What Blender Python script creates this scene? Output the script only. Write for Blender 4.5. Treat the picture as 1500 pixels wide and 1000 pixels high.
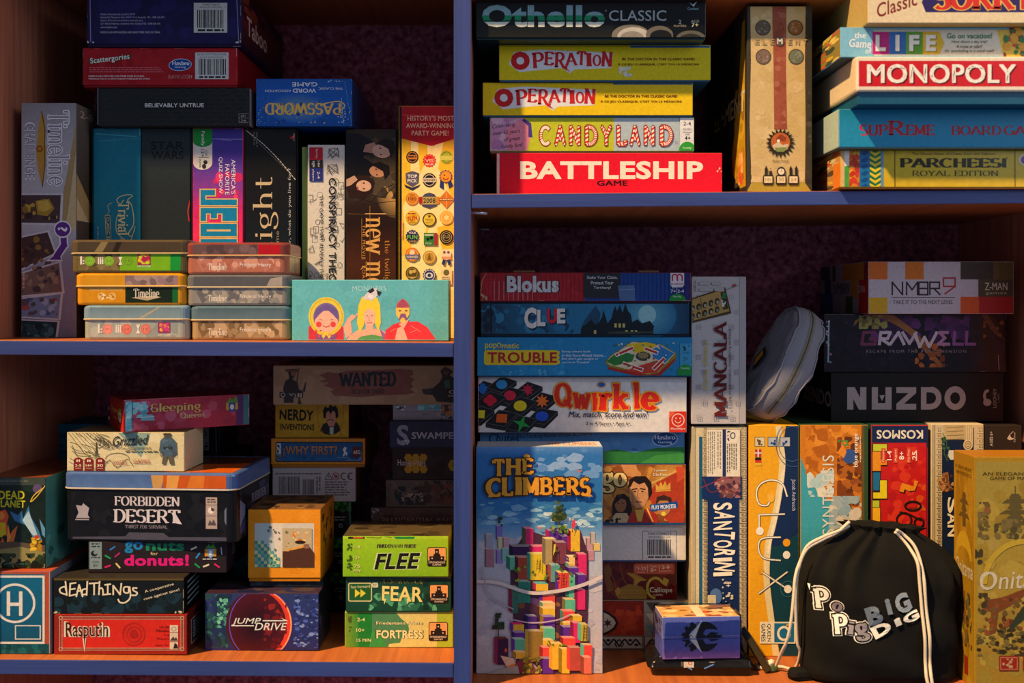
import bpy, bmesh, math, random
from mathutils import Vector, Matrix
from mathutils.bvhtree import BVHTree

for o in list(bpy.data.objects):
    bpy.data.objects.remove(o)
SC = bpy.context.scene
COL = SC.collection

# ------------------------------------------------------------------ camera
F, D, CX, CY = 1530.0, 1.30, 750.0, 440.0     # focal length in px, distance to shelf fronts, principal point
cam = bpy.data.cameras.new('camera')
camo = bpy.data.objects.new('camera', cam)
COL.objects.link(camo)
camo.location = (0, -D, 0)
camo.rotation_euler = (math.pi / 2, 0, 0)
cam.sensor_width = 36.0
cam.lens = F * 36.0 / 1500.0
cam.shift_y = (CY - 500.0) / 1500.0
cam.clip_start = 0.01
cam.dof.use_dof = True
cam.dof.focus_distance = 1.40
cam.dof.aperture_fstop = 2.8
SC.camera = camo

# ------------------------------------------------------------------ light
w = bpy.data.worlds.new('room_air')
SC.world = w
w.use_nodes = True
bg = w.node_tree.nodes['Background']
bg.inputs[0].default_value = (0.55, 0.62, 0.85, 1)
bg.inputs[1].default_value = 0.34

SUN_DIR = Vector((1.36, 1.0, -2.05)).normalized()
sl = bpy.data.lights.new('afternoon_sun', 'SUN')
sl.energy = 9.0
sl.angle = math.radians(2.2)
sl.color = (1.0, 0.66, 0.33)
so = bpy.data.objects.new('afternoon_sun', sl)
COL.objects.link(so)
so.location = (-2, -2, 3)
so.rotation_euler = SUN_DIR.to_track_quat('-Z', 'Y').to_euler()

def area(name, loc, target, sx, sy, energy, color):
    l = bpy.data.lights.new(name, 'AREA')
    l.shape = 'RECTANGLE'
    l.size, l.size_y = sx, sy
    l.energy = energy
    l.color = color
    o = bpy.data.objects.new(name, l)
    COL.objects.link(o)
    o.location = loc
    o.rotation_euler = (Vector(target) - Vector(loc)).to_track_quat('-Z', 'Y').to_euler()
    return o

area('window_light', (1.9, -1.8, 1.0), (0, 0.1, -0.05), 1.2, 1.2, 17, (0.80, 0.88, 1.0))

SC.view_settings.view_transform = 'Standard'
SC.view_settings.look = 'None'
SC.view_settings.gamma = 1.0
SC.view_settings.use_curve_mapping = False
SC.view_settings.exposure = -0.15

# ------------------------------------------------------------------ helpers: colour, materials
def lin(v):
    return v / 12.92 if v <= 0.04045 else ((v + 0.055) / 1.055) ** 2.4

def C(h):
    if not isinstance(h, str):
        return tuple(h)
    h = h.lstrip('#')
    if len(h) == 3:
        h = ''.join(ch * 2 for ch in h)
    return tuple(lin(int(h[i:i + 2], 16) / 255.0) for i in (0, 2, 4))

def mix(a, b, t):
    return tuple(a[i] + (b[i] - a[i]) * t for i in range(3))

MATS = {}

def nodes_of(name):
    m = bpy.data.materials.new(name)
    m.use_nodes = True
    nt = m.node_tree
    return m, nt, nt.nodes['Principled BSDF']

def print_mat(kind):
    """printed card: ink colours from the mesh's colour layer, paper mottling and finish from noise"""
    if kind in MATS:
        return MATS[kind]
    rough, coat, bump, scale, metal = {
        'gloss': (0.30, 0.35, 0.10, 55, 0.0),
        'crinkle': (0.24, 0.5, 0.32, 75, 0.0),
        'satin': (0.45, 0.08, 0.06, 90, 0.0),
        'matte': (0.70, 0.0, 0.06, 160, 0.0),
        'linen': (0.60, 0.0, 0.18, 500, 0.0),
        'tin': (0.24, 0.35, 0.02, 30, 0.15),
        'fabric': (0.88, 0.0, 0.25, 900, 0.0),
    }[kind]
    m, nt, p = nodes_of('printed_' + kind)
    n = nt.nodes
    at = n.new('ShaderNodeAttribute'); at.attribute_name = 'Col'
    tc = n.new('ShaderNodeTexCoord')
    nz = n.new('ShaderNodeTexNoise'); nz.inputs['Scale'].default_value = scale * 2.5; nz.inputs['Detail'].default_value = 4
    rp = n.new('ShaderNodeValToRGB')
    rp.color_ramp.elements[0].position = 0.3; rp.color_ramp.elements[0].color = (0.88, 0.88, 0.88, 1)
    rp.color_ramp.elements[1].position = 0.7; rp.color_ramp.elements[1].color = (1.04, 1.04, 1.04, 1)
    mx = n.new('ShaderNodeMix'); mx.data_type = 'RGBA'; mx.blend_type = 'MULTIPLY'; mx.inputs['Factor'].default_value = 1.0
    nt.links.new(tc.outputs['Object'], nz.inputs['Vector'])
    nt.links.new(nz.outputs['Fac'], rp.inputs['Fac'])
    nt.links.new(at.outputs['Color'], mx.inputs['A'])
    nt.links.new(rp.outputs['Color'], mx.inputs['B'])
    nt.links.new(mx.outputs['Result'], p.inputs['Base Color'])
    n2 = n.new('ShaderNodeTexNoise'); n2.inputs['Scale'].default_value = scale; n2.inputs['Detail'].default_value = 5
    bp = n.new('ShaderNodeBump'); bp.inputs['Strength'].default_value = bump; bp.inputs['Distance'].default_value = 0.004
    nt.links.new(tc.outputs['Object'], n2.inputs['Vector'])
    nt.links.new(n2.outputs['Fac'], bp.inputs['Height'])
    nt.links.new(bp.outputs['Normal'], p.inputs['Normal'])
    p.inputs['Roughness'].default_value = rough
    p.inputs['Metallic'].default_value = metal
    p.inputs['Coat Weight'].default_value = coat * .5
    p.inputs['Specular IOR Level'].default_value = 0.2
    p.inputs['Coat Roughness'].default_value = 0.18
    MATS[kind] = m
    return m

def wood_mat(name, c0, c1, axis, rough=0.5, dark=None):
    """stained or painted board with grain running along one axis"""
    m, nt, p = nodes_of(name)
    n = nt.nodes
    tc = n.new('ShaderNodeTexCoord')
    mp = n.new('ShaderNodeMapping')
    s = [60, 60, 60]; s[axis] = 2.5
    mp.inputs['Scale'].default_value = s
    nz = n.new('ShaderNodeTexNoise'); nz.inputs['Scale'].default_value = 1.6; nz.inputs['Detail'].default_value = 6
    nz.inputs['Roughness'].default_value = 0.65
    rp = n.new('ShaderNodeValToRGB')
    rp.color_ramp.elements[0].position = 0.32; rp.color_ramp.elements[0].color = (*C(c0), 1)
    rp.color_ramp.elements[1].position = 0.68; rp.color_ramp.elements[1].color = (*C(c1), 1)
    if dark:
        e = rp.color_ramp.elements.new(0.24); e.color = (*C(dark), 1)
    nt.links.new(tc.outputs['Object'], mp.inputs['Vector'])
    nt.links.new(mp.outputs['Vector'], nz.inputs['Vector'])
    nt.links.new(nz.outputs['Fac'], rp.inputs['Fac'])
    nt.links.new(rp.outputs['Color'], p.inputs['Base Color'])
    bp = n.new('ShaderNodeBump'); bp.inputs['Strength'].default_value = 0.18; bp.inputs['Distance'].default_value = 0.002
    nt.links.new(nz.outputs['Fac'], bp.inputs['Height'])
    nt.links.new(bp.outputs['Normal'], p.inputs['Normal'])
    p.inputs['Roughness'].default_value = rough
    return m

def plaster_mat(name, c0, c1):
    m, nt, p = nodes_of(name)
    n = nt.nodes
    tc = n.new('ShaderNodeTexCoord')
    nz = n.new('ShaderNodeTexNoise'); nz.inputs['Scale'].default_value = 95; nz.inputs['Detail'].default_value = 6
    nz.inputs['Roughness'].default_value = 0.7
    rp = n.new('ShaderNodeValToRGB')
    rp.color_ramp.elements[0].position = 0.38; rp.color_ramp.elements[0].color = (*C(c0), 1)
    rp.color_ramp.elements[1].position = 0.66; rp.color_ramp.elements[1].color = (*C(c1), 1)
    nt.links.new(tc.outputs['Object'], nz.inputs['Vector'])
    nt.links.new(nz.outputs['Fac'], rp.inputs['Fac'])
    nt.links.new(rp.outputs['Color'], p.inputs['Base Color'])
    bp = n.new('ShaderNodeBump'); bp.inputs['Strength'].default_value = 0.8; bp.inputs['Distance'].default_value = 0.006
    nt.links.new(nz.outputs['Fac'], bp.inputs['Height'])
    nt.links.new(bp.outputs['Normal'], p.inputs['Normal'])
    p.inputs['Roughness'].default_value = 0.6
    return m

def plain_mat(name, col, rough=0.5, metal=0.0, bump=0.0, scale=200):
    m, nt, p = nodes_of(name)
    n = nt.nodes
    tc = n.new('ShaderNodeTexCoord')
    nz = n.new('ShaderNodeTexNoise'); nz.inputs['Scale'].default_value = scale
    nt.links.new(tc.outputs['Object'], nz.inputs['Vector'])
    rp = n.new('ShaderNodeValToRGB')
    rp.color_ramp.elements[0].color = (*[v * 0.8 for v in C(col)], 1)
    rp.color_ramp.elements[1].color = (*[min(1, v * 1.15) for v in C(col)], 1)
    nt.links.new(nz.outputs['Fac'], rp.inputs['Fac'])
    nt.links.new(rp.outputs['Color'], p.inputs['Base Color'])
    if bump:
        bp = n.new('ShaderNodeBump'); bp.inputs['Strength'].default_value = bump; bp.inputs['Distance'].default_value = 0.002
        nt.links.new(nz.outputs['Fac'], bp.inputs['Height'])
        nt.links.new(bp.outputs['Normal'], p.inputs['Normal'])
    p.inputs['Roughness'].default_value = rough
    p.inputs['Metallic'].default_value = metal
    return m

def film_mat():
    """clear crinkled plastic wrap"""
    m = bpy.data.materials.new('clear_film')
    m.use_nodes = True
    nt = m.node_tree; n = nt.nodes
    n.clear()
    out = n.new('ShaderNodeOutputMaterial')
    tr = n.new('ShaderNodeBsdfTransparent'); tr.inputs[0].default_value = (0.97, 0.97, 0.98, 1)
    gl = n.new('ShaderNodeBsdfGlossy'); gl.inputs['Roughness'].default_value = 0.12
    fr = n.new('ShaderNodeFresnel'); fr.inputs['IOR'].default_value = 1.22
    tc = n.new('ShaderNodeTexCoord')
    nz = n.new('ShaderNodeTexNoise'); nz.inputs['Scale'].default_value = 60; nz.inputs['Detail'].default_value = 3
    bp = n.new('ShaderNodeBump'); bp.inputs['Strength'].default_value = 0.3; bp.inputs['Distance'].default_value = 0.004
    mx = n.new('ShaderNodeMixShader')
    nt.links.new(tc.outputs['Object'], nz.inputs['Vector'])
    nt.links.new(nz.outputs['Fac'], bp.inputs['Height'])
    nt.links.new(bp.outputs['Normal'], gl.inputs['Normal'])
    nt.links.new(bp.outputs['Normal'], fr.inputs['Normal'])
    nt.links.new(fr.outputs[0], mx.inputs[0])
    nt.links.new(tr.outputs[0], mx.inputs[1])
    nt.links.new(gl.outputs[0], mx.inputs[2])
    nt.links.new(mx.outputs[0], out.inputs[0])
    return m

# ------------------------------------------------------------------ helpers: lettering
_tc = {}

def sans(s, bold=0.0, shear=0.0, res=3, space=1.0):
    """outline of a string in the built-in face -> (verts, polys, bounds)"""
    space = space + bold * .9
    bold = bold * .5
    key = (s, bold, shear, res, space)
    if key in _tc:
        return _tc[key]
    fake = 0.0
    if bold > 0 and 'M' in s:
        fake, bold = bold, 0.0
    cu = bpy.data.curves.new('lettering', 'FONT')
    cu.body = s
    cu.size = 1.0
    cu.offset = bold
    cu.shear = shear
    cu.resolution_u = res
    cu.space_character = space
    cu.align_x = 'CENTER'
    cu.space_line = 0.95
    ob = bpy.data.objects.new('lettering', cu)
    me = ob.to_mesh()
    vs = [(v.co.x, v.co.y) for v in me.vertices]
    ps = [tuple(p.vertices) for p in me.polygons]
    if fake:                            # thicken by overprinting shifted copies
        n0, p0 = len(vs), list(ps)
        base = list(vs)
        vs, ps = [], []
        for q, (dx, dy) in enumerate(((-1, -.6), (1, -.6), (-1, .6), (1, .6))):
            vs += [(x + dx * fake, y + dy * fake) for x, y in base]
            ps += [tuple(i + n0 * q for i in f) for f in p0]
    ob.to_mesh_clear()
    bpy.data.objects.remove(ob)
    bpy.data.curves.remove(cu)
    xs = [v[0] for v in vs] or [0, 1]; ys = [v[1] for v in vs] or [0, 1]
    r = (vs, ps, (min(xs), min(ys), max(xs), max(ys)))
    _tc[key] = r
    return r

def arc(cx, cy, rx, ry, a0, a1, n=10):
    return [(cx + rx * math.cos(math.radians(a0 + (a1 - a0) * i / n)), cy + ry * math.sin(math.radians(a0 + (a1 - a0) * i / n))) for i in range(n + 1)]

# serif alphabet drawn as strokes: width, strokes, serif feet
G = {
 'A': (.86, [[(.04, 0), (.43, 1), (.82, 0)], [(.2, .34), (.66, .34)]], [(.04, 0), (.82, 0)]),
 'B': (.74, [[(.14, 0), (.14, 1)], [(.14, 1)] + arc(.4, .76, .25, .24, 90, -90) + [(.14, .52)], [(.14, .52)] + arc(.42, .26, .29, .26, 90, -90) + [(.14, 0)]], [(.1, 0), (.1, 1)]),
 'C': (.78, [arc(.44, .5, .37, .5, 45, 315, 18)], []),
 'D': (.8, [[(.14, 0), (.14, 1)], [(.14, 1)] + arc(.34, .5, .4, .5, 90, -90, 14) + [(.14, 0)]], [(.1, 0), (.1, 1)]),
 'E': (.7, [[(.14, 0), (.14, 1)], [(.14, 1), (.62, 1)], [(.14, .52), (.5, .52)], [(.14, 0), (.64, 0)], [(.62, 1), (.62, .84)], [(.64, 0), (.64, .18)], [(.5, .6), (.5, .44)]], [(.1, 0), (.1, 1)]),
 'F': (.66, [[(.14, 0), (.14, 1)], [(.14, 1), (.6, 1)], [(.14, .52), (.5, .52)], [(.6, 1), (.6, .82)], [(.5, .6), (.5, .44)]], [(.14, 0), (.1, 1)]),
 'G': (.82, [arc(.44, .5, .37, .5, 45, 350, 18), [(.5, .44), (.8, .44)], [(.76, .44), (.76, .08)]], []),
 'H': (.86, [[(.16, 0), (.16, 1)], [(.7, 0), (.7, 1)], [(.16, .52), (.7, .52)]], [(.16, 0), (.16, 1), (.7, 0), (.7, 1)]),
 'I': (.34, [[(.17, 0), (.17, 1)]], [(.17, 0), (.17, 1)]),
 'J': (.55, [[(.4, 1)] + [(.4, .25)] + arc(.2, .22, .2, .22, 0, -160)], [(.4, 1)]),
 'K': (.84, [[(.16, 0), (.16, 1)], [(.7, 1), (.2, .46)], [(.34, .6), (.74, 0)]], [(.16, 0), (.16, 1), (.68, 1), (.74, 0)]),
 'L': (.68, [[(.14, 0), (.14, 1)], [(.14, 0), (.62, 0)], [(.62, 0), (.62, .2)]], [(.14, 0), (.14, 1)]),
 'M': (1.02, [[(.14, 0), (.14, 1)], [(.14, 1), (.5, .12), (.86, 1)], [(.86, 0), (.86, 1)]], [(.14, 0), (.12, 1), (.86, 0), (.88, 1)]),
 'N': (.88, [[(.14, 0), (.14, 1)], [(.14, 1), (.72, 0)], [(.72, 0), (.72, 1)]], [(.14, 0), (.12, 1), (.72, 1)]),
 'O': (.86, [arc(.43, .5, .36, .5, 0, 360, 24)], []),
 'P': (.72, [[(.14, 0), (.14, 1)], [(.14, 1)] + arc(.38, .73, .28, .27, 90, -90) + [(.14, .46)]], [(.14, 0), (.1, 1)]),
 'Q': (.86, [arc(.43, .5, .36, .5, 0, 360, 24), [(.45, .25), (.85, -.12)]], []),
 'R': (.82, [[(.14, 0), (.14, 1)], [(.14, 1)] + arc(.38, .74, .27, .26, 90, -90) + [(.14, .48)], [(.4, .48), (.72, 0)]], [(.14, 0), (.1, 1), (.74, 0)]),
 'S': (.66, [arc(.33, .74, .25, .26, 35, 250, 12) + arc(.33, .26, .27, .26, 75, -145, 12)], []),
 'T': (.76, [[(.38, 0), (.38, 1)], [(.04, 1), (.72, 1)], [(.04, 1), (.04, .8)], [(.72, 1), (.72, .8)]], [(.38, 0)]),
 'U': (.84, [[(.14, 1), (.14, .3)] + arc(.42, .3, .28, .3, 180, 360) + [(.7, 1)]], [(.14, 1), (.7, 1)]),
 'V': (.82, [[(.04, 1), (.41, 0), (.78, 1)]], [(.04, 1), (.78, 1)]),
 'W': (1.14, [[(.04, 1), (.3, 0), (.57, .9), (.84, 0), (1.1, 1)]], [(.04, 1), (1.1, 1)]),
 'X': (.82, [[(.06, 1), (.76, 0)], [(.74, 1), (.06, 0)]], [(.06, 1), (.76, 0), (.74, 1), (.06, 0)]),
 'Y': (.8, [[(.06, 1), (.4, .5), (.74, 1)], [(.4, .5), (.4, 0)]], [(.06, 1), (.74, 1), (.4, 0)]),
 'Z': (.74, [[(.06, .84), (.08, 1), (.66, 1), (.06, 0), (.68, 0), (.68, .18)]], []),
 'a': (.56, [[(.08, .58)] + arc(.26, .5, .18, .18, 120, 0, 6) + [(.44, .06), (.52, 0)], arc(.24, .17, .2, .17, 60, 300, 12)], []),
 'b': (.6, [[(.14, 0), (.14, 1.05)], arc(.32, .32, .2, .32, 0, 360, 20)], [(.1, 1.05)]),
 'd': (.6, [[(.46, 0), (.46, 1.05)], arc(.28, .32, .2, .32, 0, 360, 20)], [(.42, 1.05), (.5, 0)]),
 'p': (.6, [[(.14, -.34), (.14, .64)], arc(.32, .32, .2, .32, 0, 360, 20)], [(.14, -.34), (.1, .64)]),
 'e': (.56, [[(.08, .34), (.5, .36)] + arc(.29, .33, .22, .33, 5, 320, 16)], []),
 'g': (.58, [arc(.27, .42, .19, .22, 0, 360, 18), [(.4, .58), (.54, .66)], [(.16, .24), (.14, .08), (.4, .02)] + arc(.29, -.16, .23, .17, 60, -200, 14)], []),
 'h': (.62, [[(.14, 0), (.14, 1.05)], [(.14, .42)] + arc(.31, .42, .17, .22, 160, 0, 8) + [(.48, 0)]], [(.14, 0), (.1, 1.05), (.48, 0)]),
 'i': (.28, [[(.14, 0), (.14, .64)], [(.14, .8), (.14, .92)]], [(.14, 0), (.1, .64)]),
 'k': (.66, [[(.14, 0), (.14, 1.05)], [(.54, .62), (.18, .28)], [(.28, .36), (.58, 0)]], [(.14, 0), (.1, 1.05), (.54, .62), (.58, 0)]),
 'l': (.28, [[(.14, 0), (.14, 1.05)]], [(.14, 0), (.1, 1.05)]),
 'm': (.94, [[(.14, 0), (.14, .64)], [(.14, .42)] + arc(.3, .42, .16, .22, 160, 0, 8) + [(.46, 0)], [(.46, .42)] + arc(.63, .42, .16, .22, 160, 0, 8) + [(.79, 0)]], [(.14, 0), (.1, .64), (.46, 0), (.79, 0)]),
 'n': (.62, [[(.14, 0), (.14, .64)], [(.14, .42)] + arc(.31, .42, .17, .22, 160, 0, 8) + [(.48, 0)]], [(.14, 0), (.1, .64), (.48, 0)]),
 'o': (.58, [arc(.29, .32, .22, .32, 0, 360, 20)], []),
 'r': (.46, [[(.14, 0), (.14, .64)], [(.14, .42)] + arc(.32, .42, .16, .22, 160, 40, 6)], [(.14, 0), (.1, .64)]),
 's': (.46, [arc(.23, .47, .16, .16, 35, 250, 10) + arc(.23, .16, .17, .16, 75, -145, 10)], []),
 't': (.42, [[(.2, .9), (.2, .12)] + arc(.31, .12, .11, .12, 180, 320, 6), [(.04, .62), (.38, .62)]], []),
 'v': (.6, [[(.04, .64), (.3, 0), (.56, .64)]], [(.04, .64), (.56, .64)]),
 'w': (.86, [[(.04, .64), (.23, 0), (.43, .6), (.62, 0), (.82, .64)]], [(.04, .64), (.82, .64)]),
 'u': (.62, [[(.14, .64), (.14, .2)] + arc(.31, .2, .17, .2, 180, 360, 8) + [(.48, .64)], [(.48, .2), (.48, 0)]], []),
 ' ': (.4, [], []), '!': (.3, [[(.15, 1), (.15, .34)], [(.15, .12), (.15, 0)]], []), '.': (.25, [[(.12, .1), (.12, 0)]], []),
 "'": (.2, [[(.1, 1), (.1, .78)]], []),
}

def serif(s, thick=.16, thin=.06, foot=.3, fat=0.0, space=.04):
    key = ('serif', s, thick, thin, foot, fat, space)
    if key in _tc:
        return _tc[key]
    vs, ps = [], []
    x = 0.0
    def quad(a, b, c, d):
        i = len(vs); vs.extend((a, b, c, d)); ps.append((i, i + 1, i + 2, i + 3))
    for ch in s:
        wd, strokes, feet = G.get(ch) or G.get(ch.upper()) or G[' ']
        for st in strokes:
            nn = len(st)
            L, R = [], []
            for i, (px, py) in enumerate(st):
                a = st[max(0, i - 1)]; b = st[min(nn - 1, i + 1)]
                dx, dy = b[0] - a[0], b[1] - a[1]
                l = math.hypot(dx, dy) or 1
                dx, dy = dx / l, dy / l
                t = (thin + (thick - thin) * abs(dy) ** 1.5) / 2 + fat
                ex = fat if fat else 0
                qx, qy = px, py
                if i == 0: qx -= dx * ex; qy -= dy * ex
                if i == nn - 1: qx += dx * ex; qy += dy * ex
                # sharp corner: keep each segment's own width
                L.append((x + qx - dy * t, qy + dx * t)); R.append((x + qx + dy * t, qy - dx * t))
            turn = 0
            for i in range(1, nn - 1):
                a = math.atan2(st[i][1] - st[i - 1][1], st[i][0] - st[i - 1][0]); b = math.atan2(st[i + 1][1] - st[i][1], st[i + 1][0] - st[i][0])
                turn = max(turn, abs((b - a + math.pi) % (2 * math.pi) - math.pi))
            if nn <= 6 and turn > .85:      # angular letters: one quad for each segment
                for (p, q) in zip(st, st[1:]):
                    dx, dy = q[0] - p[0], q[1] - p[1]; l = math.hypot(dx, dy); dx, dy = dx / l, dy / l
                    t = (thin + (thick - thin) * abs(dy) ** 1.5) / 2 + fat
                    quad((x + p[0] - dy * t, p[1] + dx * t), (x + p[0] + dy * t, p[1] - dx * t), (x + q[0] + dy * t, q[1] - dx * t), (x + q[0] - dy * t, q[1] + dx * t))
            else:
                for i in range(nn - 1):
                    dx, dy = st[i + 1][0] - st[i][0], st[i + 1][1] - st[i][1]
                    if (L[i + 1][0] - L[i][0]) * dx + (L[i + 1][1] - L[i][1]) * dy < 0: L[i + 1] = L[i]
                    if (R[i + 1][0] - R[i][0]) * dx + (R[i + 1][1] - R[i][1]) * dy < 0: R[i + 1] = R[i]
                    quad(L[i], R[i], R[i + 1], L[i + 1])
        for (fx, fy) in feet:
            h = thin * .5 + fat
            cy = fy + (thin * .3 if fy < .1 else -thin * .3)
            quad((x + fx - foot / 2 - fat, cy - h), (x + fx + foot / 2 + fat, cy - h), (x + fx + foot / 2 + fat, cy + h), (x + fx - foot / 2 - fat, cy + h))
        x += wd + space
    xs = [v[0] for v in vs]; ys = [v[1] for v in vs]
    r = (vs, ps, (min(xs), min(ys), max(xs), max(ys)))
    _tc[key] = r
    return r

# ------------------------------------------------------------------ helpers: printed artwork on a face
class Art:
    """flat print on one face, drawn in a rectangle (x right, y down) that maps onto the face"""
    def __init__(s, rect, W, H, inset=0.0007, clip=None):
        s.x0, s.y0, s.x1, s.y1 = rect
        s.W, s.H = W, H
        s.p = []
        s.z = 0.00004
        s.clip = clip or (inset, inset, W - inset, H - inset)
        s.rnd = random.Random(int(s.x0 * 7 + s.y0 * 13) & 0xffff)

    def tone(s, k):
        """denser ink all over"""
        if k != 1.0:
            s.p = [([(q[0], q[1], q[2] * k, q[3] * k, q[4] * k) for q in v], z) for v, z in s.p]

    def m(s, x, y):
        return ((x - s.x0) / (s.x1 - s.x0) * s.W, (s.y1 - y) / (s.y1 - s.y0) * s.H)

    def raw(s, pts, cols, tiny=False):
        if not tiny:
            s.z += 0.000012
        v = [(*s.m(x, y), *c) for (x, y), c in zip(pts, cols)]
        a, b, c_, d = s.clip
        for ax, lim, sg in ((0, a, 1), (0, c_, -1), (1, b, 1), (1, d, -1)):
            if not v:
                return
            out = []
            for i in range(len(v)):
                p, q = v[i - 1], v[i]
                pi, qi = sg * (p[ax] - lim) >= 0, sg * (q[ax] - lim) >= 0
                if pi != qi:
                    t = (lim - p[ax]) / (q[ax] - p[ax])
                    out.append(tuple(p[k] + (q[k] - p[k]) * t for k in range(5)))
                if qi:
                    out.append(q)
            v = out
        if len(v) >= 3:
            s.p.append((v, s.z))

    def poly(s, pts, col, tiny=False):
        c = C(col)
        s.raw(pts, [c] * len(pts), tiny)

    def rect(s, x0, y0, x1, y1, col):
        s.poly([(x0, y1), (x1, y1), (x1, y0), (x0, y0)], col)

    def grad(s, x0, y0, x1, y1, stops, horiz=False):
        """stops: [(t, colour)...] from top to bottom (or left to right)"""
        s.z += 0.000012
        for (t0, a), (t1, b) in zip(stops, stops[1:]):
            a, b = C(a), C(b)
            if horiz:
                xa, xb = x0 + (x1 - x0) * t0, x0 + (x1 - x0) * t1
                s.raw([(xa, y1), (xb, y1), (xb, y0), (xa, y0)], [a, b, b, a], True)
            else:
                ya, yb = y0 + (y1 - y0) * t0, y0 + (y1 - y0) * t1
                s.raw([(x0, yb), (x1, yb), (x1, ya), (x0, ya)], [b, b, a, a], True)

    def glow(s, cx, cy, rx, ry, ci, co, n=28):
        """blend from ci in the middle to co at the rim"""
        s.z += 0.000012
        ci, co = C(ci), C(co)
        pts = [(cx + rx * math.cos(2 * math.pi * i / n), cy + ry * math.sin(2 * math.pi * i / n)) for i in range(n)]
        for i in range(n):
            s.raw([(cx, cy), pts[i], pts[(i + 1) % n]], [ci, co, co], True)

    def ell(s, cx, cy, rx, ry, col, n=28, rot=0):
        cr, sr = math.cos(math.radians(rot)), math.sin(math.radians(rot))
        s.poly([(cx + rx * math.cos(2 * math.pi * i / n) * cr - ry * math.sin(2 * math.pi * i / n) * sr,
                 cy + rx * math.cos(2 * math.pi * i / n) * sr + ry * math.sin(2 * math.pi * i / n) * cr) for i in range(n)], col)

    def ring(s, cx, cy, rx, ry, wd, col, n=36, a0=0, a1=360):
        s.z += 0.000012
        c = C(col)
        for i in range(n):
            t0, t1 = math.radians(a0 + (a1 - a0) * i / n), math.radians(a0 + (a1 - a0) * (i + 1) / n)
            s.raw([(cx + rx * math.cos(t0), cy + ry * math.sin(t0)), (cx + rx * math.cos(t1), cy + ry * math.sin(t1)),
                   (cx + (rx - wd) * math.cos(t1), cy + (ry - wd) * math.sin(t1)), (cx + (rx - wd) * math.cos(t0), cy + (ry - wd) * math.sin(t0))], [c] * 4, True)

    def line(s, pts, wd, col, taper=False):
        s.z += 0.000012
        c = C(col)
        n = len(pts)
        z0 = s.z
        for i in range(n - 1):
            s.z = z0 + (i % 7) * 2.5e-6
            (ax, ay), (bx, by) = pts[i], pts[i + 1]
            dx, dy = bx - ax, by - ay
            l = math.hypot(dx, dy) or 1
            wa = wd / 2 * ((1 - i / n) if taper else 1); wb = wd / 2 * ((1 - (i + 1) / n) if taper else 1)
            nx, ny = -dy / l, dx / l
            e = 0 if taper else min(wd * .35, l * .3)
            ex, ey = dx / l * e, dy / l * e
            s.raw([(ax + nx * wa - ex, ay + ny * wa - ey), (bx + nx * wb + ex, by + ny * wb + ey), (bx - nx * wb + ex, by - ny * wb + ey), (ax - nx * wa - ex, ay - ny * wa - ey)], [c] * 4, True)

    def frame(s, x0, y0, x1, y1, wd, col):
        s.rect(x0, y0, x1, y0 + wd, col); s.rect(x0, y1 - wd, x1, y1, col)
        s.rect(x0, y0, x0 + wd, y1, col); s.rect(x1 - wd, y0, x1, y1, col)

    def rrect(s, x0, y0, x1, y1, r, col):
        pts = []
        for cx, cy, a in ((x1 - r, y1 - r, 0), (x0 + r, y1 - r, 90), (x0 + r, y0 + r, 180), (x1 - r, y0 + r, 270)):
            pts += [(cx + r * math.cos(math.radians(a + k * 22.5)), cy + r * math.sin(math.radians(a + k * 22.5))) for k in range(5)]
        s.poly(pts, col)

    def put(s, glyphs, cx, cy, wd, ht, col, rot=0, bend=0, wave=None, col2=None):
        vs, ps, (a, b, c, d) = glyphs
        ww, hh = max(c - a, 1e-4), max(d - b, 1e-4)
        cr, sr = math.cos(math.radians(rot)), math.sin(math.radians(rot))
        s.z += 0.000014
        col = C(col); c2 = C(col2) if col2 else col
        out, cl = [], []
        z0 = s.z; k = 0
        md = 7 if (len(ps) // 4) % 7 else 5
        for (vx, vy) in vs:
            fx = (vx - a) / ww - .5
            fy = (vy - b) / hh - .5
            u = fx * wd
            v = fy * ht
            if bend: v += bend * (1 - 4 * fx * fx)
            if wave: v = v * (1 + wave * (fx * 2) ** 2)
            out.append((cx + u * cr + v * sr, cy + u * sr - v * cr))
            cl.append(mix(c2, col, fy + .5))
        for p in ps:
            pts = [out[i] for i in p]
            s.z = z0 + (k % md) * 2.5e-6; k += 1
            s.raw(pts, [cl[i] for i in p], True)
        s.z = z0 + 1.8e-5

    def T(s, txt, cx, cy, wd, ht, col, rot=0, bold=0.0, shear=0.0, out=None, ow=.05, res=3, bend=0, space=1.0, wave=None, col2=None, sh=None):
        """sans lettering fitted to wd x ht around (cx, cy); out = outline colour, sh = (dx, dy, colour) drop print"""
        g = sans(txt, bold, shear, res, space)
        if sh:
            s.put(g, cx + sh[0], cy + sh[1], wd, ht, sh[2], rot, bend, wave)
        if out:
            g2 = sans(txt, bold + ow, shear, res, space)
            b1, b2 = g[2], g2[2]
            s.put(g2, cx, cy, wd * (b2[2] - b2[0]) / (b1[2] - b1[0]), ht * (b2[3] - b2[1]) / (b1[3] - b1[1]), out, rot, bend, wave)
        s.put(g, cx, cy, wd, ht, col, rot, bend, wave, col2)

    def S(s, txt, cx, cy, wd, ht, col, rot=0, thick=.16, thin=.06, foot=.3, out=None, ow=.05, space=.04, bend=0, wave=None, col2=None, sh=None):
        g = serif(txt, thick, thin, foot, 0, space)
        if sh:
            s.put(g, cx + sh[0], cy + sh[1], wd, ht, sh[2], rot, bend, wave)
        if out:
            g2 = serif(txt, thick, thin, foot, ow, space)
            b1, b2 = g[2], g2[2]
            s.put(g2, cx, cy, wd * (b2[2] - b2[0]) / (b1[2] - b1[0]), ht * (b2[3] - b2[1]) / (b1[3] - b1[1]), out, rot, bend, wave)
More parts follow.
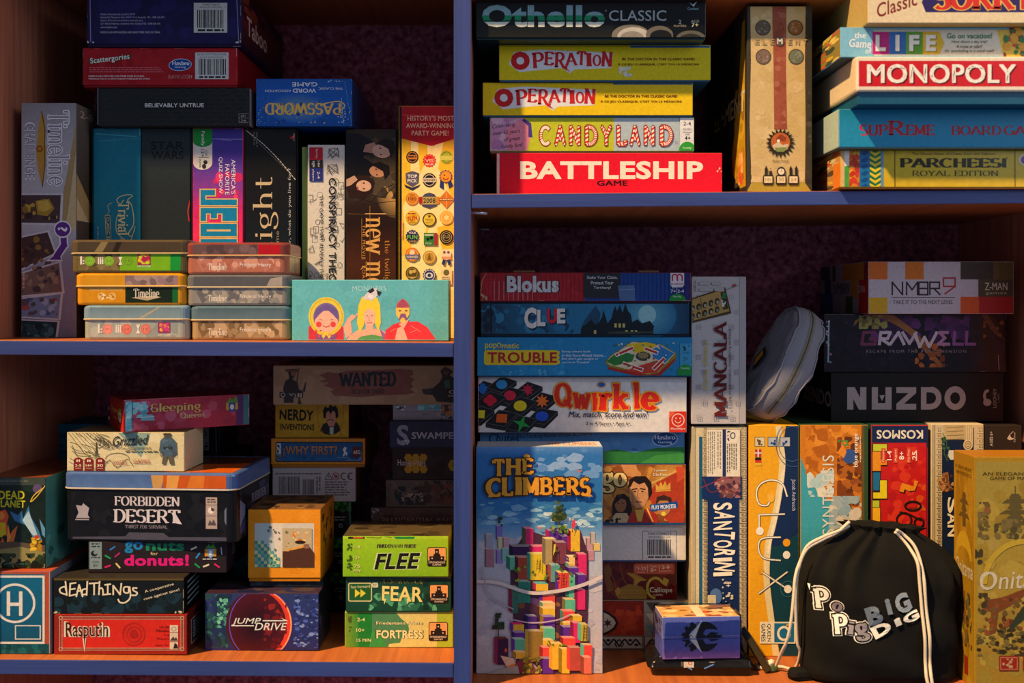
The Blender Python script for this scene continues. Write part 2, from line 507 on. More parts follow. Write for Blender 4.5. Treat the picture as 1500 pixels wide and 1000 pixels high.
        s.put(g, cx, cy, wd, ht, col, rot, bend, wave, col2)

    def dashes(s, x0, y0, x1, y1, rows, col, ragged=.25, rot=False):
        """rows of illegible fine print"""
        h = (y1 - y0) / rows
        s.z += 0.000012
        c = C(col)
        for r in range(rows):
            x = x0; end = x1 - (x1 - x0) * ragged * s.rnd.random()
            while x < end:
                l = min(s.rnd.uniform(.6, 2.2) * h, end - x)
                s.raw([(x, y0 + h * r + h * .62), (x + l, y0 + h * r + h * .62), (x + l, y0 + h * r + h * .12), (x, y0 + h * r + h * .12)], [c] * 4, True)
                x += l + h * .35

    def dashes_v(s, x0, y0, x1, y1, cols_, col):
        wdt = (x1 - x0) / cols_
        s.z += 0.000012
        c = C(col)
        for r in range(cols_):
            y = y0; end = y1 - (y1 - y0) * .25 * s.rnd.random()
            while y < end:
                l = min(s.rnd.uniform(.6, 2.2) * wdt, end - y)
                xa = x0 + wdt * r
                s.raw([(xa + wdt * .12, y + l), (xa + wdt * .62, y + l), (xa + wdt * .62, y), (xa + wdt * .12, y)], [c] * 4, True)
                y += l + wdt * .35

    def barcode(s, x0, y0, x1, y1, bg='#d8d8d8', ink='#1a1a1c', head=0, digits=True):
        s.rect(x0, y0, x1, y1, bg)
        y = y0 + (y1 - y0) * (.1 + head)
        yb = y1 - (y1 - y0) * (.16 if digits else .06)
        x = x0 + (x1 - x0) * .1
        end = x1 - (x1 - x0) * .1
        s.z += 0.000012
        while x < end:
            l = s.rnd.choice((.012, .02, .03)) * (x1 - x0)
            s.raw([(x, yb), (x + l, yb), (x + l, y), (x, y)], [C(ink)] * 4, True)
            x += l + s.rnd.choice((.012, .018, .028)) * (x1 - x0)
        if digits:
            s.dashes(x0 + (x1 - x0) * .12, yb + (y1 - yb) * .2, x1 - (x1 - x0) * .1, y1, 1, ink, 0)

    def blots(s, x0, y0, x1, y1, cols, n, s0, s1, flat=1.0, inside=True):
        """irregular daubs of printed colour"""
        s.z += 0.000012
        for _ in range(n):
            cx, cy = s.rnd.uniform(x0, x1), s.rnd.uniform(y0, y1)
            r = s.rnd.uniform(s0, s1)
            k = s.rnd.randint(6, 9)
            ph = s.rnd.random() * 6.28
            pts = [(cx + r * s.rnd.uniform(.6, 1.1) * math.cos(ph + 6.283 * i / k), cy + r * flat * s.rnd.uniform(.6, 1.1) * math.sin(ph + 6.283 * i / k)) for i in range(k)]
            if inside:
                pts = [(min(max(px, x0), x1), min(max(py, y0), y1)) for px, py in pts]
            s.z += 0.0000015
            s.poly(pts, s.rnd.choice(cols), True)

    def star(s, cx, cy, r, r2, n, col, rot=-90):
        s.z += 0.000012
        pts = [(cx + (r if i % 2 == 0 else r2) * math.cos(math.radians(rot + 180 * i / n)), cy + (r if i % 2 == 0 else r2) * math.sin(math.radians(rot + 180 * i / n))) for i in range(2 * n)]
        c = C(col)
        for i in range(2 * n):
            s.raw([(cx, cy), pts[i], pts[(i + 1) % (2 * n)]], [c] * 3, True)

    def wear(s, n=14, col='#b9b2a6', top=True, ln=14):
        """scuffed corners and rubbed edges, cardboard showing through"""
        s.z += 0.000014
        c = C(col)
        X0, Y0, X1, Y1 = s.x0, s.y0, s.x1, s.y1
        for _ in range(n):
            l = s.rnd.uniform(.15, 1) * ln
            t = s.rnd.uniform(.4, 1.6)
            e = s.rnd.randint(0, 3)
            near = s.rnd.random() < .6
            if e < 2:
                x = (s.rnd.choice((X0, X1 - l)) if near else s.rnd.uniform(X0, X1 - l)); y = Y0 if e == 0 else Y1 - t
                s.raw([(x, y + t), (x + l, y + t * .6), (x + l * .9, y), (x, y)], [c] * 4, True)
            else:
                y = (s.rnd.choice((Y0, Y1 - l)) if near else s.rnd.uniform(Y0, Y1 - l)); x = X0 if e == 2 else X1 - t
                s.raw([(x, y + l), (x + t, y + l * .9), (x + t * .6, y), (x, y)], [c] * 4, True)

# ------------------------------------------------------------------ helpers: meshes and scene objects
def finish(bm, name, mat, parent=None, smooth=False, cols=None):
    me = bpy.data.meshes.new(name)
    bm.to_mesh(me)
    bm.free()
    me.materials.append(mat)
    if smooth:
        for p in me.polygons:
            p.use_smooth = True
    o = bpy.data.objects.new(name, me)
    COL.objects.link(o)
    if parent:
        o.parent = parent
    return o

def tag(o, label, cat, group=None):
    o['label'] = label
    o['category'] = cat
    if group:
        o['group'] = group
    return o

def root(name, loc, rz=0.0):
    o = bpy.data.objects.new(name, None)
    o.empty_display_size = 0.02
    COL.objects.link(o)
    o.location = loc
    o.rotation_euler = (0, 0, rz)
    return o

def lay(bm):
    l = bm.loops.layers.float_color.get('Col')
    return l or bm.loops.layers.float_color.new('Col')

def add_box(bm, x0, y0, z0, x1, y1, z1, bevel, colf):
    """bevelled block; colf(normal) -> colour"""
    cl = lay(bm)
    b2 = bmesh.new()
    bmesh.ops.create_cube(b2, size=1.0)
    for v in b2.verts:
        v.co = Vector(((x0 + x1) / 2 + v.co.x * (x1 - x0), (y0 + y1) / 2 + v.co.y * (y1 - y0), (z0 + z1) / 2 + v.co.z * (z1 - z0)))
    if bevel > 0:
        bmesh.ops.bevel(b2, geom=b2.edges[:], offset=min(bevel, (x1 - x0) * .3, (y1 - y0) * .3, (z1 - z0) * .3), segments=2, affect='EDGES', profile=.6)
    b2.normal_update()
    mp = {}
    for v in b2.verts:
        mp[v] = bm.verts.new(v.co)
    for f in b2.faces:
        try:
            nf = bm.faces.new([mp[v] for v in f.verts])
        except ValueError:
            continue
        c = colf(f.normal)
        for lp in nf.loops:
            lp[cl] = (*c, 1)
    b2.free()

def add_art(bm, art, fn):
    """fn(u, v, z) -> local position on the face, z being the ink's thickness"""
    cl = lay(bm)
    for v, z in art.p:
        vv = [bm.verts.new(fn(p[0], p[1], z)) for p in v]
        try:
            f = bm.faces.new(vv)
        except ValueError:
            continue
        for lp, p in zip(f.loops, v):
            lp[cl] = (p[2], p[3], p[4], 1)

def wx(px, Y): return (px - CX) * (D + Y) / F
def wz(py, Y): return (CY - py) * (D + Y) / F

class Rec: pass

def game(name, label, cat, rect, Y, dep, base, col, art=None, left=None, right=None, top=None, sides=None, topc=None,
         mat='gloss', lid='z', gap=.05, tray='#2a2622', yaw=0, group=None, W=None, bevel=.0012, pivot='c', H=None, yext=0, names=('lid', 'tray'), inset=.0012, baseart=None, ink=1.0):
    """a game box: lid over a tray, its front face filling rect = (x0, y0, x1, y1) of the view at depth Y; base = height of what carries it"""
    x0, y0, x1, y1 = rect
    Wd = W or (x1 - x0) * (D + Y) / F
    zb = base.top if isinstance(base, Rec) else base
    Ht = H or wz(y0, Y) - zb
    if pivot == 'c': lx = wx((x0 + x1) / 2, Y)
    elif pivot == 'l': lx = wx(x0, Y)
    else: lx = wx(x1, Y)
    off = {'c': 0, 'l': Wd / 2, 'r': -Wd / 2}[pivot]
    r = root(name, (lx, Y, zb + .0002), math.radians(yaw))
    tag(r, label, cat, group)
    X0, X1 = off - Wd / 2, off + Wd / 2
    fc = C(col); sc = C(sides) if sides else fc; tcx = C(topc) if topc else sc
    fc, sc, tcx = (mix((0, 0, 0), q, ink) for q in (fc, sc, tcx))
    def colf(n):
        if n.y < -.7: return fc
        if abs(n.z) > .7: return tcx
        if abs(n.x) > .7: return sc
        return mix(fc, sc, .5)
    tcol = C(tray)
    bm = bmesh.new()
    l0, l1, zb0 = X0, X1, 0.0
    i = inset
    tb = None
    if lid == 'z':
        zb0 = Ht * gap
        tb = (X0 + i, i, 0, X1 - i, dep - i, Ht - i)
    elif lid == 'x+':      # tray shows at the right-hand side
        l1 = X1 - Wd * gap
        tb = (X0 + i, i, i, X1, dep - i, Ht - i)
    elif lid == 'x-':
        l0 = X0 + Wd * gap
        tb = (X0, i, i, X1 - i, dep - i, Ht - i)
    if tb:
        b2 = bmesh.new()
        if lid == 'z': tb = (tb[0], tb[1], 0, tb[3], tb[4], max(zb0 - .0001, Ht * .5 * 0 + zb0 - .0001))
        elif lid == 'x+': tb = (l1 + .0001, tb[1], tb[2], tb[3], tb[4], tb[5])
        else: tb = (tb[0], tb[1], tb[2], l0 - .0001, tb[4], tb[5])
        add_box(b2, *tb, .0006, lambda n: tcol)
        if baseart:
            a = Art((x0, y0, x1, y1), Wd, Ht, clip=(tb[0] - X0 + .0006, tb[2] + .0004, tb[3] - X0 - .0006, tb[5] - .0004))
            baseart(a)
            add_art(b2, a, lambda u, v, z: (X0 + u, tb[1] - z, v))
        finish(b2, names[1], print_mat(mat), r)
    add_box(bm, l0, 0, zb0, l1, dep, Ht, bevel, colf)
    ins = bevel * .7
    if art:
        a = Art((x0, y0, x1, y1), Wd, Ht, clip=(l0 - X0 + ins, zb0 + ins, l1 - X0 - ins, Ht - ins))
        art(a)
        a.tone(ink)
        add_art(bm, a, lambda u, v, z: (X0 + u, -z, v))
    if left and lid != 'x-':
        a = Art((0, 0, 100, 100), dep, Ht, clip=(ins, zb0 + ins, dep - ins, Ht - ins))
        left(a)
        a.tone(ink)
        add_art(bm, a, lambda u, v, z: (l0 - z, dep - u, v))
    if right and lid != 'x+':
        a = Art((0, 0, 100, 100), dep, Ht, clip=(ins, zb0 + ins, dep - ins, Ht - ins))
        right(a)
        add_art(bm, a, lambda u, v, z: (l1 + z, u, v))
    if top:
        a = Art((0, 0, 100, 100), Wd, dep, clip=(l0 - X0 + ins, ins, l1 - X0 - ins, dep - ins))
        top(a)
        add_art(bm, a, lambda u, v, z: (X0 + u, v, Ht + z))
    if tb:
        finish(bm, names[0], print_mat(mat), r)
    else:
        finish(bm, 'carton', print_mat(mat), r)
    rec = Rec()
    rec.top = zb + .0002 + Ht
    rec.o = r; rec.W = Wd; rec.H = Ht
    return rec

def rounded_outline(hx, hy, r, n=6):
    pts = []
    for cx, cy, a in ((hx - r, hy - r, 0), (-hx + r, hy - r, 90), (-hx + r, -hy + r, 180), (hx - r, -hy + r, 270)):
        pts += [(cx + r * math.cos(math.radians(a + 90 * k / n)), cy + r * math.sin(math.radians(a + 90 * k / n))) for k in range(n + 1)]
    return pts

def add_loft(bm, rings, colf, cap0=True, cap1=True):
    """rings: list of equally long closed point lists; colf(point) -> colour"""
    cl = lay(bm)
    R = [[bm.verts.new(p) for p in ring] for ring in rings]
    n = len(R[0])
    fs = []
    for a, b in zip(R, R[1:]):
        for i in range(n):
            fs.append(bm.faces.new((a[i], a[(i + 1) % n], b[(i + 1) % n], b[i])))
    if cap0: fs.append(bm.faces.new(list(reversed(R[0]))))
    if cap1: fs.append(bm.faces.new(R[-1]))
    for f in fs:
        for lp in f.loops:
            lp[cl] = (*colf(lp.vert.co), 1)
    return fs

def add_tube(bm, pts, r, col, n=8, twist=0):
    cl = lay(bm)
    col = C(col)
    pts = [Vector(p) for p in pts]
    rings = []
    up = Vector((0, 1, .3)).normalized()
    for i, p in enumerate(pts):
        d = (pts[min(i + 1, len(pts) - 1)] - pts[max(i - 1, 0)]).normalized()
        a = d.cross(up)
        if a.length < 1e-4: a = d.cross(Vector((1, 0, 0)))
        a.normalize(); b = d.cross(a)
        rr = r(i / (len(pts) - 1)) if callable(r) else r
        rings.append([p + (a * math.cos(2 * math.pi * k / n) + b * math.sin(2 * math.pi * k / n)) * rr for k in range(n)])
    add_loft(bm, rings, lambda c: col)

def spline(pts, n=10):
    """Catmull-Rom through 3-D points"""
    P = [Vector(p) for p in pts]
    P = [P[0] * 2 - P[1]] + P + [P[-1] * 2 - P[-2]]
    out = []
    for i in range(1, len(P) - 2):
        for k in range(n):
            t = k / n
            out.append(.5 * ((2 * P[i]) + (P[i + 1] - P[i - 1]) * t + (2 * P[i - 1] - 5 * P[i] + 4 * P[i + 1] - P[i + 2]) * t * t + (3 * P[i] - P[i - 1] - 3 * P[i + 1] + P[i + 2]) * t ** 3))
    out.append(P[-2])
    return out

def tin(name, label, rect, Y, dep, base, lidcol, bodycol, rim, art=None, lidart=None, right=None, group=None, yaw=0, lidfrac=.42, r=.011, top=None, cat='tin', H=None, pivot='c', W=None):
    """metal tin: rounded body with a lid that ends in a rolled rim"""
    x0, y0, x1, y1 = rect
    Wd = W or (x1 - x0) * (D + Y) / F
    zb = base.top if isinstance(base, Rec) else base
    Ht = H or wz(y0, Y) - zb
    off = {'c': 0, 'l': Wd / 2, 'r': -Wd / 2}[pivot]
    lx = {'c': wx((x0 + x1) / 2, Y), 'l': wx(x0, Y), 'r': wx(x1, Y)}[pivot]
    ro = root(name, (lx, Y, zb + .0002), math.radians(yaw))
    tag(ro, label, cat, group)
    hx, hy = Wd / 2, dep / 2
    zl = Ht * (1 - lidfrac)
    def ring(z, d):
        return [(off + x, hy + y, z) for x, y in rounded_outline(hx - d, hy - d, max(r - d, .002))]
    bc = C(bodycol); lc = C(lidcol); rc = C(rim)
    bm = bmesh.new()
    add_loft(bm, [ring(0, .003), ring(.001, .0018), ring(.003, .0012), ring(zl, .0012)], lambda p: bc)
    if art:
        a = Art((x0, y0, x1, y1), Wd, Ht, clip=(r, .003, Wd - r, zl - .0005))
        art(a)
        add_art(bm, a, lambda u, v, z: (off - hx + u, .0012 - z, v))
    if right:
        a = Art((0, 0, 100, 100), dep, Ht, clip=(r, .003, dep - r, zl - .0005))
        right(a)
        add_art(bm, a, lambda u, v, z: (off + hx - .0012 + z, u, v))
    finish(bm, 'tin_body', print_mat('tin'), ro)
    bm = bmesh.new()
    R = [ring(zl - .0006, .0005), ring(zl - .0004, -.0006), ring(zl + .0008, -.0008), ring(zl + .0016, 0), ring(Ht - .004, 0), ring(Ht - .0018, .0007), ring(Ht - .0005, .0022), ring(Ht, .004), ring(Ht - .0004, .006)]
    zr = zl + .0012
    add_loft(bm, R, lambda p: rc if p.z < zr else lc)
    if lidart:
        a = Art((x0, y0, x1, y1), Wd, Ht, clip=(r, zl + .002, Wd - r, Ht - .003))
        lidart(a)
        add_art(bm, a, lambda u, v, z: (off - hx + u, -z, v))
    if top:
        a = Art((0, 0, 100, 100), Wd, dep, clip=(.009, .009, Wd - .009, dep - .009))
        top(a)
        add_art(bm, a, lambda u, v, z: (off - hx + u, v, Ht - .0003 + z))
    finish(bm, 'tin_lid', print_mat('tin'), ro)
    rec = Rec(); rec.top = zb + .0002 + Ht; rec.o = ro; rec.W = Wd; rec.H = Ht
    return rec

# ------------------------------------------------------------------ the bookcase
WOOD = wood_mat('orange_stained_board', '#904a20', '#ac6029', 1, .55)
WOODZ = wood_mat('orange_stained_upright', '#a65e44', '#c47e62', 2, .5)
BLUE = wood_mat('blue_painted_edge', '#233572', '#2e4286', 0, .5, dark='#202b5c')
BLUEZ = wood_mat('blue_painted_upright_edge', '#233572', '#2e4286', 2, .5, dark='#202b5c')
WALLM = plaster_mat('maroon_rough_board', '#6e2a40', '#cc7a90')
PIN = plain_mat('nickel_pin', '#c8c4d0', .3, .8)

BACK = .367
XL, XR, DV0, DV1 = -.668, .7115, -.0723, -.0510
book = root('bookcase', (0, 0, -.80))
tag(book, 'wide orange wooden bookcase with blue painted front edges and a rough maroon back', 'bookcase')

def board(name, x0, x1, z0, z1, y0, y1, mat, parent, dz=0.0, bev=.0015):
    """board whose right end sits dz higher than its left"""
    bm = bmesh.new()
    add_box(bm, x0, y0, z0, x1, y1, z1, bev, lambda n: (1, 1, 1))
    for v in bm.verts:
        v.co.z += dz * (v.co.x - x0) / (x1 - x0)
    o = finish(bm, name, mat, parent)
    o.matrix_parent_inverse = parent.matrix_world.inverted()
    return o

bpy.context.view_layer.update()
ZT, ZBOT = .62, -.80
def inv_(o):                                   # keep world coordinates for parts of the bookcase
    o.location = (0, 0, .80)
    o.matrix_parent_inverse = Matrix.Identity(4)
    return o
def bpart(*a, **k): return inv_(board(*a, **k))
def bsub(name, x0, x1, z0, z1, mat, par, dz=0.0):
    o = board(name, x0, x1, z0, z1, -.0022, -.0002, mat, par, dz, .0008)
    o.matrix_parent_inverse = Matrix.Identity(4)
    o.location = (0, 0, 0)
    return o

bpart('back_panel', XL - .02, XR + .02, ZBOT, ZT, BACK, BACK + .012, WALLM, book)
pl = bpart('side_panel', XL - .02, XL, ZBOT, ZT, 0, BACK, WOODZ, book)
bsub('painted_edge', XL - .02, XL, ZBOT, ZT, BLUEZ, pl)
pr = bpart('side_panel', XR, XR + .02, ZBOT, ZT, 0, BACK, WOODZ, book)
bsub('painted_edge', XR, XR + .02, ZBOT, ZT, BLUEZ, pr)
pd = bpart('divider', DV0, DV1, ZBOT, ZT, 0, BACK, WOODZ, book)
bsub('painted_edge', DV0, DV1, ZBOT, ZT, BLUEZ, pd)

def shelf(x0, x1, ztop, thick, dz):
    s = bpart('shelf', x0, x1, ztop - thick, ztop, 0, BACK, WOOD, book, dz=dz)
    bsub('painted_edge', x0 + .001, x1 - .001, ztop - thick + .0004, ztop - .0008, BLUE, s, dz)
    return (x0, x1, ztop, dz)

def zs(sh, px, Y):                             # height of a shelf's top under a point
    X = wx(px, Y)
    return sh[2] + sh[3] * (X - sh[0]) / (sh[1] - sh[0])

S_LC = shelf(XL, DV0, .457, .018, 0)                     # above the left bay
S_LM = shelf(XL, DV0, -.0490, .0185, -.0030)             # left bay, middle
S_LB = shelf(XL, DV0, -.4452, .0190, -.0045)             # left bay, lower
S_RC = shelf(DV1, XR, .396, .018, 0)                     # above the right bay
S_RM = shelf(DV1, XR, .1326, .0180, .0066)               # right bay, upper
S_RB = shelf(DV1, XR, -.4845, .0200, 0)                  # right bay, lower
shelf(XL, XR, -.78, .018, 0)
for (px, py, yy, l) in ((704, 309.5, .004, .020), (716, 334, .30, .016)):
    bm = bmesh.new()
    X = DV1
    add_tube(bm, [(X - .004, yy + .004, wz(py, yy) - .002 + .0012), (X + l, yy + .004, wz(py, yy) - .002)], .0021, '#ffffff', 10)
    o = finish(bm, 'shelf_pin', PIN, book, True)
    inv_(o)

# ------------------------------------------------------------------ left bay, upper compartment
R_ = random.Random(7)

def a_timeline(a):
    a.grad(31, 151, 112, 489, [(0, '#8e8a90'), (.18, '#a9a6ac'), (.5, '#b9b6bc'), (.75, '#8b86a0'), (1, '#7b7690')])
    a.poly([(112, 175), (97, 260), (80, 330), (92, 345), (112, 250)], '#a58a5c')
    a.poly([(112, 215), (102, 290), (95, 345), (112, 330)], '#c7b084')
    a.poly([(61, 161), (66, 178), (65, 205), (68, 218), (66, 240), (62, 272), (57, 252), (53, 225), (54, 212), (56, 190)], '#b98a3a')
    a.line([(61, 163), (66, 190), (65, 216), (66, 240), (62, 272)], 1.6, '#6e4a18')
    a.ell(58, 217, 5, 5, '#8a5a1c'); a.ell(58, 217, 2.6, 2.6, '#c07a2a')
    a.S('Timeline', 86, 216, 108, 31, '#8d8494', 90, .12, .05, .2, out='#f2f0f2', ow=.045)
    a.T('CHALLENGE', 44, 220, 79, 14, '#8b8796', 90, .01, out='#f0eef0', ow=.05)
    def card(pts, c, daub):
        cx = sum(p[0] for p in pts) / 4; cy = sum(p[1] for p in pts) / 4
        a.poly(pts, '#c9c3cc')
        q = [(cx + (x - cx) * .9, cy + (y - cy) * .88) for x, y in pts]
        a.poly(q, c)
        xs = [p[0] for p in q]; ys = [p[1] for p in q]
        a.blots(min(xs) + 5, min(ys) + 5, max(xs) - 5, max(ys) - 5, daub, 22, 2, 7)
    card([(20, 281), (93, 281), (91, 327), (20, 326)], '#4b3a3c', ['#b9983a', '#8a6a2c', '#5a4630', '#3a2a2c'])
    a.poly([(52, 292), (72, 289), (80, 303), (70, 314), (55, 312)], '#a8842e'); a.poly([(55, 293), (70, 291), (76, 302), (66, 308), (57, 306)], '#c9a548')
    card([(20, 345), (72, 334), (84, 368), (20, 398)], '#4a3330', ['#6a3a34', '#8a6a30', '#3c2a2c', '#59423c'])
    card([(20, 398), (90, 378), (95, 425), (20, 432)], '#7c6058', ['#4c3a40', '#9a7a68', '#a08468', '#5e4a48'])
    card([(20, 433), (93, 424), (89, 464), (20, 460)], '#7482a6', ['#9aa2c0', '#5c4a54', '#a04a50', '#4e5c86'])
    card([(20, 462), (88, 465), (84, 496), (20, 490)], '#1e3138', ['#2a464e', '#15242a', '#4a6a70'])
    a.line([(93, 340), (94, 356), (84, 371)], 13, '#e4dfe8'); a.poly([(88, 362), (68, 379), (92, 379)], '#e4dfe8')
    a.line([(93, 340), (94, 356), (84, 371)], 9, '#5d2c86'); a.poly([(87, 365), (72, 377), (90, 377)], '#5d2c86')
    a.ell(92, 333, 13, 12.5, '#e4dfe8'); a.ell(92, 333, 11, 10.5, '#5d2c86')
    a.T('?', 92, 333, 7, 14, '#f0ecf4', 90, .04)
    a.dashes_v(33, 396, 38, 425, 1, '#d8a0a0')

def a_timeline_r(a):
    a.grad(0, 0, 100, 100, [(0, '#6a645c'), (.4, '#4a4034'), (1, '#3a3036')])
    a.poly([(0, 30), (40, 55), (100, 0), (100, 20), (40, 75), (0, 60)], '#b89a64')
    a.poly([(0, 40), (30, 58), (60, 36), (30, 64), (0, 52)], '#d8c090')
    a.T('2-8 AGES 10+', 45, 4, 80, 3, '#d8a8a0')
    a.blots(0, 50, 100, 100, ['#5a4c40', '#2c2428', '#7a6648'], 30, 4, 16)

tl = game('game_box', 'tall silver box with gold swirl and photo cards, upright against the left side panel', 'game box', (31, 151, 112, 489), .085, .24, zs(S_LM, 70, .08), '#9a969c', a_timeline, right=a_timeline_r, mat='satin', lid=None, sides='#4a4034', topc='#8a868c')

def a_trivial(a):
    a.grad(134, 188, 206, 490, [(0, '#0f6e86'), (.3, '#10758e'), (1, '#0c6c88')])
    a.rect(134, 188, 136.5, 490, '#06323e')
    a.wear(16, '#8ec0cc', ln=18)
    a.line([(140, 196), (200, 200)], 1.4, '#3a9ab0'); a.line([(146, 206), (204, 203)], 1, '#2e8ca4')
    a.S('Trivial', 181, 318, 48, 17, '#e2cf8e', 90, .15, .07, .16)
    a.S('Pursuit', 181, 376, 52, 17, '#e2cf8e', 90, .15, .07, .16)
    a.line(spl2([(188, 340), (196, 325), (193, 300), (187, 292), (194, 286), (188, 284), (176, 287), (171, 292), (176, 298), (181, 292)]), 1.1, '#e2cf8e')
    a.line(spl2([(184, 350), (171, 338), (171, 318), (176, 312), (180, 330), (192, 345), (198, 330), (190, 352), (176, 347)]), .9, '#d8c482')
    a.line(spl2([(163, 345), (159, 330), (157, 316), (160, 308), (158, 300), (164, 296)]), .8, '#c8b878')
    a.poly([(154, 314), (161, 314), (164, 372), (157, 372)], '#0b5668'); a.line([(154, 314), (161, 314), (164, 372), (157, 372), (154, 314)], .7, '#c8b878')
    a.T('CLASSIC EDITION', 159, 344, 54, 4.2, '#e2cf8e', 87)
    a.dashes_v(142, 330, 146, 350, 1, '#7a9aa0')

def spl2(pts, n=6):
    return [(p.x, p.y) for p in spline([(x, y, 0) for x, y in pts], n)]

tv = game('game_box', 'teal box upright with gold script, behind the green and brown tin', 'game box', (134, 188, 206, 490), .120, .232, zs(S_LM, 170, .1), '#0e6f88', a_trivial, mat='gloss', lid='x-', gap=.04, tray='#0a2a34', group=None)

def a_starwars(a):
    a.grad(207, 188, 281, 490, [(0, '#26323a'), (.3, '#1f282e'), (1, '#1a2227')])
    a.T('STAR', 245, 213, 48, 12, '#0b0e11', 0, .03)
    a.T('WARS', 245, 227, 48, 12, '#0b0e11', 0, .03)
    a.line(spl2([(277, 322), (275.5, 308), (278, 294), (280, 286)]), 1.6, '#c02a28', )
    a.wear(6, '#3a4a52')
sw = game('game_box', 'plain charcoal upright box with black raised title, between teal and magenta boxes', 'game box', (207, 188, 281, 490), .120, .232, zs(S_LM, 245, .1), '#20292f', a_starwars, mat='satin', lid='x+', gap=.03, tray='#111518')

def a_jeopardy(a):
    a.grad(282, 188, 358, 490, [(0, '#3c3494'), (.18, '#533a9e'), (.30, '#8a3a98'), (.40, '#d4266e'), (.6, '#ea3a5a'), (.85, '#f0503e'), (1, '#f06a34')])
    a.blots(285, 250, 356, 350, ['#e03a78', '#c82a6a', '#f04a60'], 14, 3, 10)
    a.line([(300, 203), (356, 204)], 1.2, '#8a8ad0'); a.line([(284, 200), (340, 206)], 1, '#7a74c4')
    a.rect(283, 188, 311, 238, '#d8d4cc'); a.ell(297, 238, 14, 10, '#d8d4cc')
    a.rect(283, 188, 311, 208, '#149038'); a.ell(297, 207, 14, 8, '#149038')
    a.T('Family', 297, 203, 21, 6, '#f2f6ee', 90, .01)
    a.T('AGES', 302, 224, 9, 3, '#303038', 90); a.T('12+', 297, 224, 11, 5, '#303038', 90, .02)
    a.line([(291, 230), (306, 230)], .6, '#505058'); a.T('PLAYERS', 293, 239, 12, 2.6, '#303038', 90); a.ell(301, 237, 3, 3, '#303038'); a.ell(299, 243, 3, 3.4, '#303038')
    a.T("AMERICA'S", 342, 258, 50, 6, '#ece6f4', 90, .005); a.T('FAVORITE', 333, 262, 44, 6, '#ece6f4', 90, .005); a.T('QUIZ SHOW', 323, 256, 53, 6, '#ece6f4', 90, .005)
    def blk(segs):
        for w_, c in ((1.7, '#d6b878'), (0, '#1580b4')):
            for (x0, y0, x1, y1) in segs: a.rect(x0 - w_, y0 - w_, x1 + w_, y1 + w_, c)
    blk([(294, 277, 315, 285), (294, 281, 301, 298), (294, 291, 347, 299)])
    blk([(294, 303, 347, 311), (294, 303, 302, 322), (309, 309, 318, 318), (326, 305, 347, 322)])
    blk([(294, 326, 347, 334), (294, 337, 347, 344), (294, 326, 303, 344), (338, 326, 347, 344)])
    blk([(294, 348, 347, 356), (294, 348, 303, 372), (318, 348, 326, 372)])
    blk([(294, 378, 347, 388), (320, 378, 328, 402), (294, 378, 303, 402)])
    a.wear(8, '#c8b8d8')
jp = game('game_box', 'purple to red upright box with blue block letters and green corner tag', 'game box', (282, 188, 358, 490), .120, .232, zs(S_LM, 320, .1), '#c83a70', a_jeopardy, mat='gloss', lid='x+', gap=.025, tray='#5a1a34')

def a_twilight(a):
    a.grad(359, 188, 437, 490, [(0, '#14140f'), (.4, '#15171a'), (.75, '#12242e'), (1, '#101a20')])
    a.S('twilight', 389, 347, 178, 37, '#c2b28e', -90, .10, .035, .2)
    a.T('the movie board game', 407, 400, 128, 7, '#8a8268', -90)
    a.T("if you could live forever, what do you live for?", 424.5, 352, 212, 5.5, '#b0b4b0', -90)
    p = [(359, 190), (385, 222), (432, 262)]
    for i in range(22):
        t = i / 22; t2 = t + .028
        def q(t): return (359 + 75 * t, 190 + 74 * t - 6 * math.sin(t * 3.1))
        a.line([q(t), q(t2)], 1.1, '#cfcabc')
    a.line([(359, 190), (434, 262)], .4, '#77736a')
    a.dashes_v(371, 193, 379, 217, 2, '#5c5a50')
    a.poly([(426, 201), (432, 196), (432, 201), (428, 204)], '#c02c26'); a.poly([(428, 204), (424, 199), (426, 203)], '#c02c26')
    a.T('Cardinal', 430.5, 201, 11, 2.6, '#b0aca4', -90)
    a.wear(10, '#6a685c')
tw = game('game_box', 'black upright box with pale serif title read sideways and a dotted diagonal line', 'game box', (359, 188, 436, 490), .120, .232, zs(S_LM, 398, .1), '#14161a', a_twilight, mat='gloss', lid='x+', gap=.03, tray='#0a0b0c')

def a_open(a):
    a.rect(437, 188, 505, 191.5, '#8a7a2a'); a.rect(437, 191.5, 508, 490, '#0c0a0c')
ob = game('game_box', 'black box with a yellow top rim, far back behind the white sketch-covered box', 'game box', (437, 187, 505, 490), .352, .012, zs(S_LM, 470, .1), '#0e0c0e', a_open, mat='satin', lid='z', gap=.05, tray='#0a0a0a', topc='#8a7a2a')
def a_lime(a):
    a.grad(443, 215, 451, 490, [(0, '#8aa858'), (.5, '#7a9858'), (1, '#6c8454')])
lm = game('game_box', 'thin pale green upright box squeezed beside the white sketch-covered box', 'game box', (442, 215, 450.5, 490), .130, .04, zs(S_LM, 447, .1), '#83a05a', a_lime, mat='matte', lid=None)

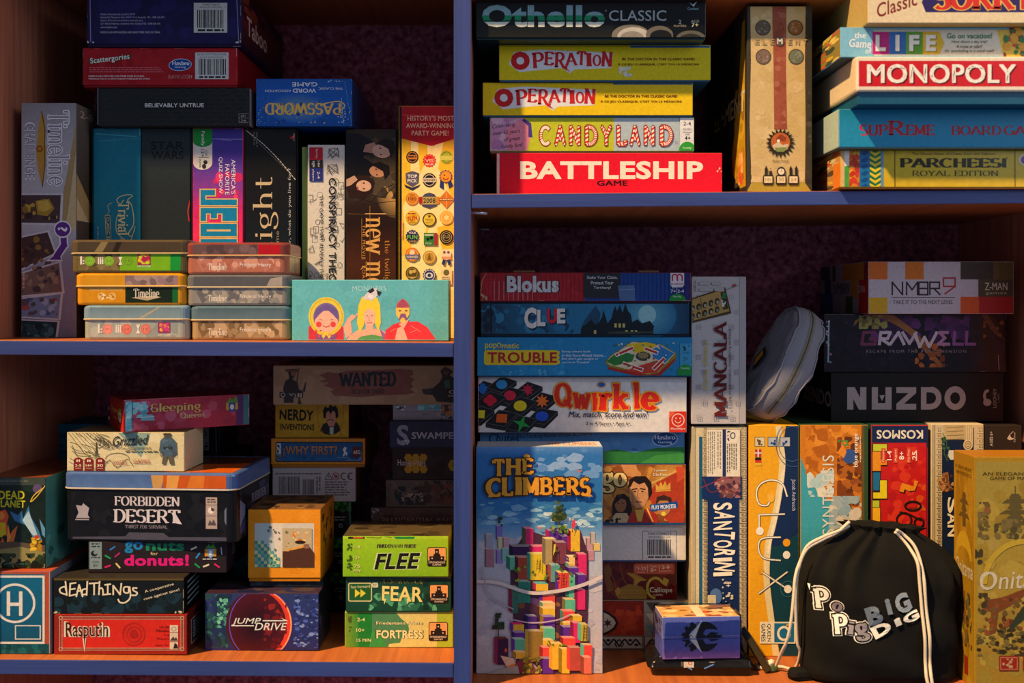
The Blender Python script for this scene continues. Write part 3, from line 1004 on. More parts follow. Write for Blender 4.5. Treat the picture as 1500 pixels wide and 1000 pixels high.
def a_consp(a):
    a.rect(450, 212, 506, 490, '#cfccc6')
    for i in range(34):
        x, y = R_.uniform(452, 503), R_.uniform(262, 410)
        if R_.random() < .6: x = R_.uniform(491, 504) if R_.random() < .5 else R_.uniform(452, 466)
        k = R_.random()
        if k < .35: a.ring(x, y, R_.uniform(3, 6), R_.uniform(3, 7), .7, '#77746e', 12)
        elif k < .6: a.frame(x - 4, y - 5, x + 4, y + 5, .7, '#77746e')
        else: a.line([(x + R_.uniform(-6, 6), y + R_.uniform(-6, 6)) for _ in range(5)], .7, '#77746e')
    for (x, y) in ((489, 223), (487, 246)):
        a.line([(x - 9, y + 8), (x + 6, y - 6), (x + 8, y + 7), (x - 7, y - 5), (x - 2, y + 9), (x + 5, y)], .8, '#55534f'); a.ring(x, y, 8, 6, .8, '#66635e', 12)
    a.rect(453.5, 216, 473, 234, '#b02030'); a.rect(453.5, 234, 473, 246, '#22262c'); a.rect(453.5, 246, 473, 265, '#27307e')
    a.T('family', 464, 225, 14, 4, '#e8c8c8', 90); a.T('14+', 467, 240, 9, 4, '#e0e0e0', 90); a.T('age', 459, 240, 9, 4, '#e0e0e0', 90); a.T('2-4', 467, 256, 10, 4, '#d8d8f0', 90); a.T('players', 459, 256, 16, 3.6, '#d8d8f0', 90)
    a.T('CONSPIRACY THEORY', 487, 346, 172, 10.5, '#191a1e', 90, .028)
    a.T('THE GAME THAT REVEALS THE TRUTH', 471, 360, 150, 5, '#2a2b2e', 90, .008)
co = game('game_box', 'white upright box covered with fine line sketches, beside the dark brown photo box', 'game box', (450.5, 212, 505, 490), .124, .22, zs(S_LM, 478, .11), '#cbc8c2', a_consp, mat='satin', lid=None)

def a_newmoon(a):
    a.grad(506, 190, 583, 490, [(0, '#332a20'), (.25, '#4a4030'), (.36, '#2a1c12'), (.45, '#24140c'), (.65, '#482410'), (.8, '#38200f'), (1, '#20140c')])
    a.glow(578, 283, 26, 34, '#c8a060', '#463c2c')
    a.blots(506, 200, 583, 290, ['#3c342a', '#4e4434', '#2c2620'], 26, 5, 12)
    for p in ([(520, 296), (545, 284), (560, 288), (580, 270)], [(545, 292), (560, 276), (583, 266)], [(530, 290), (550, 296), (583, 292)]): a.line(p, .8, '#1c1610')
    # three people photographed lying on the side of the box, heads to the right
    a.poly([(506, 195), (528, 196), (548, 208), (545, 222), (520, 236), (506, 240)], '#16161c')
    a.poly([(506, 240), (530, 228), (548, 240), (544, 256), (520, 262), (506, 260)], '#121014')
    a.poly([(535, 212), (548, 208), (553, 216), (546, 224), (532, 222)], '#a98474')
    a.ell(559, 221, 14, 9.5, '#c8a898', rot=10); a.poly([(550, 210), (562, 203), (577, 206), (579, 218), (573, 231), (569, 218), (560, 213)], '#241812')
    a.ell(553, 250, 12, 8.5, '#b58468', rot=8); a.poly([(543, 240), (556, 236), (570, 242), (571, 254), (564, 262), (561, 250), (552, 245)], '#1a1210')
    a.poly([(506, 272), (522, 256), (540, 256), (549, 266), (546, 280), (530, 290), (512, 288)], '#2c1a14')
    a.ell(533, 271, 11, 8, '#d0a890', rot=6); a.poly([(507, 262), (519, 256), (524, 262), (514, 270), (507, 272)], '#c09880')
    for (x, y) in ((557, 217), (558, 226), (551, 247), (552, 255), (533, 267), (533, 275)): a.ell(x, y, 1.6, 1, '#3a2620', 8)
    a.rect(523, 272, 525, 277, '#9a4a40')
    a.S('new moon', 546.5, 382, 132, 22, '#d8a45a', 90, .15, .05, .24)
    a.line([(542, 300), (542, 420)], .8, '#9a6a30'); a.line([(535, 311), (565, 311)], 1, '#e0b070'); a.line([(510, 311), (583, 313)], .5, '#8a5a2a')
    a.T('THE MOVIE', 533, 352, 50, 4.6, '#c88a44', 90, space=1.2); a.T('BOARD GAME', 533, 416, 60, 4.6, '#c88a44', 90, space=1.2)
    a.line([(530, 318), (530, 376)], .6, '#b07838')
    a.S('the twilight saga', 566.5, 402, 106, 10, '#b07a3a', 90, .12, .05, .2)
    a.line([(537, 388), (532, 387), (529, 391)], 1, '#d8a45a')
nm = game('game_box', 'dark brown upright box showing three people in a misty wood', 'game box', (506.5, 189, 582.5, 490), .122, .232, zs(S_LM, 545, .1), '#2c2016', a_newmoon, mat='gloss', lid='x+', gap=.03, tray='#15100c')

def a_party(a):
    a.grad(584, 155, 672, 490, [(0, '#e8b818'), (.45, '#f0cc40'), (.8, '#f4dc80'), (1, '#f2d870')])
    c = '#f8e9a8'
    for p in ([(602, 206), (612, 206), (626, 420), (600, 420)], [(626, 210), (634, 210), (660, 420), (632, 420)], [(590, 300), (640, 206), (650, 206), (606, 420)], [(640, 240), (668, 300), (668, 420), (616, 420)]): a.poly(p, c)
    a.poly([(584, 340), (606, 346), (600, 366), (584, 372)], '#ecc23a'); a.poly([(640, 330), (672, 320), (672, 360), (648, 362)], '#ecc23a')
    a.rect(584, 155, 588.5, 490, '#1e1a18')
    a.poly([(588.5, 155), (668, 155), (668, 202), (632, 213), (588.5, 202)], '#b01626')
    a.line([(590, 168), (664, 171)], 1, '#d85a60')
    for i, s_ in enumerate(("HISTORY'S MOST", 'AWARD-WINNING', 'PARTY GAME!')):
        a.T(s_, 631 if i < 2 else 630, 173 + i * 10.7, 68 if i == 0 else (72 if i == 1 else 54), 7.2, '#f0ddc0', 0, .015)
    def medal(x, y, r, c1, c2, kind='d', t=None, tc='#fff'):
        if kind == 's': a.star(x, y, r, r * .86, 14, c1)
        elif kind == 'd': a.ell(x, y, r, r, c1)
        if kind in 'sd':
            a.ring(x, y, r * .82, r * .82, r * .1, c2, 24)
        if t: a.T(t, x, y, r * 1.25, r * .5, tc, 0, .03)
    medal(604, 229, 9, '#2c2420', '#d0863a', 'd'); a.rect(597, 226, 611, 232, '#c07a34'); a.dashes(598, 227, 610, 231, 1, '#2c2420', 0)
    medal(629, 234, 10, '#d22c28', '#e86a5a', 's', 'VIS', '#f0c8b0'); a.dashes(623, 238, 635, 241, 1, '#f0d8c8', 0)
    medal(654, 229, 9.5, '#a8b83a', '#5c6e20', 'd'); a.rect(645, 227, 663, 233, '#c6cc60')
    a.poly([(594, 252), (604, 249), (614, 252), (613, 266), (604, 272), (595, 266)], '#5a5a72'); a.poly([(592, 268), (604, 273), (616, 268), (613, 272), (604, 277), (594, 272)], '#30344c')
    a.T('TOP', 604, 256.5, 14, 5, '#f2f2f4', 0, .04); a.T('PICK', 604, 263, 14, 5, '#f2f2f4', 0, .04)
    medal(629, 262, 10, '#1e1c1c', '#d8d0c0', 'd'); a.rect(619, 259, 639, 265, '#d8d0c0'); a.T('WINNER', 629, 262, 18, 3.4, '#1e1c1c', 0, .03)
    a.poly([(645, 262), (650, 266), (650, 276), (644, 272)], '#283a7c'); a.poly([(660, 262), (656, 266), (658, 274), (664, 270)], '#283a7c')
    medal(653, 257, 10, '#24407e', '#e0902c', 's'); a.ell(653, 257, 7, 7, '#f0a030'); a.ell(651, 255, 1, 1.4, '#30200c', 8); a.ring(653, 257, 5, 5, 1.4, '#8a3a14', 12, 20, 160)
    medal(604, 289, 9.5, '#cf8426', '#e8aa50', 'd', '100', '#8a4a10'); a.T('TOP', 604, 283.5, 7, 2.8, '#8a4a10')
    a.poly([(617, 288), (622, 282), (629, 280), (636, 282), (641, 288), (640, 299), (629, 303), (618, 299)], '#484c70'); a.rect(617, 286, 641, 297, '#b8a860'); a.T('2008', 629, 291.5, 18, 7, '#3a3430', 0, .04); a.rect(614, 286, 619, 296, '#b02428'); a.rect(639, 286, 644, 296, '#d08a2c')
    a.poly([(654, 277), (666, 290), (654, 303), (642, 290)], '#d07c28'); a.line([(654, 279), (654, 301)], .8, '#f0c080'); a.rect(643, 288.5, 665, 292, '#8a5a3a'); a.dashes(644, 289, 664, 291.8, 1, '#f0d0a0', 0)
    medal(604, 316, 10, '#d8b020', '#f0d860', 'd'); a.T('FUN', 604, 317, 14, 7, '#c02828', -12, .06); a.dashes(598, 309, 610, 312, 1, '#a02020', 0); a.T('AWARD', 604, 323, 10, 2.6, '#702018')
    medal(629, 319, 10, '#4a4010', '#e6cc50', 'd'); a.ell(629, 319, 7, 7, '#e2c840'); a.T('MENSA', 629, 319, 11, 2.6, '#4a4010', 0, .02); a.star(629, 314, 3, 1.2, 5, '#4a4010'); a.T('SELECT', 629, 323, 10, 2.4, '#4a4010')
    medal(654, 316, 10, '#eeb04a', '#f4d088', 'd'); a.star(654, 316, 5, 2.6, 6, '#f6e0a8')
    medal(604, 343, 10, '#20204c', '#4a4a80', 's'); a.T('FUN', 604, 344, 15, 6, '#78c048', 0, .05); a.T('YOUR', 604, 338, 11, 3.4, '#e8e0f0', 0, .03); a.T('GAME', 604, 350, 10, 2.6, '#e0b040')
    a.rect(621, 338, 640, 356, '#347a38'); a.rect(636, 338, 641, 356, '#a03434'); a.ell(627, 347, 2.4, 2.4, '#10240f', 10); a.ell(632, 345, 2.6, 2.6, '#10240f', 10); a.rect(622, 340, 635, 342, '#c8dcc0'); a.T('FREE', 628, 353, 9, 2.4, '#c8dcc0')
    medal(654, 344, 10, '#22201a', '#a89868', 'd'); a.ring(654, 344, 5.6, 5.6, .8, '#a89868', 20); a.dashes(649, 341.5, 659, 346.5, 2, '#a89868', 0)
    medal(604, 369, 10, '#d87a20', '#f0b060', 'd'); a.ell(604, 366, 4, 4, '#f0d8b8', 12); a.poly([(593, 369), (615, 369), (613, 376), (595, 376)], '#5a6090'); a.T('WINNER', 604, 372.5, 17, 3.4, '#f4e4d0')
    medal(629, 373, 9.6, '#b8903a', '#e8cc80', 'd'); a.poly([(626, 377), (629, 366), (632, 377)], '#7a5a1c')
    a.poly([(649, 376), (653, 377), (651, 385), (647, 383)], '#243a78'); a.poly([(659, 376), (655, 377), (657, 385), (661, 383)], '#243a78'); a.ell(654, 369, 7, 8, '#e0d4c4'); a.ell(651, 366, 2, 2, '#7a4a40', 8); a.ell(657, 366, 2, 2, '#7a4a40', 8); a.rect(647, 372, 661, 376, '#d89a70')
    medal(604, 396, 9.6, '#5a4a20', '#a08838', 'd'); a.ell(602, 394, 3, 3, '#c8b060', 12); a.ell(607, 393, 2.6, 2.6, '#c8b060', 12); a.poly([(596, 401), (612, 401), (604, 404)], '#c8b060')
    a.poly([(622, 404), (627, 404), (624, 413)], '#28386e'); a.poly([(636, 404), (631, 404), (634, 413)], '#28386e'); medal(629, 399, 10, '#2a3a72', '#d8d8e4', 's'); a.ell(629, 399, 5.6, 4, '#d8d8e4', 16); a.ell(629, 399, 2.6, 2.6, '#2a3a72', 12)
    a.rect(646, 389, 662, 412, '#e6d8b0'); a.ell(654, 395, 4.4, 4.4, '#6a6a3a', 16); a.dashes(648, 401, 661, 411, 4, '#6a6450')
    a.rect(587.5, 320, 589, 345, '#a83a38')
pg = game('game_box', 'yellow upright party box with red banner and three columns of round award medals', 'game box', (584, 155, 672, 490), .112, .24, zs(S_LM, 625, .08), '#e8c030', a_party, mat='gloss', lid=None, topc='#c06a20')

def a_believe(a):
    a.rect(144, 128, 372, 187, '#25292b')
    a.z += 0.00001
    for i in range(34):
        for j in range(9):
            x, y = 147 + i * 6.6, 130 + j * 6.6
            k = (i * 7 + j * 5) % 3
            p = ([(x, y + 3), (x + 3, y), (x + 6, y + 3)], [(x, y), (x + 3, y + 3), (x + 3, y + 6)], [(x + 6, y), (x + 3, y + 3), (x, y + 3)])[k]
            a.line(p, .7, '#33383a')
    a.T('BELIEVABLY UNTRUE', 257, 156.5, 86, 6.2, '#dcdcd8', 0, .022)
    a.frame(351, 169, 365.5, 183, .6, '#8a8c8a'); a.line([(351, 176), (365.5, 176)], .6, '#8a8c8a'); a.T('12+', 358, 172.6, 7, 3, '#c4c4c0'); a.T('2-6', 358, 179.6, 7, 3, '#c4c4c0')
    a.rect(144, 128, 146, 187, '#7a8286')
bu = game('game_box', 'charcoal box with small white capital title, lying under the red barcode box', 'game box', (144, 129, 366, 187.5), .104, .24, jp, '#25292b', a_believe, mat='matte', lid=None, sides='#8a8088', topc='#202426')

def a_scatter(a):
    a.rect(121, 70, 349, 127, '#a3141f')
    a.blots(122, 71, 348, 126, ['#ab1a24', '#98101c', '#a61620'], 60, 4, 14)
    a.T('Scattergories', 161, 87, 58, 10.5, '#e6ecdf', -7, .03, out='#1d3a24', ow=.07)
    a.dashes(131, 98, 242, 107, 3, '#c8606a'); a.T('MADE IN USA WITH DIE AND TIMER MADE IN CHINA.', 171, 111.5, 82, 2.6, '#eadcdc', 0, .02); a.T('FABRIQUE AUX E.-U. DE ET SABLIER FABRIQUES EN CHINE.', 175, 115.5, 90, 2.6, '#eadcdc', 0, .02)
    a.ell(264, 95, 17, 9, '#b8c8e0', rot=-4); a.ell(264, 95, 16, 8, '#154a9c', rot=-4); a.S('Hasbro', 265, 92.5, 25, 6, '#eef2f8', 0, .18, .08, .14); a.T('Gaming', 264, 98.6, 16, 3.6, '#eef2f8')
    a.T('GAME.COM', 264, 112.4, 33, 5, '#a3141f', 0, .02, out='#e8b8b0', ow=.05)
    a.barcode(286, 77, 335, 116, '#c8ccca', head=.14); a.T('A5226 SCATTERGORIES', 310, 80, 43, 2.6, '#2a2a2c'); a.T('PROOF OF PURCHASE', 310, 84, 34, 2, '#2a2a2c')
    a.wear(34, '#cfa8a4', ln=20)
sg = game('game_box', 'red box with barcode, blue oval badge and chipped edges, between two dark boxes', 'game box', (121, 70, 348, 127.5), .10, .25, bu, '#a3141f', a_scatter, mat='satin', lid='z', gap=.05, tray='#7a0e18', sides='#7a1018')

def a_taboo(a):
    a.rect(126, -14, 355, 67, '#1d1a4e')
    a.blots(128, -10, 352, 66, ['#211d58', '#191646', '#241f5e'], 70, 4, 16)
    for i, s_ in enumerate(('Hasbro Australia Ltd., Level 5, 67-71', 'Epping Rd, Macquarie Park, NSW 2113, Australia. TEL. 1300 138 697.', 'Hasbro NZ (a branch of Hasbro Australia Ltd.),', '221 Albany Highway, Auckland, New Zealand TEL. 0508 828 200.', 'www.hasbro.com')):
        a.T(s_, 147.5 + (50, 94, 62, 88, 24)[i] / 2, 20.6 + 4.6 * i, (50, 94, 62, 88, 24)[i], 3.2, '#b9b8cc', 0, .004)
    a.T('MADE IN USA WITH BUZZER AND SAND TIMER MADE IN CHINA.', 191, 46.5, 88, 2.8, '#c6c5d6', 0, .01)
    a.barcode(284, 4, 333, 47, '#c4c8c6', head=.14); a.T('C1908 TABOO', 309, 6.8, 26, 3, '#2a2a2c'); a.T('PROOF OF PURCHASE', 309, 10.6, 32, 2.2, '#2a2a2c')
    a.line([(132, -10), (133, 60)], 1.2, '#8a88a8'); a.line([(347, 0), (350, 64)], 1, '#8a88a8')
    a.wear(44, '#c4c2cc', ln=22)
    a.blots(128, 58, 138, 67, ['#d0ccd0'], 6, 1, 3); a.blots(342, 58, 354, 67, ['#d0ccd0'], 7, 1, 3)
    a.line([(222, 65.5), (280, 65)], 1.4, '#7a5a50')
def a_taboo_r(a):
    a.grad(0, 0, 100, 100, [(0, '#1a1230'), (.3, '#5a2a2c'), (1, '#2a1420')])
    a.blots(0, 0, 60, 70, ['#8a3a2c', '#5c2430', '#3a1a34'], 24, 5, 16)
    a.T('Taboo', 34, 52, 46, 34, '#d8b8a8', 0, .04, out='#5a2020', ow=.06)
tb = game('game_box', 'navy box with barcode and worn white corners, topmost of the upper left stack', 'game box', (127, -14, 354, 67), .095, .25, sg, '#1d1a4e', a_taboo, right=a_taboo_r, mat='satin', lid='z', gap=.05, tray='#15123a', sides='#3a1c24', baseart=lambda a: a.wear(10, '#9a98a8'))

def a_pass(a):
    a.grad(375, 115, 517, 187, [(0, '#0d53a8'), (.5, '#0f5cb8'), (1, '#0b4fa4')])
    a.glow(436, 160, 46, 22, '#6a93a4', '#0f5cb8')
    a.blots(380, 150, 512, 184, ['#2a70c0', '#0b4696', '#123f86'], 30, 1, 3.5); a.blots(400, 148, 480, 184, ['#8a9aa8', '#5a7a9a', '#a89a90'], 34, .6, 1.8)
    a.S('PASSWORD', 444, 161, 112, 18, '#e6b855', 180, .21, .12, .2)
    a.line(spl2([(499, 164), (505, 156), (497, 150), (480, 152), (470, 156)]), 1.6, '#e6c065')
    a.line(spl2([(428, 160), (420, 166), (412, 160), (408, 152)]), 1.2, '#e6c065')
    a.T('THE CLASSIC', 484.5, 130.5, 36, 3.4, '#d8e2ee', 180, .01); a.T('WORD', 446, 133.5, 34, 6.4, '#dfe8f2', 180, .03); a.T('ASSOCIATION', 407.5, 134, 38, 3.6, '#d8e2ee', 180, .01); a.T('GAME', 446.5, 124, 37, 6.4, '#dfe8f2', 180, .03)
    a.blots(480, 117, 502, 121, ['#8ab0d8'], 7, .8, 1.8); a.blots(376, 140, 388, 184, ['#5a8ab8', '#8aa8c4'], 14, .5, 1.6); a.blots(494, 150, 514, 184, ['#8ab0d0', '#c8d4dc'], 24, .5, 1.5)
    a.line([(393, 140), (393, 182)], .7, '#4a88c8'); a.line([(500, 145), (503, 182)], 1, '#8ab4dc'); a.line([(505, 120), (515, 182)], .7, '#5a94cc')
    a.wear(16, '#a8c4e0')
pw = game('game_box', 'glossy blue box turned upside down so its gold title is inverted', 'game box', (375, 115.5, 516, 187.5), .106, .23, tw, '#0e56ae', a_pass, mat='crinkle', lid=None, sides='#0a3f86')

# tins of the front stacks -------------------------------------------------
def icons(a, y, cs, txt):
    for x, c, k in zip((136, 162, 186), cs, (0, 1, 2)):
        a.ell(x, y, 7.2, 7.2, '#c8cfae' if k < 0 else c); a.ell(x, y, 5.6, 5.6, mix(C(c), (0, 0, 0), .18)); a.T(txt[k], x, y, 6, 3.6, c)
    a.rect(119, y - 5, 121.5, y + 5, '#ece8dc'); a.ell(120.2, y - 5.5, 1.6, 1.6, '#ece8dc', 10); a.ell(125, y + 3.4, 1.2, 1.2, '#ece8dc', 8); a.ell(125, y - 1, 1.2, 1.2, '#ece8dc', 8)
    for x in (144, 147.6, 151.2): a.rect(x, y - 3.4, x + 2.2, y + 5, '#ece8dc'); a.ell(x + 1.1, y - 4.6, 1.3, 1.3, '#ece8dc', 8)
    a.poly([(172, y - 6), (178, y - 6), (175, y), (178, y + 6), (172, y + 6), (175, y)], '#ece8dc')

SL1 = lambda x: zs(S_LM, x, .03)
def t_grey(a):
    a.grad(119, 447, 277, 492, [(0, '#96a4a4'), (1, '#a8b4b0')])
    a.rect(119, 447, 130, 492, '#b9a67a')
    a.blots(130, 465, 260, 492, ['#a0b0ae', '#b2bcb6', '#8e9e9e'], 24, 4, 12)
    o = 26 - 1; 
    icons2(a, 145, 479, ['#e89a90', '#e48478', '#e08a80'], ('10+', '2-8', '15'))
    a.rect(231, 470, 249, 484, '#9a3a6a'); a.blots(232, 471, 248, 483, ['#e8c040', '#e08a60', '#c84a8a'], 12, 2, 4); a.T('ASMODEE', 240, 487, 18, 3, '#e8e4dc')
def icons2(a, x0, y, cs, txt):
    for i in range(3):
        x = x0 + (12, 40, 68)[i]
        a.ell(x, y, 7.6, 7.2, cs[i]); a.ring(x, y, 6.4, 6, .8, mix(C(cs[i]), (0, 0, 0), .35)); a.T(txt[i], x, y, 7, 3.8, mix(C(cs[i]), (0, 0, 0), .55))
    k = '#efebe0'
    a.rect(x0 - 2, y - 4, x0 + .8, y + 5.5, k); a.ell(x0 - .6, y - 5.4, 1.7, 1.7, k, 10); a.ell(x0 + 3, y + 4, 1.2, 1.2, k, 8); a.ell(x0 + 3, y, 1.2, 1.2, k, 8)
    for j in range(3):
        x = x0 + 24 + j * 3; a.rect(x, y - 3, x + 2, y + 5, k); a.ell(x + 1, y - 4.4, 1.2, 1.2, k, 8)
    a.poly([(x0 + 54, y - 6), (x0 + 60, y - 6), (x0 + 57.4, y), (x0 + 60, y + 6), (x0 + 54, y + 6), (x0 + 56.6, y)], k)
def t_yellow(a):
    a.rect(107, 400, 183, 446, '#d89418'); a.rect(183, 400, 258, 446, '#1c2a1c'); a.rect(252, 400, 272, 446, '#1a6a34')
    a.T('Science and Discoveries', 155, 423.5, 48, 4, '#f0d8a0'); a.ell(148, 434, 5.6, 5.6, '#e8c070'); a.ell(164, 434, 5.6, 5.6, '#e8c070'); a.blots(144, 430, 168, 438, ['#f6ead0', '#b87c20'], 14, 1, 2.4)
    a.poly([(192, 436), (215, 440), (236, 435), (215, 433)], '#b8a888'); a.S('Timeline', 214, 429, 38, 14, '#e6e0d0', 0, .16, .06, .18)
def t_green(a):
    a.rect(100, 350, 175, 402, '#6a5a34'); a.blots(100, 370, 176, 402, ['#7a6a3e', '#574a2c', '#86764a'], 22, 5, 12); a.rect(175, 350, 256, 402, '#7ab81e'); a.rect(249, 350, 270, 402, '#1e9a3c')
    icons2(a, 119, 383, ['#8cc63c', '#8cc63c', '#7ab42a'], ('10+', '2-8', '15'))
    a.rect(201, 372, 220, 389, '#a82c5a'); a.blots(202, 373, 219, 388, ['#f0d020', '#f08a20', '#e0305a', '#c8e030'], 14, 2, 4); a.T('ASMODEE', 210.5, 391, 20, 3, '#f0f0e0')
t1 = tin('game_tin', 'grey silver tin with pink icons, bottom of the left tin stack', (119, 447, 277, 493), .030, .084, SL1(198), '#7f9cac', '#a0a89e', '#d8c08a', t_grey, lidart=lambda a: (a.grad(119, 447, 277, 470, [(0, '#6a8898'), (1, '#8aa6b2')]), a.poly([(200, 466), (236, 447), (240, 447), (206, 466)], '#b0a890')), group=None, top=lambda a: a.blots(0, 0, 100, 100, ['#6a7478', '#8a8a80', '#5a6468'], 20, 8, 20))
t2 = tin('game_tin', 'orange and black tin in the middle of the left tin stack', (108, 400, 273, 446.5), .030, .085, t1, '#d89418', '#d89418', '#e8c884', t_yellow, lidart=lambda a: (a.rect(107, 398, 183, 424, '#d89a20'), a.rect(183, 398, 273, 424, '#8a7478'), a.blots(184, 400, 270, 420, ['#9a8088', '#7a686c', '#a89088'], 16, 4, 10)))
t3 = tin('game_tin', 'brown and bright green tin on top of the left tin stack', (101, 351, 277, 401), .030, .086, t2, '#5a4c34', '#6a5a34', '#d8c08a', t_green, lidart=lambda a: (a.rect(100, 350, 280, 374, '#4c4030'), a.poly([(150, 352), (160, 352), (150, 370), (138, 370)], '#8a7a54'), a.poly([(172, 352), (180, 352), (172, 370), (164, 370)], '#2c2418')), top=lambda a: (a.rect(0, 0, 100, 100, '#8a7848'), a.blots(0, 0, 100, 100, ['#a08c58', '#6a5a34'], 14, 8, 20)))
def t_fh(bg, d1, d2):
    def f(a):
        a.rect(270, 350, 445, 495, bg)
        for k in range(6):
            x = 296 + k * 23; y = a.y1 - 3
            a.poly([(x, y), (x - 9, y - 17), (x + 6, y - 26), (x + 14, y - 12)], d1 if k % 2 else d2)
        a.blots(290, a.y0 + 18, 420, a.y1, [d1, d2, bg], 26, 3, 8)
        a.S('Timeline', 318, a.y1 - 11, 28, 10, '#f0e6d8', 0, .16, .06, .18); a.T('Frédéric Henry', 374, a.y1 - 13, 46, 7, '#f2e8de', 0, .01)
    return f
def t_right(a):
    a.rect(0, 0, 100, 100, '#b09868'); a.T('STRAIGHT', 50, 60, 70, 12, '#4a3824', 90)
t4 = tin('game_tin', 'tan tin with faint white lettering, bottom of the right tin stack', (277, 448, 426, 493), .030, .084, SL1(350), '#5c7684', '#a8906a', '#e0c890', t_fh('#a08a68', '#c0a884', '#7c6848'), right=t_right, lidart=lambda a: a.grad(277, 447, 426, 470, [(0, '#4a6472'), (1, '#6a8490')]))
t5 = tin('game_tin', 'grey tin in the middle of the right tin stack', (271, 402, 426, 447.5), .030, .085, t4, '#6a6c70', '#8a8680', '#d8c49a', t_fh('#8c8c8a', '#aaa49a', '#6c6c70'), right=t_right, lidart=lambda a: (a.rect(271, 400, 426, 425, '#5a5c62'), a.poly([(388, 424), (396, 408), (420, 404), (426, 424)], '#a8a098')))
t6 = tin('game_tin', 'tin with a red banded lid and pinkish body, topmost of the right tin stack', (270, 355, 423, 401), .030, .086, t5, '#8a4038', '#b06a54', '#e0bc84', t_fh('#b4705c', '#dca08a', '#c07e70'), right=t_right, lidart=lambda a: (a.rect(270, 354, 380, 376, '#6a5254'), a.rect(378, 354, 426, 376, '#b81c26'), a.blots(285, 356, 376, 374, ['#7c6264', '#584448'], 12, 4, 9)), top=lambda a: a.blots(0, 0, 100, 100, ['#6a5254', '#8a5a50'], 12, 8, 20))

def a_monikers(a):
    a.rect(427, 410, 658, 495, '#62b9c4')
    a.blots(430, 412, 656, 494, ['#66bdc8', '#5db3be'], 30, 6, 18)
    a.T('MONIKERS', 541, 422, 50, 7, '#a8dde2', 0, .02)
    # nesting doll
    a.poly([(452, 496), (452, 476), (460, 468), (494, 468), (503, 476), (504, 496)], '#cc3a48')
    a.ell(478, 461, 26, 27, '#e6cf4c'); a.ring(478, 461, 24, 25, 1.2, '#cdb238'); a.ell(478, 462, 19, 20, '#7a68a8'); a.ell(478, 468, 17, 15, '#f0b8a4'); a.poly([(461, 466), (462, 452), (478, 443), (494, 452), (495, 466), (486, 457), (478, 450), (468, 458)], '#6d5c9e')
    a.ell(467, 472, 4, 4, '#dc4a48'); a.ell(488, 472, 4, 4, '#dc4a48'); a.line([(473, 474), (478, 476), (483, 474)], 1.2, '#b03a4a'); a.line([(468, 465), (472, 466)], .8, '#7a4a50'); a.line([(484, 466), (488, 465)], .8, '#7a4a50')
    a.poly([(462, 486), (494, 486), (490, 496), (465, 496)], '#7a5a9a'); a.poly([(477, 482), (471, 488), (474, 492), (478, 486), (482, 492), (485, 488)], '#ecd04a'); a.blots(456, 480, 500, 495, ['#d8485a', '#8a3a6a'], 10, 1, 2.4)
    # person with a tall blond wig
    a.poly([(506, 496), (512, 488), (524, 480), (556, 478), (568, 486), (572, 496)], '#f0b49c'); a.poly([(520, 496), (528, 489), (545, 486), (560, 489), (570, 496)], '#58a060')
    a.poly([(507, 492), (503, 476), (509, 464), (516, 458), (522, 462), (514, 468), (516, 484)], '#f0b49c'); a.line([(518, 463), (524, 457)], 2, '#f0b49c')
    a.poly([(527, 484), (523, 470), (525, 446), (530, 434), (542, 430), (553, 435), (557, 446), (558, 470), (554, 482), (549, 470), (549, 456), (534, 456), (533, 474)], '#ecd440')
    a.ell(541.5, 463, 8.6, 13, '#f2bca6'); a.poly([(536, 474), (547, 474), (548, 483), (535, 483)], '#f0b49c'); a.ell(538, 460, 1.1, .8, '#5a4a58', 8); a.ell(545, 460, 1.1, .8, '#5a4a58', 8); a.line([(541, 460), (540, 466), (542, 467)], .8, '#c88474'); a.line([(538, 470), (545, 470)], 1, '#b8505a')
    a.poly([(531, 436), (541, 424), (552, 421), (553, 432), (545, 439)], '#d8d4dc'); a.poly([(538, 426), (546, 421), (549, 425), (543, 429)], '#2c2a38'); a.poly([(551, 424), (559, 427), (555, 433)], '#2c2a38'); a.ell(543, 433, 4, 3, '#eceaf0')
    a.poly([(556, 478), (570, 490), (572, 496), (562, 496)], '#8a6aa0')
    # person in a mask and red cape
    a.poly([(563, 496), (565, 480), (576, 472), (590, 468), (612, 468), (626, 476), (638, 492), (636, 496)], '#dc3c46'); a.poly([(578, 496), (582, 478), (590, 474), (596, 490), (598, 496)], '#f2b6a0'); a.poly([(584, 472), (600, 464), (592, 477)], '#f0b49c')
    a.ell(590, 452, 10, 15, '#d05a5c'); a.poly([(580, 449), (600, 449), (600, 458), (596, 464), (584, 464), (580, 458)], '#ecc860'); a.ell(586, 453, 2.2, 1.2, '#8a4a50', 8); a.ell(595, 453, 2.2, 1.2, '#8a4a50', 8); a.poly([(587, 457), (594, 457), (597, 466), (590, 462), (584, 466)], '#8a5a8c'); a.ell(590, 467, 4, 3.4, '#ecc860', 12); a.poly([(581, 446), (590, 436), (599, 446), (590, 449)], '#a8506c')
    for p in ([(602, 474), (616, 482)], [(600, 484), (610, 480)], [(572, 482), (580, 478)]): a.line(p, 1, '#f08078')
    a.rect(427, 493.5, 658, 495, '#7ac8d0')
mk = game('game_box', 'low turquoise box with three cartoon people, standing at the shelf front beside the tins', 'game box', (427.5, 410, 657.5, 495), .028, .045, zs(S_LM, 540, .03), '#62b9c4', a_monikers, mat='satin', lid=None)

# ------------------------------------------------------------------ left bay, lower compartment
SB = lambda x, Y=.02: zs(S_LB, x, Y)

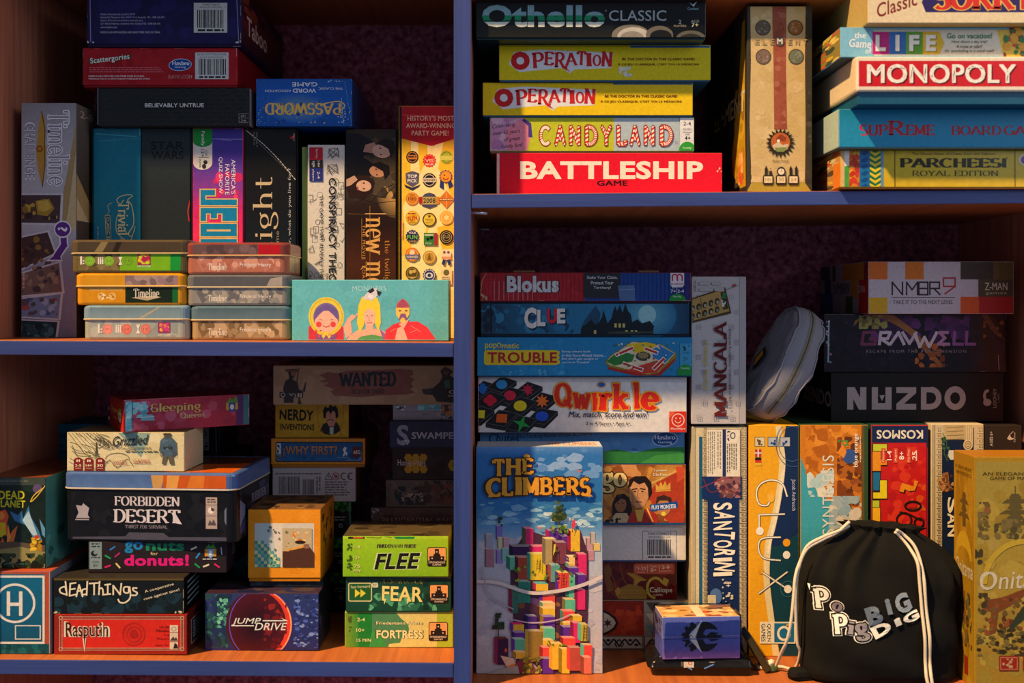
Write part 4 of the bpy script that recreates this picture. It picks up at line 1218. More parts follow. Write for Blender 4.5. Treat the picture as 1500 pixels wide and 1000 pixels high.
def a_h(a):
    a.rect(-20, 830, 80, 965, '#124f70'); a.grad(-20, 838, 66, 958, [(0, '#0f6188'), (.5, '#115a80'), (1, '#0f4a66')])
    a.rect(-20, 836, 80, 841, '#a8492c'); a.rect(66, 836, 72, 948, '#a8492c'); a.rect(72, 838, 76, 962, '#b0a8a8')
    a.frame(-20, 843, 65.5, 946.5, 3.2, '#d2d0cc'); a.rect(-20, 946.5, 72, 962, '#0d4a54')
    a.blots(-10, 947, 70, 961, ['#0a3c46', '#14606a'], 16, 2, 8)
    a.ring(22, 885, 30, 30, 3.4, '#d6d4d0', 48)
    a.rect(10, 867, 15, 904, '#d6d4d0'); a.rect(28, 867, 33, 904, '#d6d4d0'); a.rect(13, 884, 31, 889, '#d6d4d0')
    a.frame(22, 918, 60, 940, 1.8, '#c8c8c6')
hb = game('game_box', 'blue box with a white ringed letter H, bottom left corner of the lower shelf', 'game box', (-40, 837, 74, 962), .016, .2, SB(20), '#12587c', a_h, mat='satin', lid=None, topc='#a8492c', sides='#8a8a92')

def a_dead(a):
    a.rect(-30, 700, 66, 836, '#16241e'); a.rect(-30, 699, 66, 711, '#3c4640'); a.dashes(-4, 703, 50, 708, 1, '#5a645c')
    a.blots(-28, 712, 64, 800, ['#1a2c24', '#122018'], 26, 5, 14)
    a.T('DEAD', 17, 726, 38, 13, '#d8cc1e', 0, .045); a.T('PLANET', 16, 739, 42, 11, '#cfc41c', 2, .045)
    a.ell(55, 716, 7, 7, '#5a4a72'); a.line(spl2([(66, 712), (54, 728), (45, 736), (50, 726), (62, 716)]), 1.4, '#d8b43c')
    a.poly([(14, 750), (26, 756), (32, 750), (34, 762), (42, 742), (45, 758), (56, 778), (62, 795), (48, 790), (40, 772), (22, 765)], '#3a78a8'); a.poly([(33, 764), (42, 750), (52, 778), (58, 795), (46, 784)], '#a8c8d8'); a.poly([(58, 762), (66, 776), (66, 790), (62, 786)], '#5a94b8')
    a.poly([(0, 750), (8, 748), (13, 757), (10, 770), (14, 790), (6, 786), (-4, 772)], '#d8582c'); a.ell(2, 757, 5, 6, '#e88a3a', 12)
    a.poly([(-6, 766), (8, 768), (9, 784), (2, 790), (-8, 784)], '#c8b818'); a.ell(3, 776, 3, 4, '#e8a020', 10)
    a.poly([(8, 800), (18, 780), (26, 772), (20, 798)], '#d86a30'); a.poly([(-4, 806), (4, 790), (10, 804)], '#c85a28'); a.poly([(12, 770), (16, 790), (10, 800)], '#e89a38')
    a.poly([(-30, 800), (20, 796), (66, 802), (66, 836), (-30, 836)], '#584c3c'); a.poly([(-30, 812), (30, 804), (66, 812), (66, 836), (-30, 836)], '#8a8450'); a.blots(-28, 814, 66, 836, ['#20301c', '#2c3c22', '#141e12'], 44, 3, 9)
    a.blots(44, 790, 62, 810, ['#c8a020', '#a87c18', '#d8b830'], 20, 2, 5); a.ell(54, 789, 4, 3, '#b8402c', 10)
    a.dashes(6, 828, 40, 833, 1, '#2c5a4a', 0)
db = game('game_box', 'black box with yellow title and alien creatures, standing on the letter H box', 'game box', (-40, 699, 67, 837), .03, .15, hb, '#1a2620', a_dead, mat='gloss', lid=None, sides='#5a9c8c', topc='#7a3c20', right=lambda a: (a.grad(0, 0, 100, 100, [(0, '#4a8478'), (1, '#5ea898')]), a.blots(0, 60, 100, 100, ['#3c7468', '#6ab8a4'], 20, 4, 12)))

def a_rasp(a):
    a.rect(79, 899, 275, 962, '#8e2418'); a.rect(92, 908, 264, 951, '#c8281a'); a.frame(87, 903, 269, 955, .9, '#b8a088'); a.frame(90.5, 906.5, 265.5, 952, .9, '#b8a088')
    for x, y in ((89, 905), (267, 905), (89, 953), (267, 953)): a.ell(x, y, 3, 3, '#b8a088', 12); a.ell(x, y, 1.8, 1.8, '#8e2418', 12)
    a.ring(196, 930, 17, 18, 2, '#a82416'); a.ring(196, 930, 12, 13, 3, '#b02618'); a.ell(196, 930, 6, 7, '#a02014')
    g = dict(out='#d8cdb8', ow=.07)
    a.T('Rasputin', 127.5, 926, 62, 29, '#3a1a14', 0, .02, **g)
    a.poly([(121, 936), (126.5, 936), (124, 958)], '#d8cdb8'); a.poly([(122.4, 930), (125.4, 930), (124, 951)], '#3a1a14')
    for y, t_, wd in ((919, '15-20', 14), (924.5, 'Minutes', 19), (931, '1-6', 7), (937, 'Players', 18), (947, 'Ages 10+', 21)): a.T(t_, 248 - wd / 2, y, wd, 3.4, '#701410', 0, .02)
    a.rect(249, 916, 261, 953, '#cfc2ac'); a.ring(255, 922, 3.6, 3.6, .8, '#7a6a5c', 16); a.rect(249, 927, 261, 928, '#8e2418'); a.poly([(249, 940), (254, 933), (256, 937), (258, 934), (261, 940)], '#4a3a34'); a.rect(249, 941, 261, 942, '#8e2418'); a.poly([(254, 952), (256, 943), (260, 946), (261, 952)], '#2c2020')
rb = game('game_box', 'red box with cream ornamental frame and tall black lettering, under the black scrawled box', 'game box', (79, 900, 274, 962), .016, .09, SB(180), '#8e2418', a_rasp, mat='gloss', lid=None, right=lambda a: (a.rect(0, 0, 100, 100, '#54201c'), a.rect(22, 24, 78, 80, '#28343c'), a.dashes(28, 30, 72, 74, 6, '#8a9aa4'), a.frame(18, 22, 82, 84, 2, '#b8a898')))

def a_things(a):
    a.rect(77, 845, 271, 903, '#0e1518'); a.blots(80, 870, 268, 902, ['#12242e', '#16303e', '#0c181e'], 40, 5, 16)
    a.rect(77, 845, 271, 850, '#5a4a24'); a.dashes(180, 845.4, 260, 848, 1, '#b09a5c', 0)
    c = '#ddd4bc'
    def st(*ps):
        for p in ps: a.line(p, 2.2, c)
    st(spl2([(97, 872), (89, 869), (88, 863), (95, 860), (97, 866)]), [(96, 852), (98, 873)])
    st([(103, 855), (102, 874)], [(103, 855), (111, 854)], [(103, 864), (110, 863)], [(102, 874), (111, 872)])
    st([(112, 875), (116, 857), (121, 875)], [(113, 867), (120, 866)], [(128, 852), (127, 873)], spl2([(127, 871), (121, 872), (121, 865), (127, 863)]))
    st([(131, 855), (145, 854)], [(138, 855), (138, 872)], [(146, 852), (145, 872)], spl2([(145, 864), (149, 862), (151, 866), (151, 873)]), [(154, 857), (162, 856)], [(158, 856), (158, 871)], [(153, 872), (162, 871)])
    st([(166, 872), (166, 858), (176, 872), (178, 855)], spl2([(188, 860), (182, 861), (182, 868), (188, 869), (189, 860)]), spl2([(190, 860), (191, 876), (184, 884), (176, 884), (173, 879)]))
    st(spl2([(201, 862), (195, 862), (196, 866), (201, 869), (199, 873), (193, 873)]))
    a.T('A cooperative', 233.5, 862, 44, 5, c, -16, .01); a.T('race against time!', 237, 872, 54, 5, c, -16, .01)
    a.wear(22, '#b0a280', ln=16); a.blots(79, 898, 92, 903, ['#c8bca0'], 5, 1, 3); a.blots(256, 897, 270, 903, ['#c8bca0'], 6, 1, 3)
tb2 = game('game_box', 'black box with scrawled cream handwriting title, lying on the red ornamental box', 'game box', (78, 846, 270, 902), .018, .10, rb, '#0e1518', a_things, mat='satin', lid=None, topc='#2a2620', right=lambda a: (a.rect(0, 0, 100, 100, '#0c1012'), [a.line([(14, 20 + 15 * k), (60, 14 + 15 * k)], 4, '#8aa0a8') for k in range(5)]))

def a_donut(a):
    a.rect(128, 780, 335, 842, '#241c22')
    a.rect(131, 785, 149, 834, '#7a9098'); a.ell(138, 811, 5, 4.4, '#1c2428'); a.ell(140, 809.5, 3, 2.6, '#7a9098'); a.dashes(133, 816, 147, 819, 1, '#2a3438', 0); a.T('AGES', 140, 823.5, 10, 3, '#2a3438'); a.T('8+', 140, 829, 6, 4, '#2a3438'); a.dashes(134, 795, 146, 803, 2, '#2a3438', 0)
    a.line([(138, 786), (138, 793), (145, 793), (145, 786)], 1.4, '#2a3438')
    a.T('go', 196, 802, 27, 17, '#1c7cba', 0, .07); a.T('nuts', 242, 800, 56, 14, '#15805a', 0, .07); a.T('for', 226, 811, 11, 5, '#c8b888', 0, .02); a.T('donuts!', 229.5, 821, 95, 17, '#d41a80', 0, .075)
    for x, y, r, c in ((165, 803, -35, '#2a78c0'), (158, 816, 30, '#159a5a'), (172, 813, -40, '#a02a70'), (158, 830, -20, '#d02868'), (173, 829, 50, '#d8d088'), (284, 803, -25, '#d8d0b0'), (290, 814, -55, '#2a8ad0'), (289, 829, 40, '#159a5a'), (302, 829, -20, '#d8d0b0'), (318, 829, 35, '#d02868')):
        dx, dy = 4 * math.cos(math.radians(r)), 4 * math.sin(math.radians(r)); a.line([(x - dx, y - dy), (x + dx, y + dy)], 2.4, c)
    a.poly([(301, 803), (306, 797), (309, 800), (313, 796), (316, 803)], '#3a8a3c'); a.rect(300, 804, 317, 815, '#c88a1c'); a.poly([(304, 804), (313, 804), (313, 814), (308.5, 818), (304, 814)], '#8aa8c8'); a.ell(308.5, 810, 2.4, 3.4, '#e8f0f4', 12); a.dashes(297, 818, 318, 821, 1, '#c8d0d8', 0)
    a.line([(324, 802), (325, 812)], 1.4, '#b8b8c0')
gn = game('game_box', 'dark box with multicoloured bubble lettering and sprinkles, squeezed under the big tin', 'game box', (129, 793, 332, 840), .04, .13, tb2, '#241c22', a_donut, mat='satin', lid=None, right=lambda a: a.dashes(20, 20, 80, 60, 4, '#5a4c54'))

def a_desert(a):
    a.rect(80, 716, 350, 796, '#15161a'); a.blots(90, 724, 340, 792, ['#181a1e', '#1d1e24', '#121317'], 50, 6, 18)
    a.poly([(80, 716), (88, 720), (88, 733), (93, 742), (93, 756), (88, 764), (88, 790), (80, 796)], '#5c5866'); a.poly([(334, 720), (350, 716), (350, 796), (334, 790), (334, 776), (328, 764), (328, 748), (334, 738)], '#6a7490')
    a.poly([(88, 790), (178, 788), (184, 782), (236, 782), (244, 788), (330, 787), (345, 796), (82, 796)], '#4c4c5c'); a.line([(95, 716.5), (300, 718)], 1, '#c8b8a0')
    a.poly([(103, 743), (112, 744), (114, 740), (123, 747), (121, 757), (124, 762), (103, 762), (107, 754)], '#aaa4ae'); a.rect(102, 763.5, 123, 765, '#aaa4ae')
    a.S('FORBIDDEN', 211, 736, 99, 14, '#cfc8d2', 0, .19, .07, .26); a.S('DESERT', 211, 758, 102, 20, '#d4cdd6', 0, .2, .075, .28); a.poly([(248, 752), (254, 753), (264, 769), (256, 768)], '#d4cdd6'); a.S('THIRST FOR SURVIVAL', 210, 773.5, 64, 5, '#8e8894', 0, .16, .06, .22)
    a.rect(300, 729, 317, 775, '#b4a29c'); a.dashes(302, 731, 315, 738, 2, '#4a4044', 0); a.line([(300, 740), (317, 740)], .7, '#5a5054'); a.ell(308, 748, 5, 5, '#e8dcd4'); a.poly([(308, 748), (308, 743), (313, 746), (312, 750)], '#4a4044'); a.line([(300, 756), (317, 756)], .7, '#5a5054'); a.poly([(303, 770), (306, 762), (309, 766), (312, 761), (316, 770)], '#5a5054')
fd = tin('game_tin', 'big black tin with sandy serif lettering and a blue and orange lid', (82, 694, 347, 796), .026, .15, gn, '#4c68a0', '#15161a', '#d8c8a8', a_desert, yaw=-4, lidfrac=.24, r=.014, pivot='r', cat='tin',
         lidart=lambda a: (a.grad(80, 690, 235, 720, [(0, '#46649e'), (1, '#5a7cb4')]), a.poly([(216, 690), (240, 690), (232, 722), (222, 722)], '#c89a5a'), a.rect(236, 690, 350, 722, '#c85a1c'), a.poly([(243, 690), (262, 690), (256, 722), (240, 722)], '#e0a050'), a.poly([(280, 690), (300, 690), (296, 722), (270, 722)], '#d87a2c')),
         right=lambda a: (a.rect(0, 0, 100, 100, '#1c1c24'), a.blots(0, 30, 100, 100, ['#2c2c3a', '#44446a', '#1a1a22'], 20, 5, 16), a.S('FORBIDDEN', 62, 48, 40, 14, '#9a94a4', 0, .2, .07, .26), a.S('DESERT', 62, 66, 40, 14, '#9a94a4', 0, .2, .07, .26), a.poly([(10, 40), (24, 52), (24, 66), (10, 80)], '#7a86a8')),
         top=lambda a: (a.rect(0, 0, 100, 100, '#5a3424'), a.poly([(55, 100), (100, 100), (100, 40), (70, 50)], '#d8641c'), a.poly([(60, 100), (66, 60), (72, 100)], '#e89a3c'), a.blots(0, 0, 60, 60, ['#3c2c34', '#4c3430'], 14, 8, 20)))

def a_griz(a):
    a.rect(96, 630, 272, 697, '#cfc59c'); a.blots(98, 632, 270, 695, ['#d3c9a2', '#cac096', '#d6cdaa'], 40, 5, 16)
    a.poly([(171, 632), (222, 632), (207, 674)], '#84a09a')
    for i in range(26):
        x = R_.uniform(98, 150); y = R_.uniform(634, 690)
        a.line(spl2([(x, y), (x + R_.uniform(4, 16), y + R_.uniform(4, 12)), (x + R_.uniform(10, 26), y + R_.uniform(4, 20))], 4), .9, '#5c5a44')
    for i in range(9):
        a.line([(98 + i * 5, 632), (118 + i * 7, 660)], .8, '#6a6650')
    a.ring(172, 676, 18, 10, .9, '#5c5a44', 24, 180, 360); a.line(spl2([(150, 692), (160, 678), (172, 690), (186, 676), (196, 688)]), .9, '#5c5a44'); a.line([(140, 672), (141, 650), (143, 672)], 1.2, '#44422f')
    for x in (114, 130, 146.5): a.rect(x - 6.6, 678, x + 6.6, 696, '#7a1c22'); a.ell(x, 679, 6.6, 5, '#7a1c22')
    for x, t_ in ((114, '2-5'), (130, '14+'), (146.5, '30')): a.T(t_, x, 686.5, 9, 4, '#e8dcb8', 0, .03); a.ell(x - 1.6, 679, 1.2, 2.2, '#e8dcb8', 8); a.ell(x + 1.6, 679, 1.2, 2.2, '#e8dcb8', 8); a.line([(x - 4, 691), (x + 4, 691)], .8, '#c8b890')
    a.S('The', 152, 648, 18, 13, '#4c4a40', 6, .14, .06, .1); a.line(spl2([(143, 648), (140, 641), (148, 637), (160, 640)]), .9, '#4c4a40')
    a.T('Grizzled', 192, 646, 54, 16, '#2c3430', -4, .02, .35); a.line(spl2([(172, 656), (160, 660), (152, 656), (160, 652), (178, 658), (200, 662)]), .8, '#5c6058')
    a.dashes(188, 657, 222, 660, 1, '#6a6a58', 0); a.dashes(184, 662, 232, 666, 1, '#6a6a58', 0)
    a.T('SWEET', 176, 681, 20, 5, '#a05050', -3); a.T('GAMES', 208, 679, 24, 5, '#a05050'); a.line([(166, 686), (188, 684)], .8, '#a05050'); a.line([(196, 683), (222, 682)], .8, '#a05050')
    a.poly([(236, 646), (242, 640), (252, 640), (259, 648), (260, 666), (254, 672), (240, 672), (234, 662)], '#445c70'); a.ell(246, 638, 5, 4.4, '#4a4a44', 12); a.poly([(239, 637), (253, 637), (250, 633), (242, 633)], '#3c3c38'); a.poly([(240, 670), (246, 672), (243, 684), (238, 684)], '#5a5648'); a.poly([(247, 672), (254, 670), (256, 684), (250, 684)], '#5a5648'); a.rect(240, 656, 254, 660, '#26323c'); a.ring(238, 668, 3, 4, 1, '#3c3c38', 10); a.ring(257, 668, 3, 4, 1, '#3c3c38', 10); a.blots(238, 642, 258, 668, ['#3a5062', '#54708a'], 10, 1.4, 3)
    a.wear(10, '#e6dec4')
gz = game('game_box', 'cream box with sketched soldier and dark red tabs, lying on the big black tin', 'game box', (97, 633, 271, 696), .044, .075, fd, '#cfc59c', a_griz, mat='matte', lid=None, yaw=-1.5, topc='#7a6a48')

def a_sleep(a):
    a.grad(181, 580, 333, 632, [(0, '#a01c2c'), (.5, '#b4324a'), (1, '#a8283a')], True)
    a.blots(184, 588, 316, 630, ['#b83c56', '#c45a74', '#a02c42', '#b84a60'], 40, 3, 10)
    a.rect(183, 588, 190, 630, '#68b8c8'); a.blots(184, 590, 214, 612, ['#8ad0da', '#58a8ba', '#a8dce0'], 30, 2, 6); a.line([(191, 589), (191, 626)], 1.2, '#3c6a80')
    a.poly([(200, 616), (202, 609), (214, 608), (217, 617)], '#78b0bc'); a.line([(201, 612), (216, 611)], 1, '#c8dcdc')
    a.S('Sleeping', 242, 601, 60, 16, '#dcbc66', 0, .17, .07, .14, out='#6a1420', ow=.03); a.S('Queens', 262, 613, 30, 9, '#d8c088', 0, .16, .07, .14)
    a.rect(316, 580, 325, 632, '#5a2a6a'); a.poly([(303, 598), (308, 590), (311, 594), (316, 588), (318, 597)], '#5a9c3c'); a.rect(303, 598, 318, 608, '#d0a02c'); a.poly([(306, 598), (315, 598), (314, 611), (307, 611)], '#2a5a9c'); a.ell(310.5, 604, 2.6, 4, '#e8e8ec', 10)
    a.rect(325, 578, 334, 634, '#3a7a80'); a.wear(14, '#e0b8c0')
def a_sleep_l(a):
    a.rect(0, 0, 100, 100, '#a81c1c'); a.rect(0, 0, 20, 100, '#4a1a5c'); a.blots(20, 10, 100, 90, ['#b02420', '#982018', '#b8341c'], 26, 5, 14); a.poly([(76, 100), (84, 30), (100, 20), (100, 100)], '#c82c20')
    a.S('Sleeping', 45, 40, 44, 26, '#d89a3c', 4, .18, .07, .14); a.S('Queens', 52, 62, 26, 14, '#d8923c', 4, .17, .07, .14)
    a.ell(12, 42, 4, 5, '#d8b050', 10); a.poly([(6, 62), (12, 46), (18, 62)], '#2c1c4c'); a.rect(6, 68, 18, 78, '#c8a890')
    a.poly([(70, 40), (76, 30), (80, 36), (86, 28), (88, 40)], '#8ab83c'); a.rect(70, 42, 88, 66, '#e8c030'); a.poly([(74, 42), (86, 42), (84, 72), (76, 72)], '#e8e4d8'); a.ell(80, 54, 3, 8, '#5a4a40', 10)
sq = game('game_box', 'crimson box turned cornerwise with purple and teal ends, on top of the cream box', 'game box', (181, 586, 333, 632), .034, .095, gz, '#b02c42', a_sleep, left=a_sleep_l, mat='crinkle', lid=None, yaw=33, pivot='l', W=.165, sides='#a81c1c', topc='#7a1420')

# boxes at the back of that shelf
def a_back1(a):
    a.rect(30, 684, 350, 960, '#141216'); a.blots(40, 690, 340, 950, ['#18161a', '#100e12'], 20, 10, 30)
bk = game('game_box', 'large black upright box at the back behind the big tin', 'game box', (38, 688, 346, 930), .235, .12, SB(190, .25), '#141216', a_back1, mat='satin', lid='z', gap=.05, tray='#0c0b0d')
def a_queen(a):
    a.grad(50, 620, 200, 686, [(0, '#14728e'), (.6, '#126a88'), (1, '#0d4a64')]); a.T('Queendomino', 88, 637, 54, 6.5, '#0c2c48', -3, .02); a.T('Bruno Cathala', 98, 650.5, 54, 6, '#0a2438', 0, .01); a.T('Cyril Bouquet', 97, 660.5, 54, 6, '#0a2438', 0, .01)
    a.ring(63, 649, 3, 3, .8, '#0a2438', 12); a.ring(66, 652, 2.4, 2.4, .8, '#0a2438', 12); a.line([(61, 657), (67, 664)], 1.4, '#0a2438'); a.ell(102, 676, 10, 8, '#8a2430', 12)
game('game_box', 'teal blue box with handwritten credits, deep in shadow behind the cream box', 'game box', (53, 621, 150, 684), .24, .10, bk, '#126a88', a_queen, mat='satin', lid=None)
def a_n(a):
    a.rect(240, 615, 345, 670, '#16161c'); a.T('N', 277, 636, 7, 8, '#8a8690'); a.T('O', 275, 655, 9, 12, '#8a8690'); a.rect(293, 624, 306, 660, '#6a6a70'); a.dashes(294, 625, 305, 629, 1, '#1c1c22', 0); a.ring(299.5, 636, 4, 4, 1.2, '#1c1c22', 14); a.line([(293, 643), (306, 643)], .7, '#1c1c22'); a.blots(295, 646, 305, 656, ['#1c1c22'], 6, 1, 2.4); a.dashes(294, 656, 305, 659, 1, '#1c1c22', 0)
    a.line([(316, 618), (317, 664)], 1.6, '#3c5a68')
n2 = game('game_box', 'flat dark box with faint print, right of the cream soldier box', 'game box', (236, 665, 344, 688), .24, .11, bk, '#141318', lambda a: (a.rect(230, 660, 350, 690, '#18161c'), a.blots(300, 668, 342, 686, ['#241f24', '#2c2428'], 18, 2, 6), a.T('O', 276, 676, 9, 12, '#4a464e')), mat='gloss', lid=None)
game('game_box', 'black box with a pale icon strip, behind the right end of the crimson box', 'game box', (232, 618, 322, 665), .245, .10, n2, '#16161c', a_n, mat='crinkle', lid=None, right=lambda a: (a.rect(0, 0, 100, 100, '#120e14'), a.T('QUEST', 50, 50, 70, 22, '#3a2a3c', -8)))
def a_teal(a):
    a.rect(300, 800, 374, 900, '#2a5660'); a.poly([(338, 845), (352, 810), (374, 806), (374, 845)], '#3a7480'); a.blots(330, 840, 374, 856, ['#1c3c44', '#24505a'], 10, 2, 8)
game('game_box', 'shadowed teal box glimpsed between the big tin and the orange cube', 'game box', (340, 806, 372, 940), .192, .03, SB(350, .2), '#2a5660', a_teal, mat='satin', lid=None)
def a_band(a):
    a.rect(368, 640, 402, 940, '#4c4038'); a.rect(384, 664, 398, 700, '#7a6a5c'); a.poly([(390, 712), (398, 706), (398, 750), (388, 750)], '#3a5024'); a.line([(385, 660), (385, 780)], .8, '#8a7a6a')
game('game_box', 'narrow brown box on end between the big tin and the pale barcode box', 'game box', (379, 668, 397, 945), .225, .10, SB(390, .2), '#4c4038', a_band, mat='satin', lid=None)

# middle stacks --------------------------------------------------------------
def a_jump(a):
    a.grad(300, 866, 467, 955, [(0, '#2c3a6a'), (.5, '#2a3470'), (1, '#262c64')])
    a.blots(301, 870, 340, 950, ['#24484e', '#2c6460', '#1c3444', '#3a7a70', '#203058'], 70, 3, 10); a.blots(318, 876, 334, 920, ['#58a890', '#7ac8a8', '#3c8878'], 40, 1, 4)
    a.blots(430, 872, 467, 950, ['#3a4a98', '#4c62b8', '#222c60', '#2a3878', '#7a90cc'], 110, 1.5, 5, .6)
    a.ell(382, 915, 46.5, 52, '#7a3a9c', 40); a.ell(382.5, 915, 45, 50.5, '#f0a860', 40); a.glow(381, 915, 44.6, 50, '#3a1420', '#e0402c', 40); a.glow(375, 915, 44, 50, '#160c14', '#4c1420', 40)
    a.blots(386, 876, 420, 950, ['#5a1420', '#701a20', '#8a2420'], 26, 2, 7); a.ring(382, 915, 46.5, 52, 1.2, '#5a5ac8', 30, 100, 262)
    a.T('JUMP', 361, 911, 43, 11, '#d8e4e0', 0, .01, .25); a.T('DRIVE', 397, 918, 48, 11, '#d8e4e0', 0, .01, .25); a.rect(339, 916, 372, 917.6, '#d8e4e0'); a.poly([(385, 908.6), (416, 908.6), (412, 905), (422, 909.6), (413, 910.2), (385, 910.2)], '#d8e4e0')
    a.line([(386, 952), (440, 952)], .5, '#3a3a60')
jd = game('game_box', 'dark blue space box with a glowing red planet, under the orange cube', 'game box', (300, 869, 467, 954), .036, .085, SB(385, .03), '#2a3068', a_jump, mat='gloss', lid=None, topc='#3a2a3a', sides='#1c2030', right=lambda a: a.blots(0, 0, 100, 100, ['#141420', '#2a3048', '#3c4460'], 30, 4, 14), top=lambda a: (a.blots(0, 0, 100, 100, ['#3a2430', '#2a2a4a', '#4a3a3c', '#1c2040'], 40, 6, 18), a.rect(52, 30, 66, 62, '#d08a28')))
nv = game('game_box', 'thin navy box between the orange cube and the dark blue space box', 'game box', (366, 851, 473, 868), .064, .085, jd, '#18202c', lambda a: a.blots(366, 851, 474, 864, ['#20303c', '#141a24', '#2c3a4a'], 16, 3, 8), mat='satin', lid=None)
def a_cube(a):
    a.rect(360, 740, 475, 852, '#d98a1a'); a.blots(364, 748, 470, 850, ['#de9020', '#d48414'], 26, 4, 12)
    a.rect(373, 766, 460, 829, '#c8c4bc'); a.rect(373, 766, 414, 829, '#b4c4c4'); a.poly([(396, 766), (414, 766), (414, 829), (408, 829)], '#d4ccc0')
    for i in range(8):
        for j in range(8):
            x, y = 373 + i * 4.6, 791 + j * 4.8
            if x < 409 + j * .4 - 1 and (i < 3 + j): a.rect(x, y, min(x + 4.6, 411), min(y + 4.8, 829), ('#4a8c88', '#78b098', '#5a9c94', '#c8cc98')[(i * 3 + j * 5) % 4])
    a.blots(392, 768, 410, 828, ['#5a7068', '#3a5450'], 14, 1, 2.6); a.rect(414, 773, 457, 829, '#b9a888')
    a.poly([(414, 829), (414, 806), (424, 806), (424, 803), (438, 802), (438, 800), (450, 795), (457, 804), (460, 808), (460, 829)], '#4c2c22'); a.poly([(416, 806), (420, 803), (436, 800), (448, 796), (444, 801), (430, 804)], '#d89a3c'); a.blots(429, 778, 452, 794, ['#e0a050', '#d8bc80', '#c87a2c', '#e8c890'], 24, 1.5, 4); a.ell(440, 793, 8, 2.6, '#2c1a14', 14); a.rect(445, 796, 453, 802, '#8a6450')
    a.blots(418, 768, 428, 800, ['#6a6a50', '#8a8060'], 5, 1, 2)
oc = game('game_box', 'bright orange cube box with a small pixel-like picture panel', 'game box', (363, 746, 470, 850), .060, .10, nv, '#d98a1a', a_cube, mat='matte', lid='z', gap=.05, tray='#b87010', topc='#5a4028', right=lambda a: (a.rect(0, 0, 100, 100, '#b06a14'), a.blots(10, 10, 90, 60, ['#3a2410', '#5a3a14', '#8a5414'], 24, 3, 9)), top=lambda a: (a.rect(0, 0, 100, 100, '#6a4a28'), a.blots(4, 4, 96, 96, ['#4a3420', '#3a2818', '#7a5830'], 40, 3, 12)))

def a_green(t):
    def f(a):
        a.rect(400, a.y0, 520, a.y1, '#0c120c'); a.rect(400, a.y0, 520, a.y0 + 14, '#1c4a1c'); a.blots(480, a.y0, 516, a.y0 + 16, ['#2c6a2c', '#143814', '#3a8a34'], 16, 2, 5); a.line([(512, a.y0), (514, a.y1)], 1.6, '#5a8a7a'); a.ring(499, a.y0 + 36, 3, 3, 1, '#9a9aa0', 12); a.dashes(490, a.y0 + 22, 506, a.y0 + 30, 2, '#7a7a80', 0)
    return f

SBK = SB(450, .2)
pg0 = game('game_box', 'black and green box lowest in the stack behind the orange cube', 'game box', (404, 838, 516, 896), .200, .12, SBK, '#0c120c', a_green(0), mat='gloss', lid=None)
pg1 = game('game_box', 'black and green box in the middle of the stack behind the orange cube', 'game box', (404, 787, 516, 838), .200, .12, pg0, '#0c120c', a_green(1), mat='gloss', lid=None)
pg2 = game('game_box', 'black and green box with a lighter green band, directly under the pale barcode box', 'game box', (404, 734, 516, 787), .200, .12, pg1, '#0c120c', a_green(2), mat='crinkle', lid=None)

def a_white(a):
    a.rect(395, 684, 523, 732, '#b6b2b4')
    a.barcode(405, 694, 442, 722, '#b6b2b4', digits=False); a.barcode(441, 698, 462, 723, '#b6b2b4', digits=False)
    a.dashes(404, 692, 472, 695, 1, '#5a5658', 0); a.dashes_v(463, 697, 471, 720, 2, '#5a5658'); a.dashes(404, 723, 440, 726, 1, '#4a4648', 0)
    a.line([(476, 701), (481.5, 692), (487, 701), (476, 701)], 1, '#3a3a3c'); a.rect(481, 695, 482, 699, '#3a3a3c')
    a.ring(492, 696.5, 5.4, 5.4, 1.1, '#a03838', 24); a.line([(488.5, 693), (495.5, 700)], 1.1, '#a03838'); a.ell(492, 696.5, 2.4, 2.4, '#5a5658', 12)
    a.ring(504, 696.5, 5, 5, 1.4, '#2c2a2c', 20, 60, 300); a.ring(514, 696.5, 5, 5, 1.4, '#2c2a2c', 20, 60, 300); a.rect(509.5, 695.9, 513, 697.1, '#2c2a2c')
    a.dashes(476, 703, 514, 724, 6, '#66625f')
wb = game('game_box', 'pale grey box with barcode and safety symbols, behind the orange cube', 'game box', (399, 684, 521, 731), .195, .13, pg2, '#b6b2b4', a_white, mat='satin', lid=None, sides='#8a6a58')
def a_why(a):
    a.rect(395, 640, 540, 686, '#cc8a26'); a.rect(395, 679, 540, 681, '#a86c18')
    a.rrect(403.5, 647, 531.5, 676, 2, '#1a2a3c'); a.grad(405, 648.5, 530, 674.5, [(0, '#23578c'), (1, '#2a68a4')]); a.poly([(505, 674.5), (530, 662), (530, 674.5)], '#5a86b8'); a.blots(412, 650, 528, 673, ['#255c94', '#1f5084'], 20, 2, 8)
    for y in (653, 661, 669.5): a.rect(405, y - 3.8, 411.6, y + 3.8, '#d0d0d0' if y < 665 else '#6a7a8a'); a.blots(406, y - 2.6, 411, y + 2.6, ['#1c2a3c'], 4, .8, 2)
    a.T('¿WHY FIRST?', 454, 661, 80, 16, '#cf9054', 0, .045, out='#1c3050', ow=.03, col2='#7a5a40')
    a.poly([(502, 668), (504, 662), (502, 658), (505, 654), (508, 656), (506, 660), (509, 663), (508, 668), (506, 664), (504, 668)], '#d8dce4'); a.dashes(494, 669, 512, 671, 1, '#8aa0b8', 0)
    a.poly([(516, 654), (529, 654), (529, 668), (522.5, 671), (516, 668)], '#5a2a34'); a.T('AEG', 522.5, 662, 10.5, 5.6, '#e0dcdc', 0, .03)
wf = game('game_box', 'yellow box with a blue title panel, under the yellow portrait box', 'game box', (397, 642, 535, 684), .190, .14, wb, '#cc8a26', a_why, mat='satin', lid='z', gap=.10, tray='#a86c18', sides='#7a4a14')
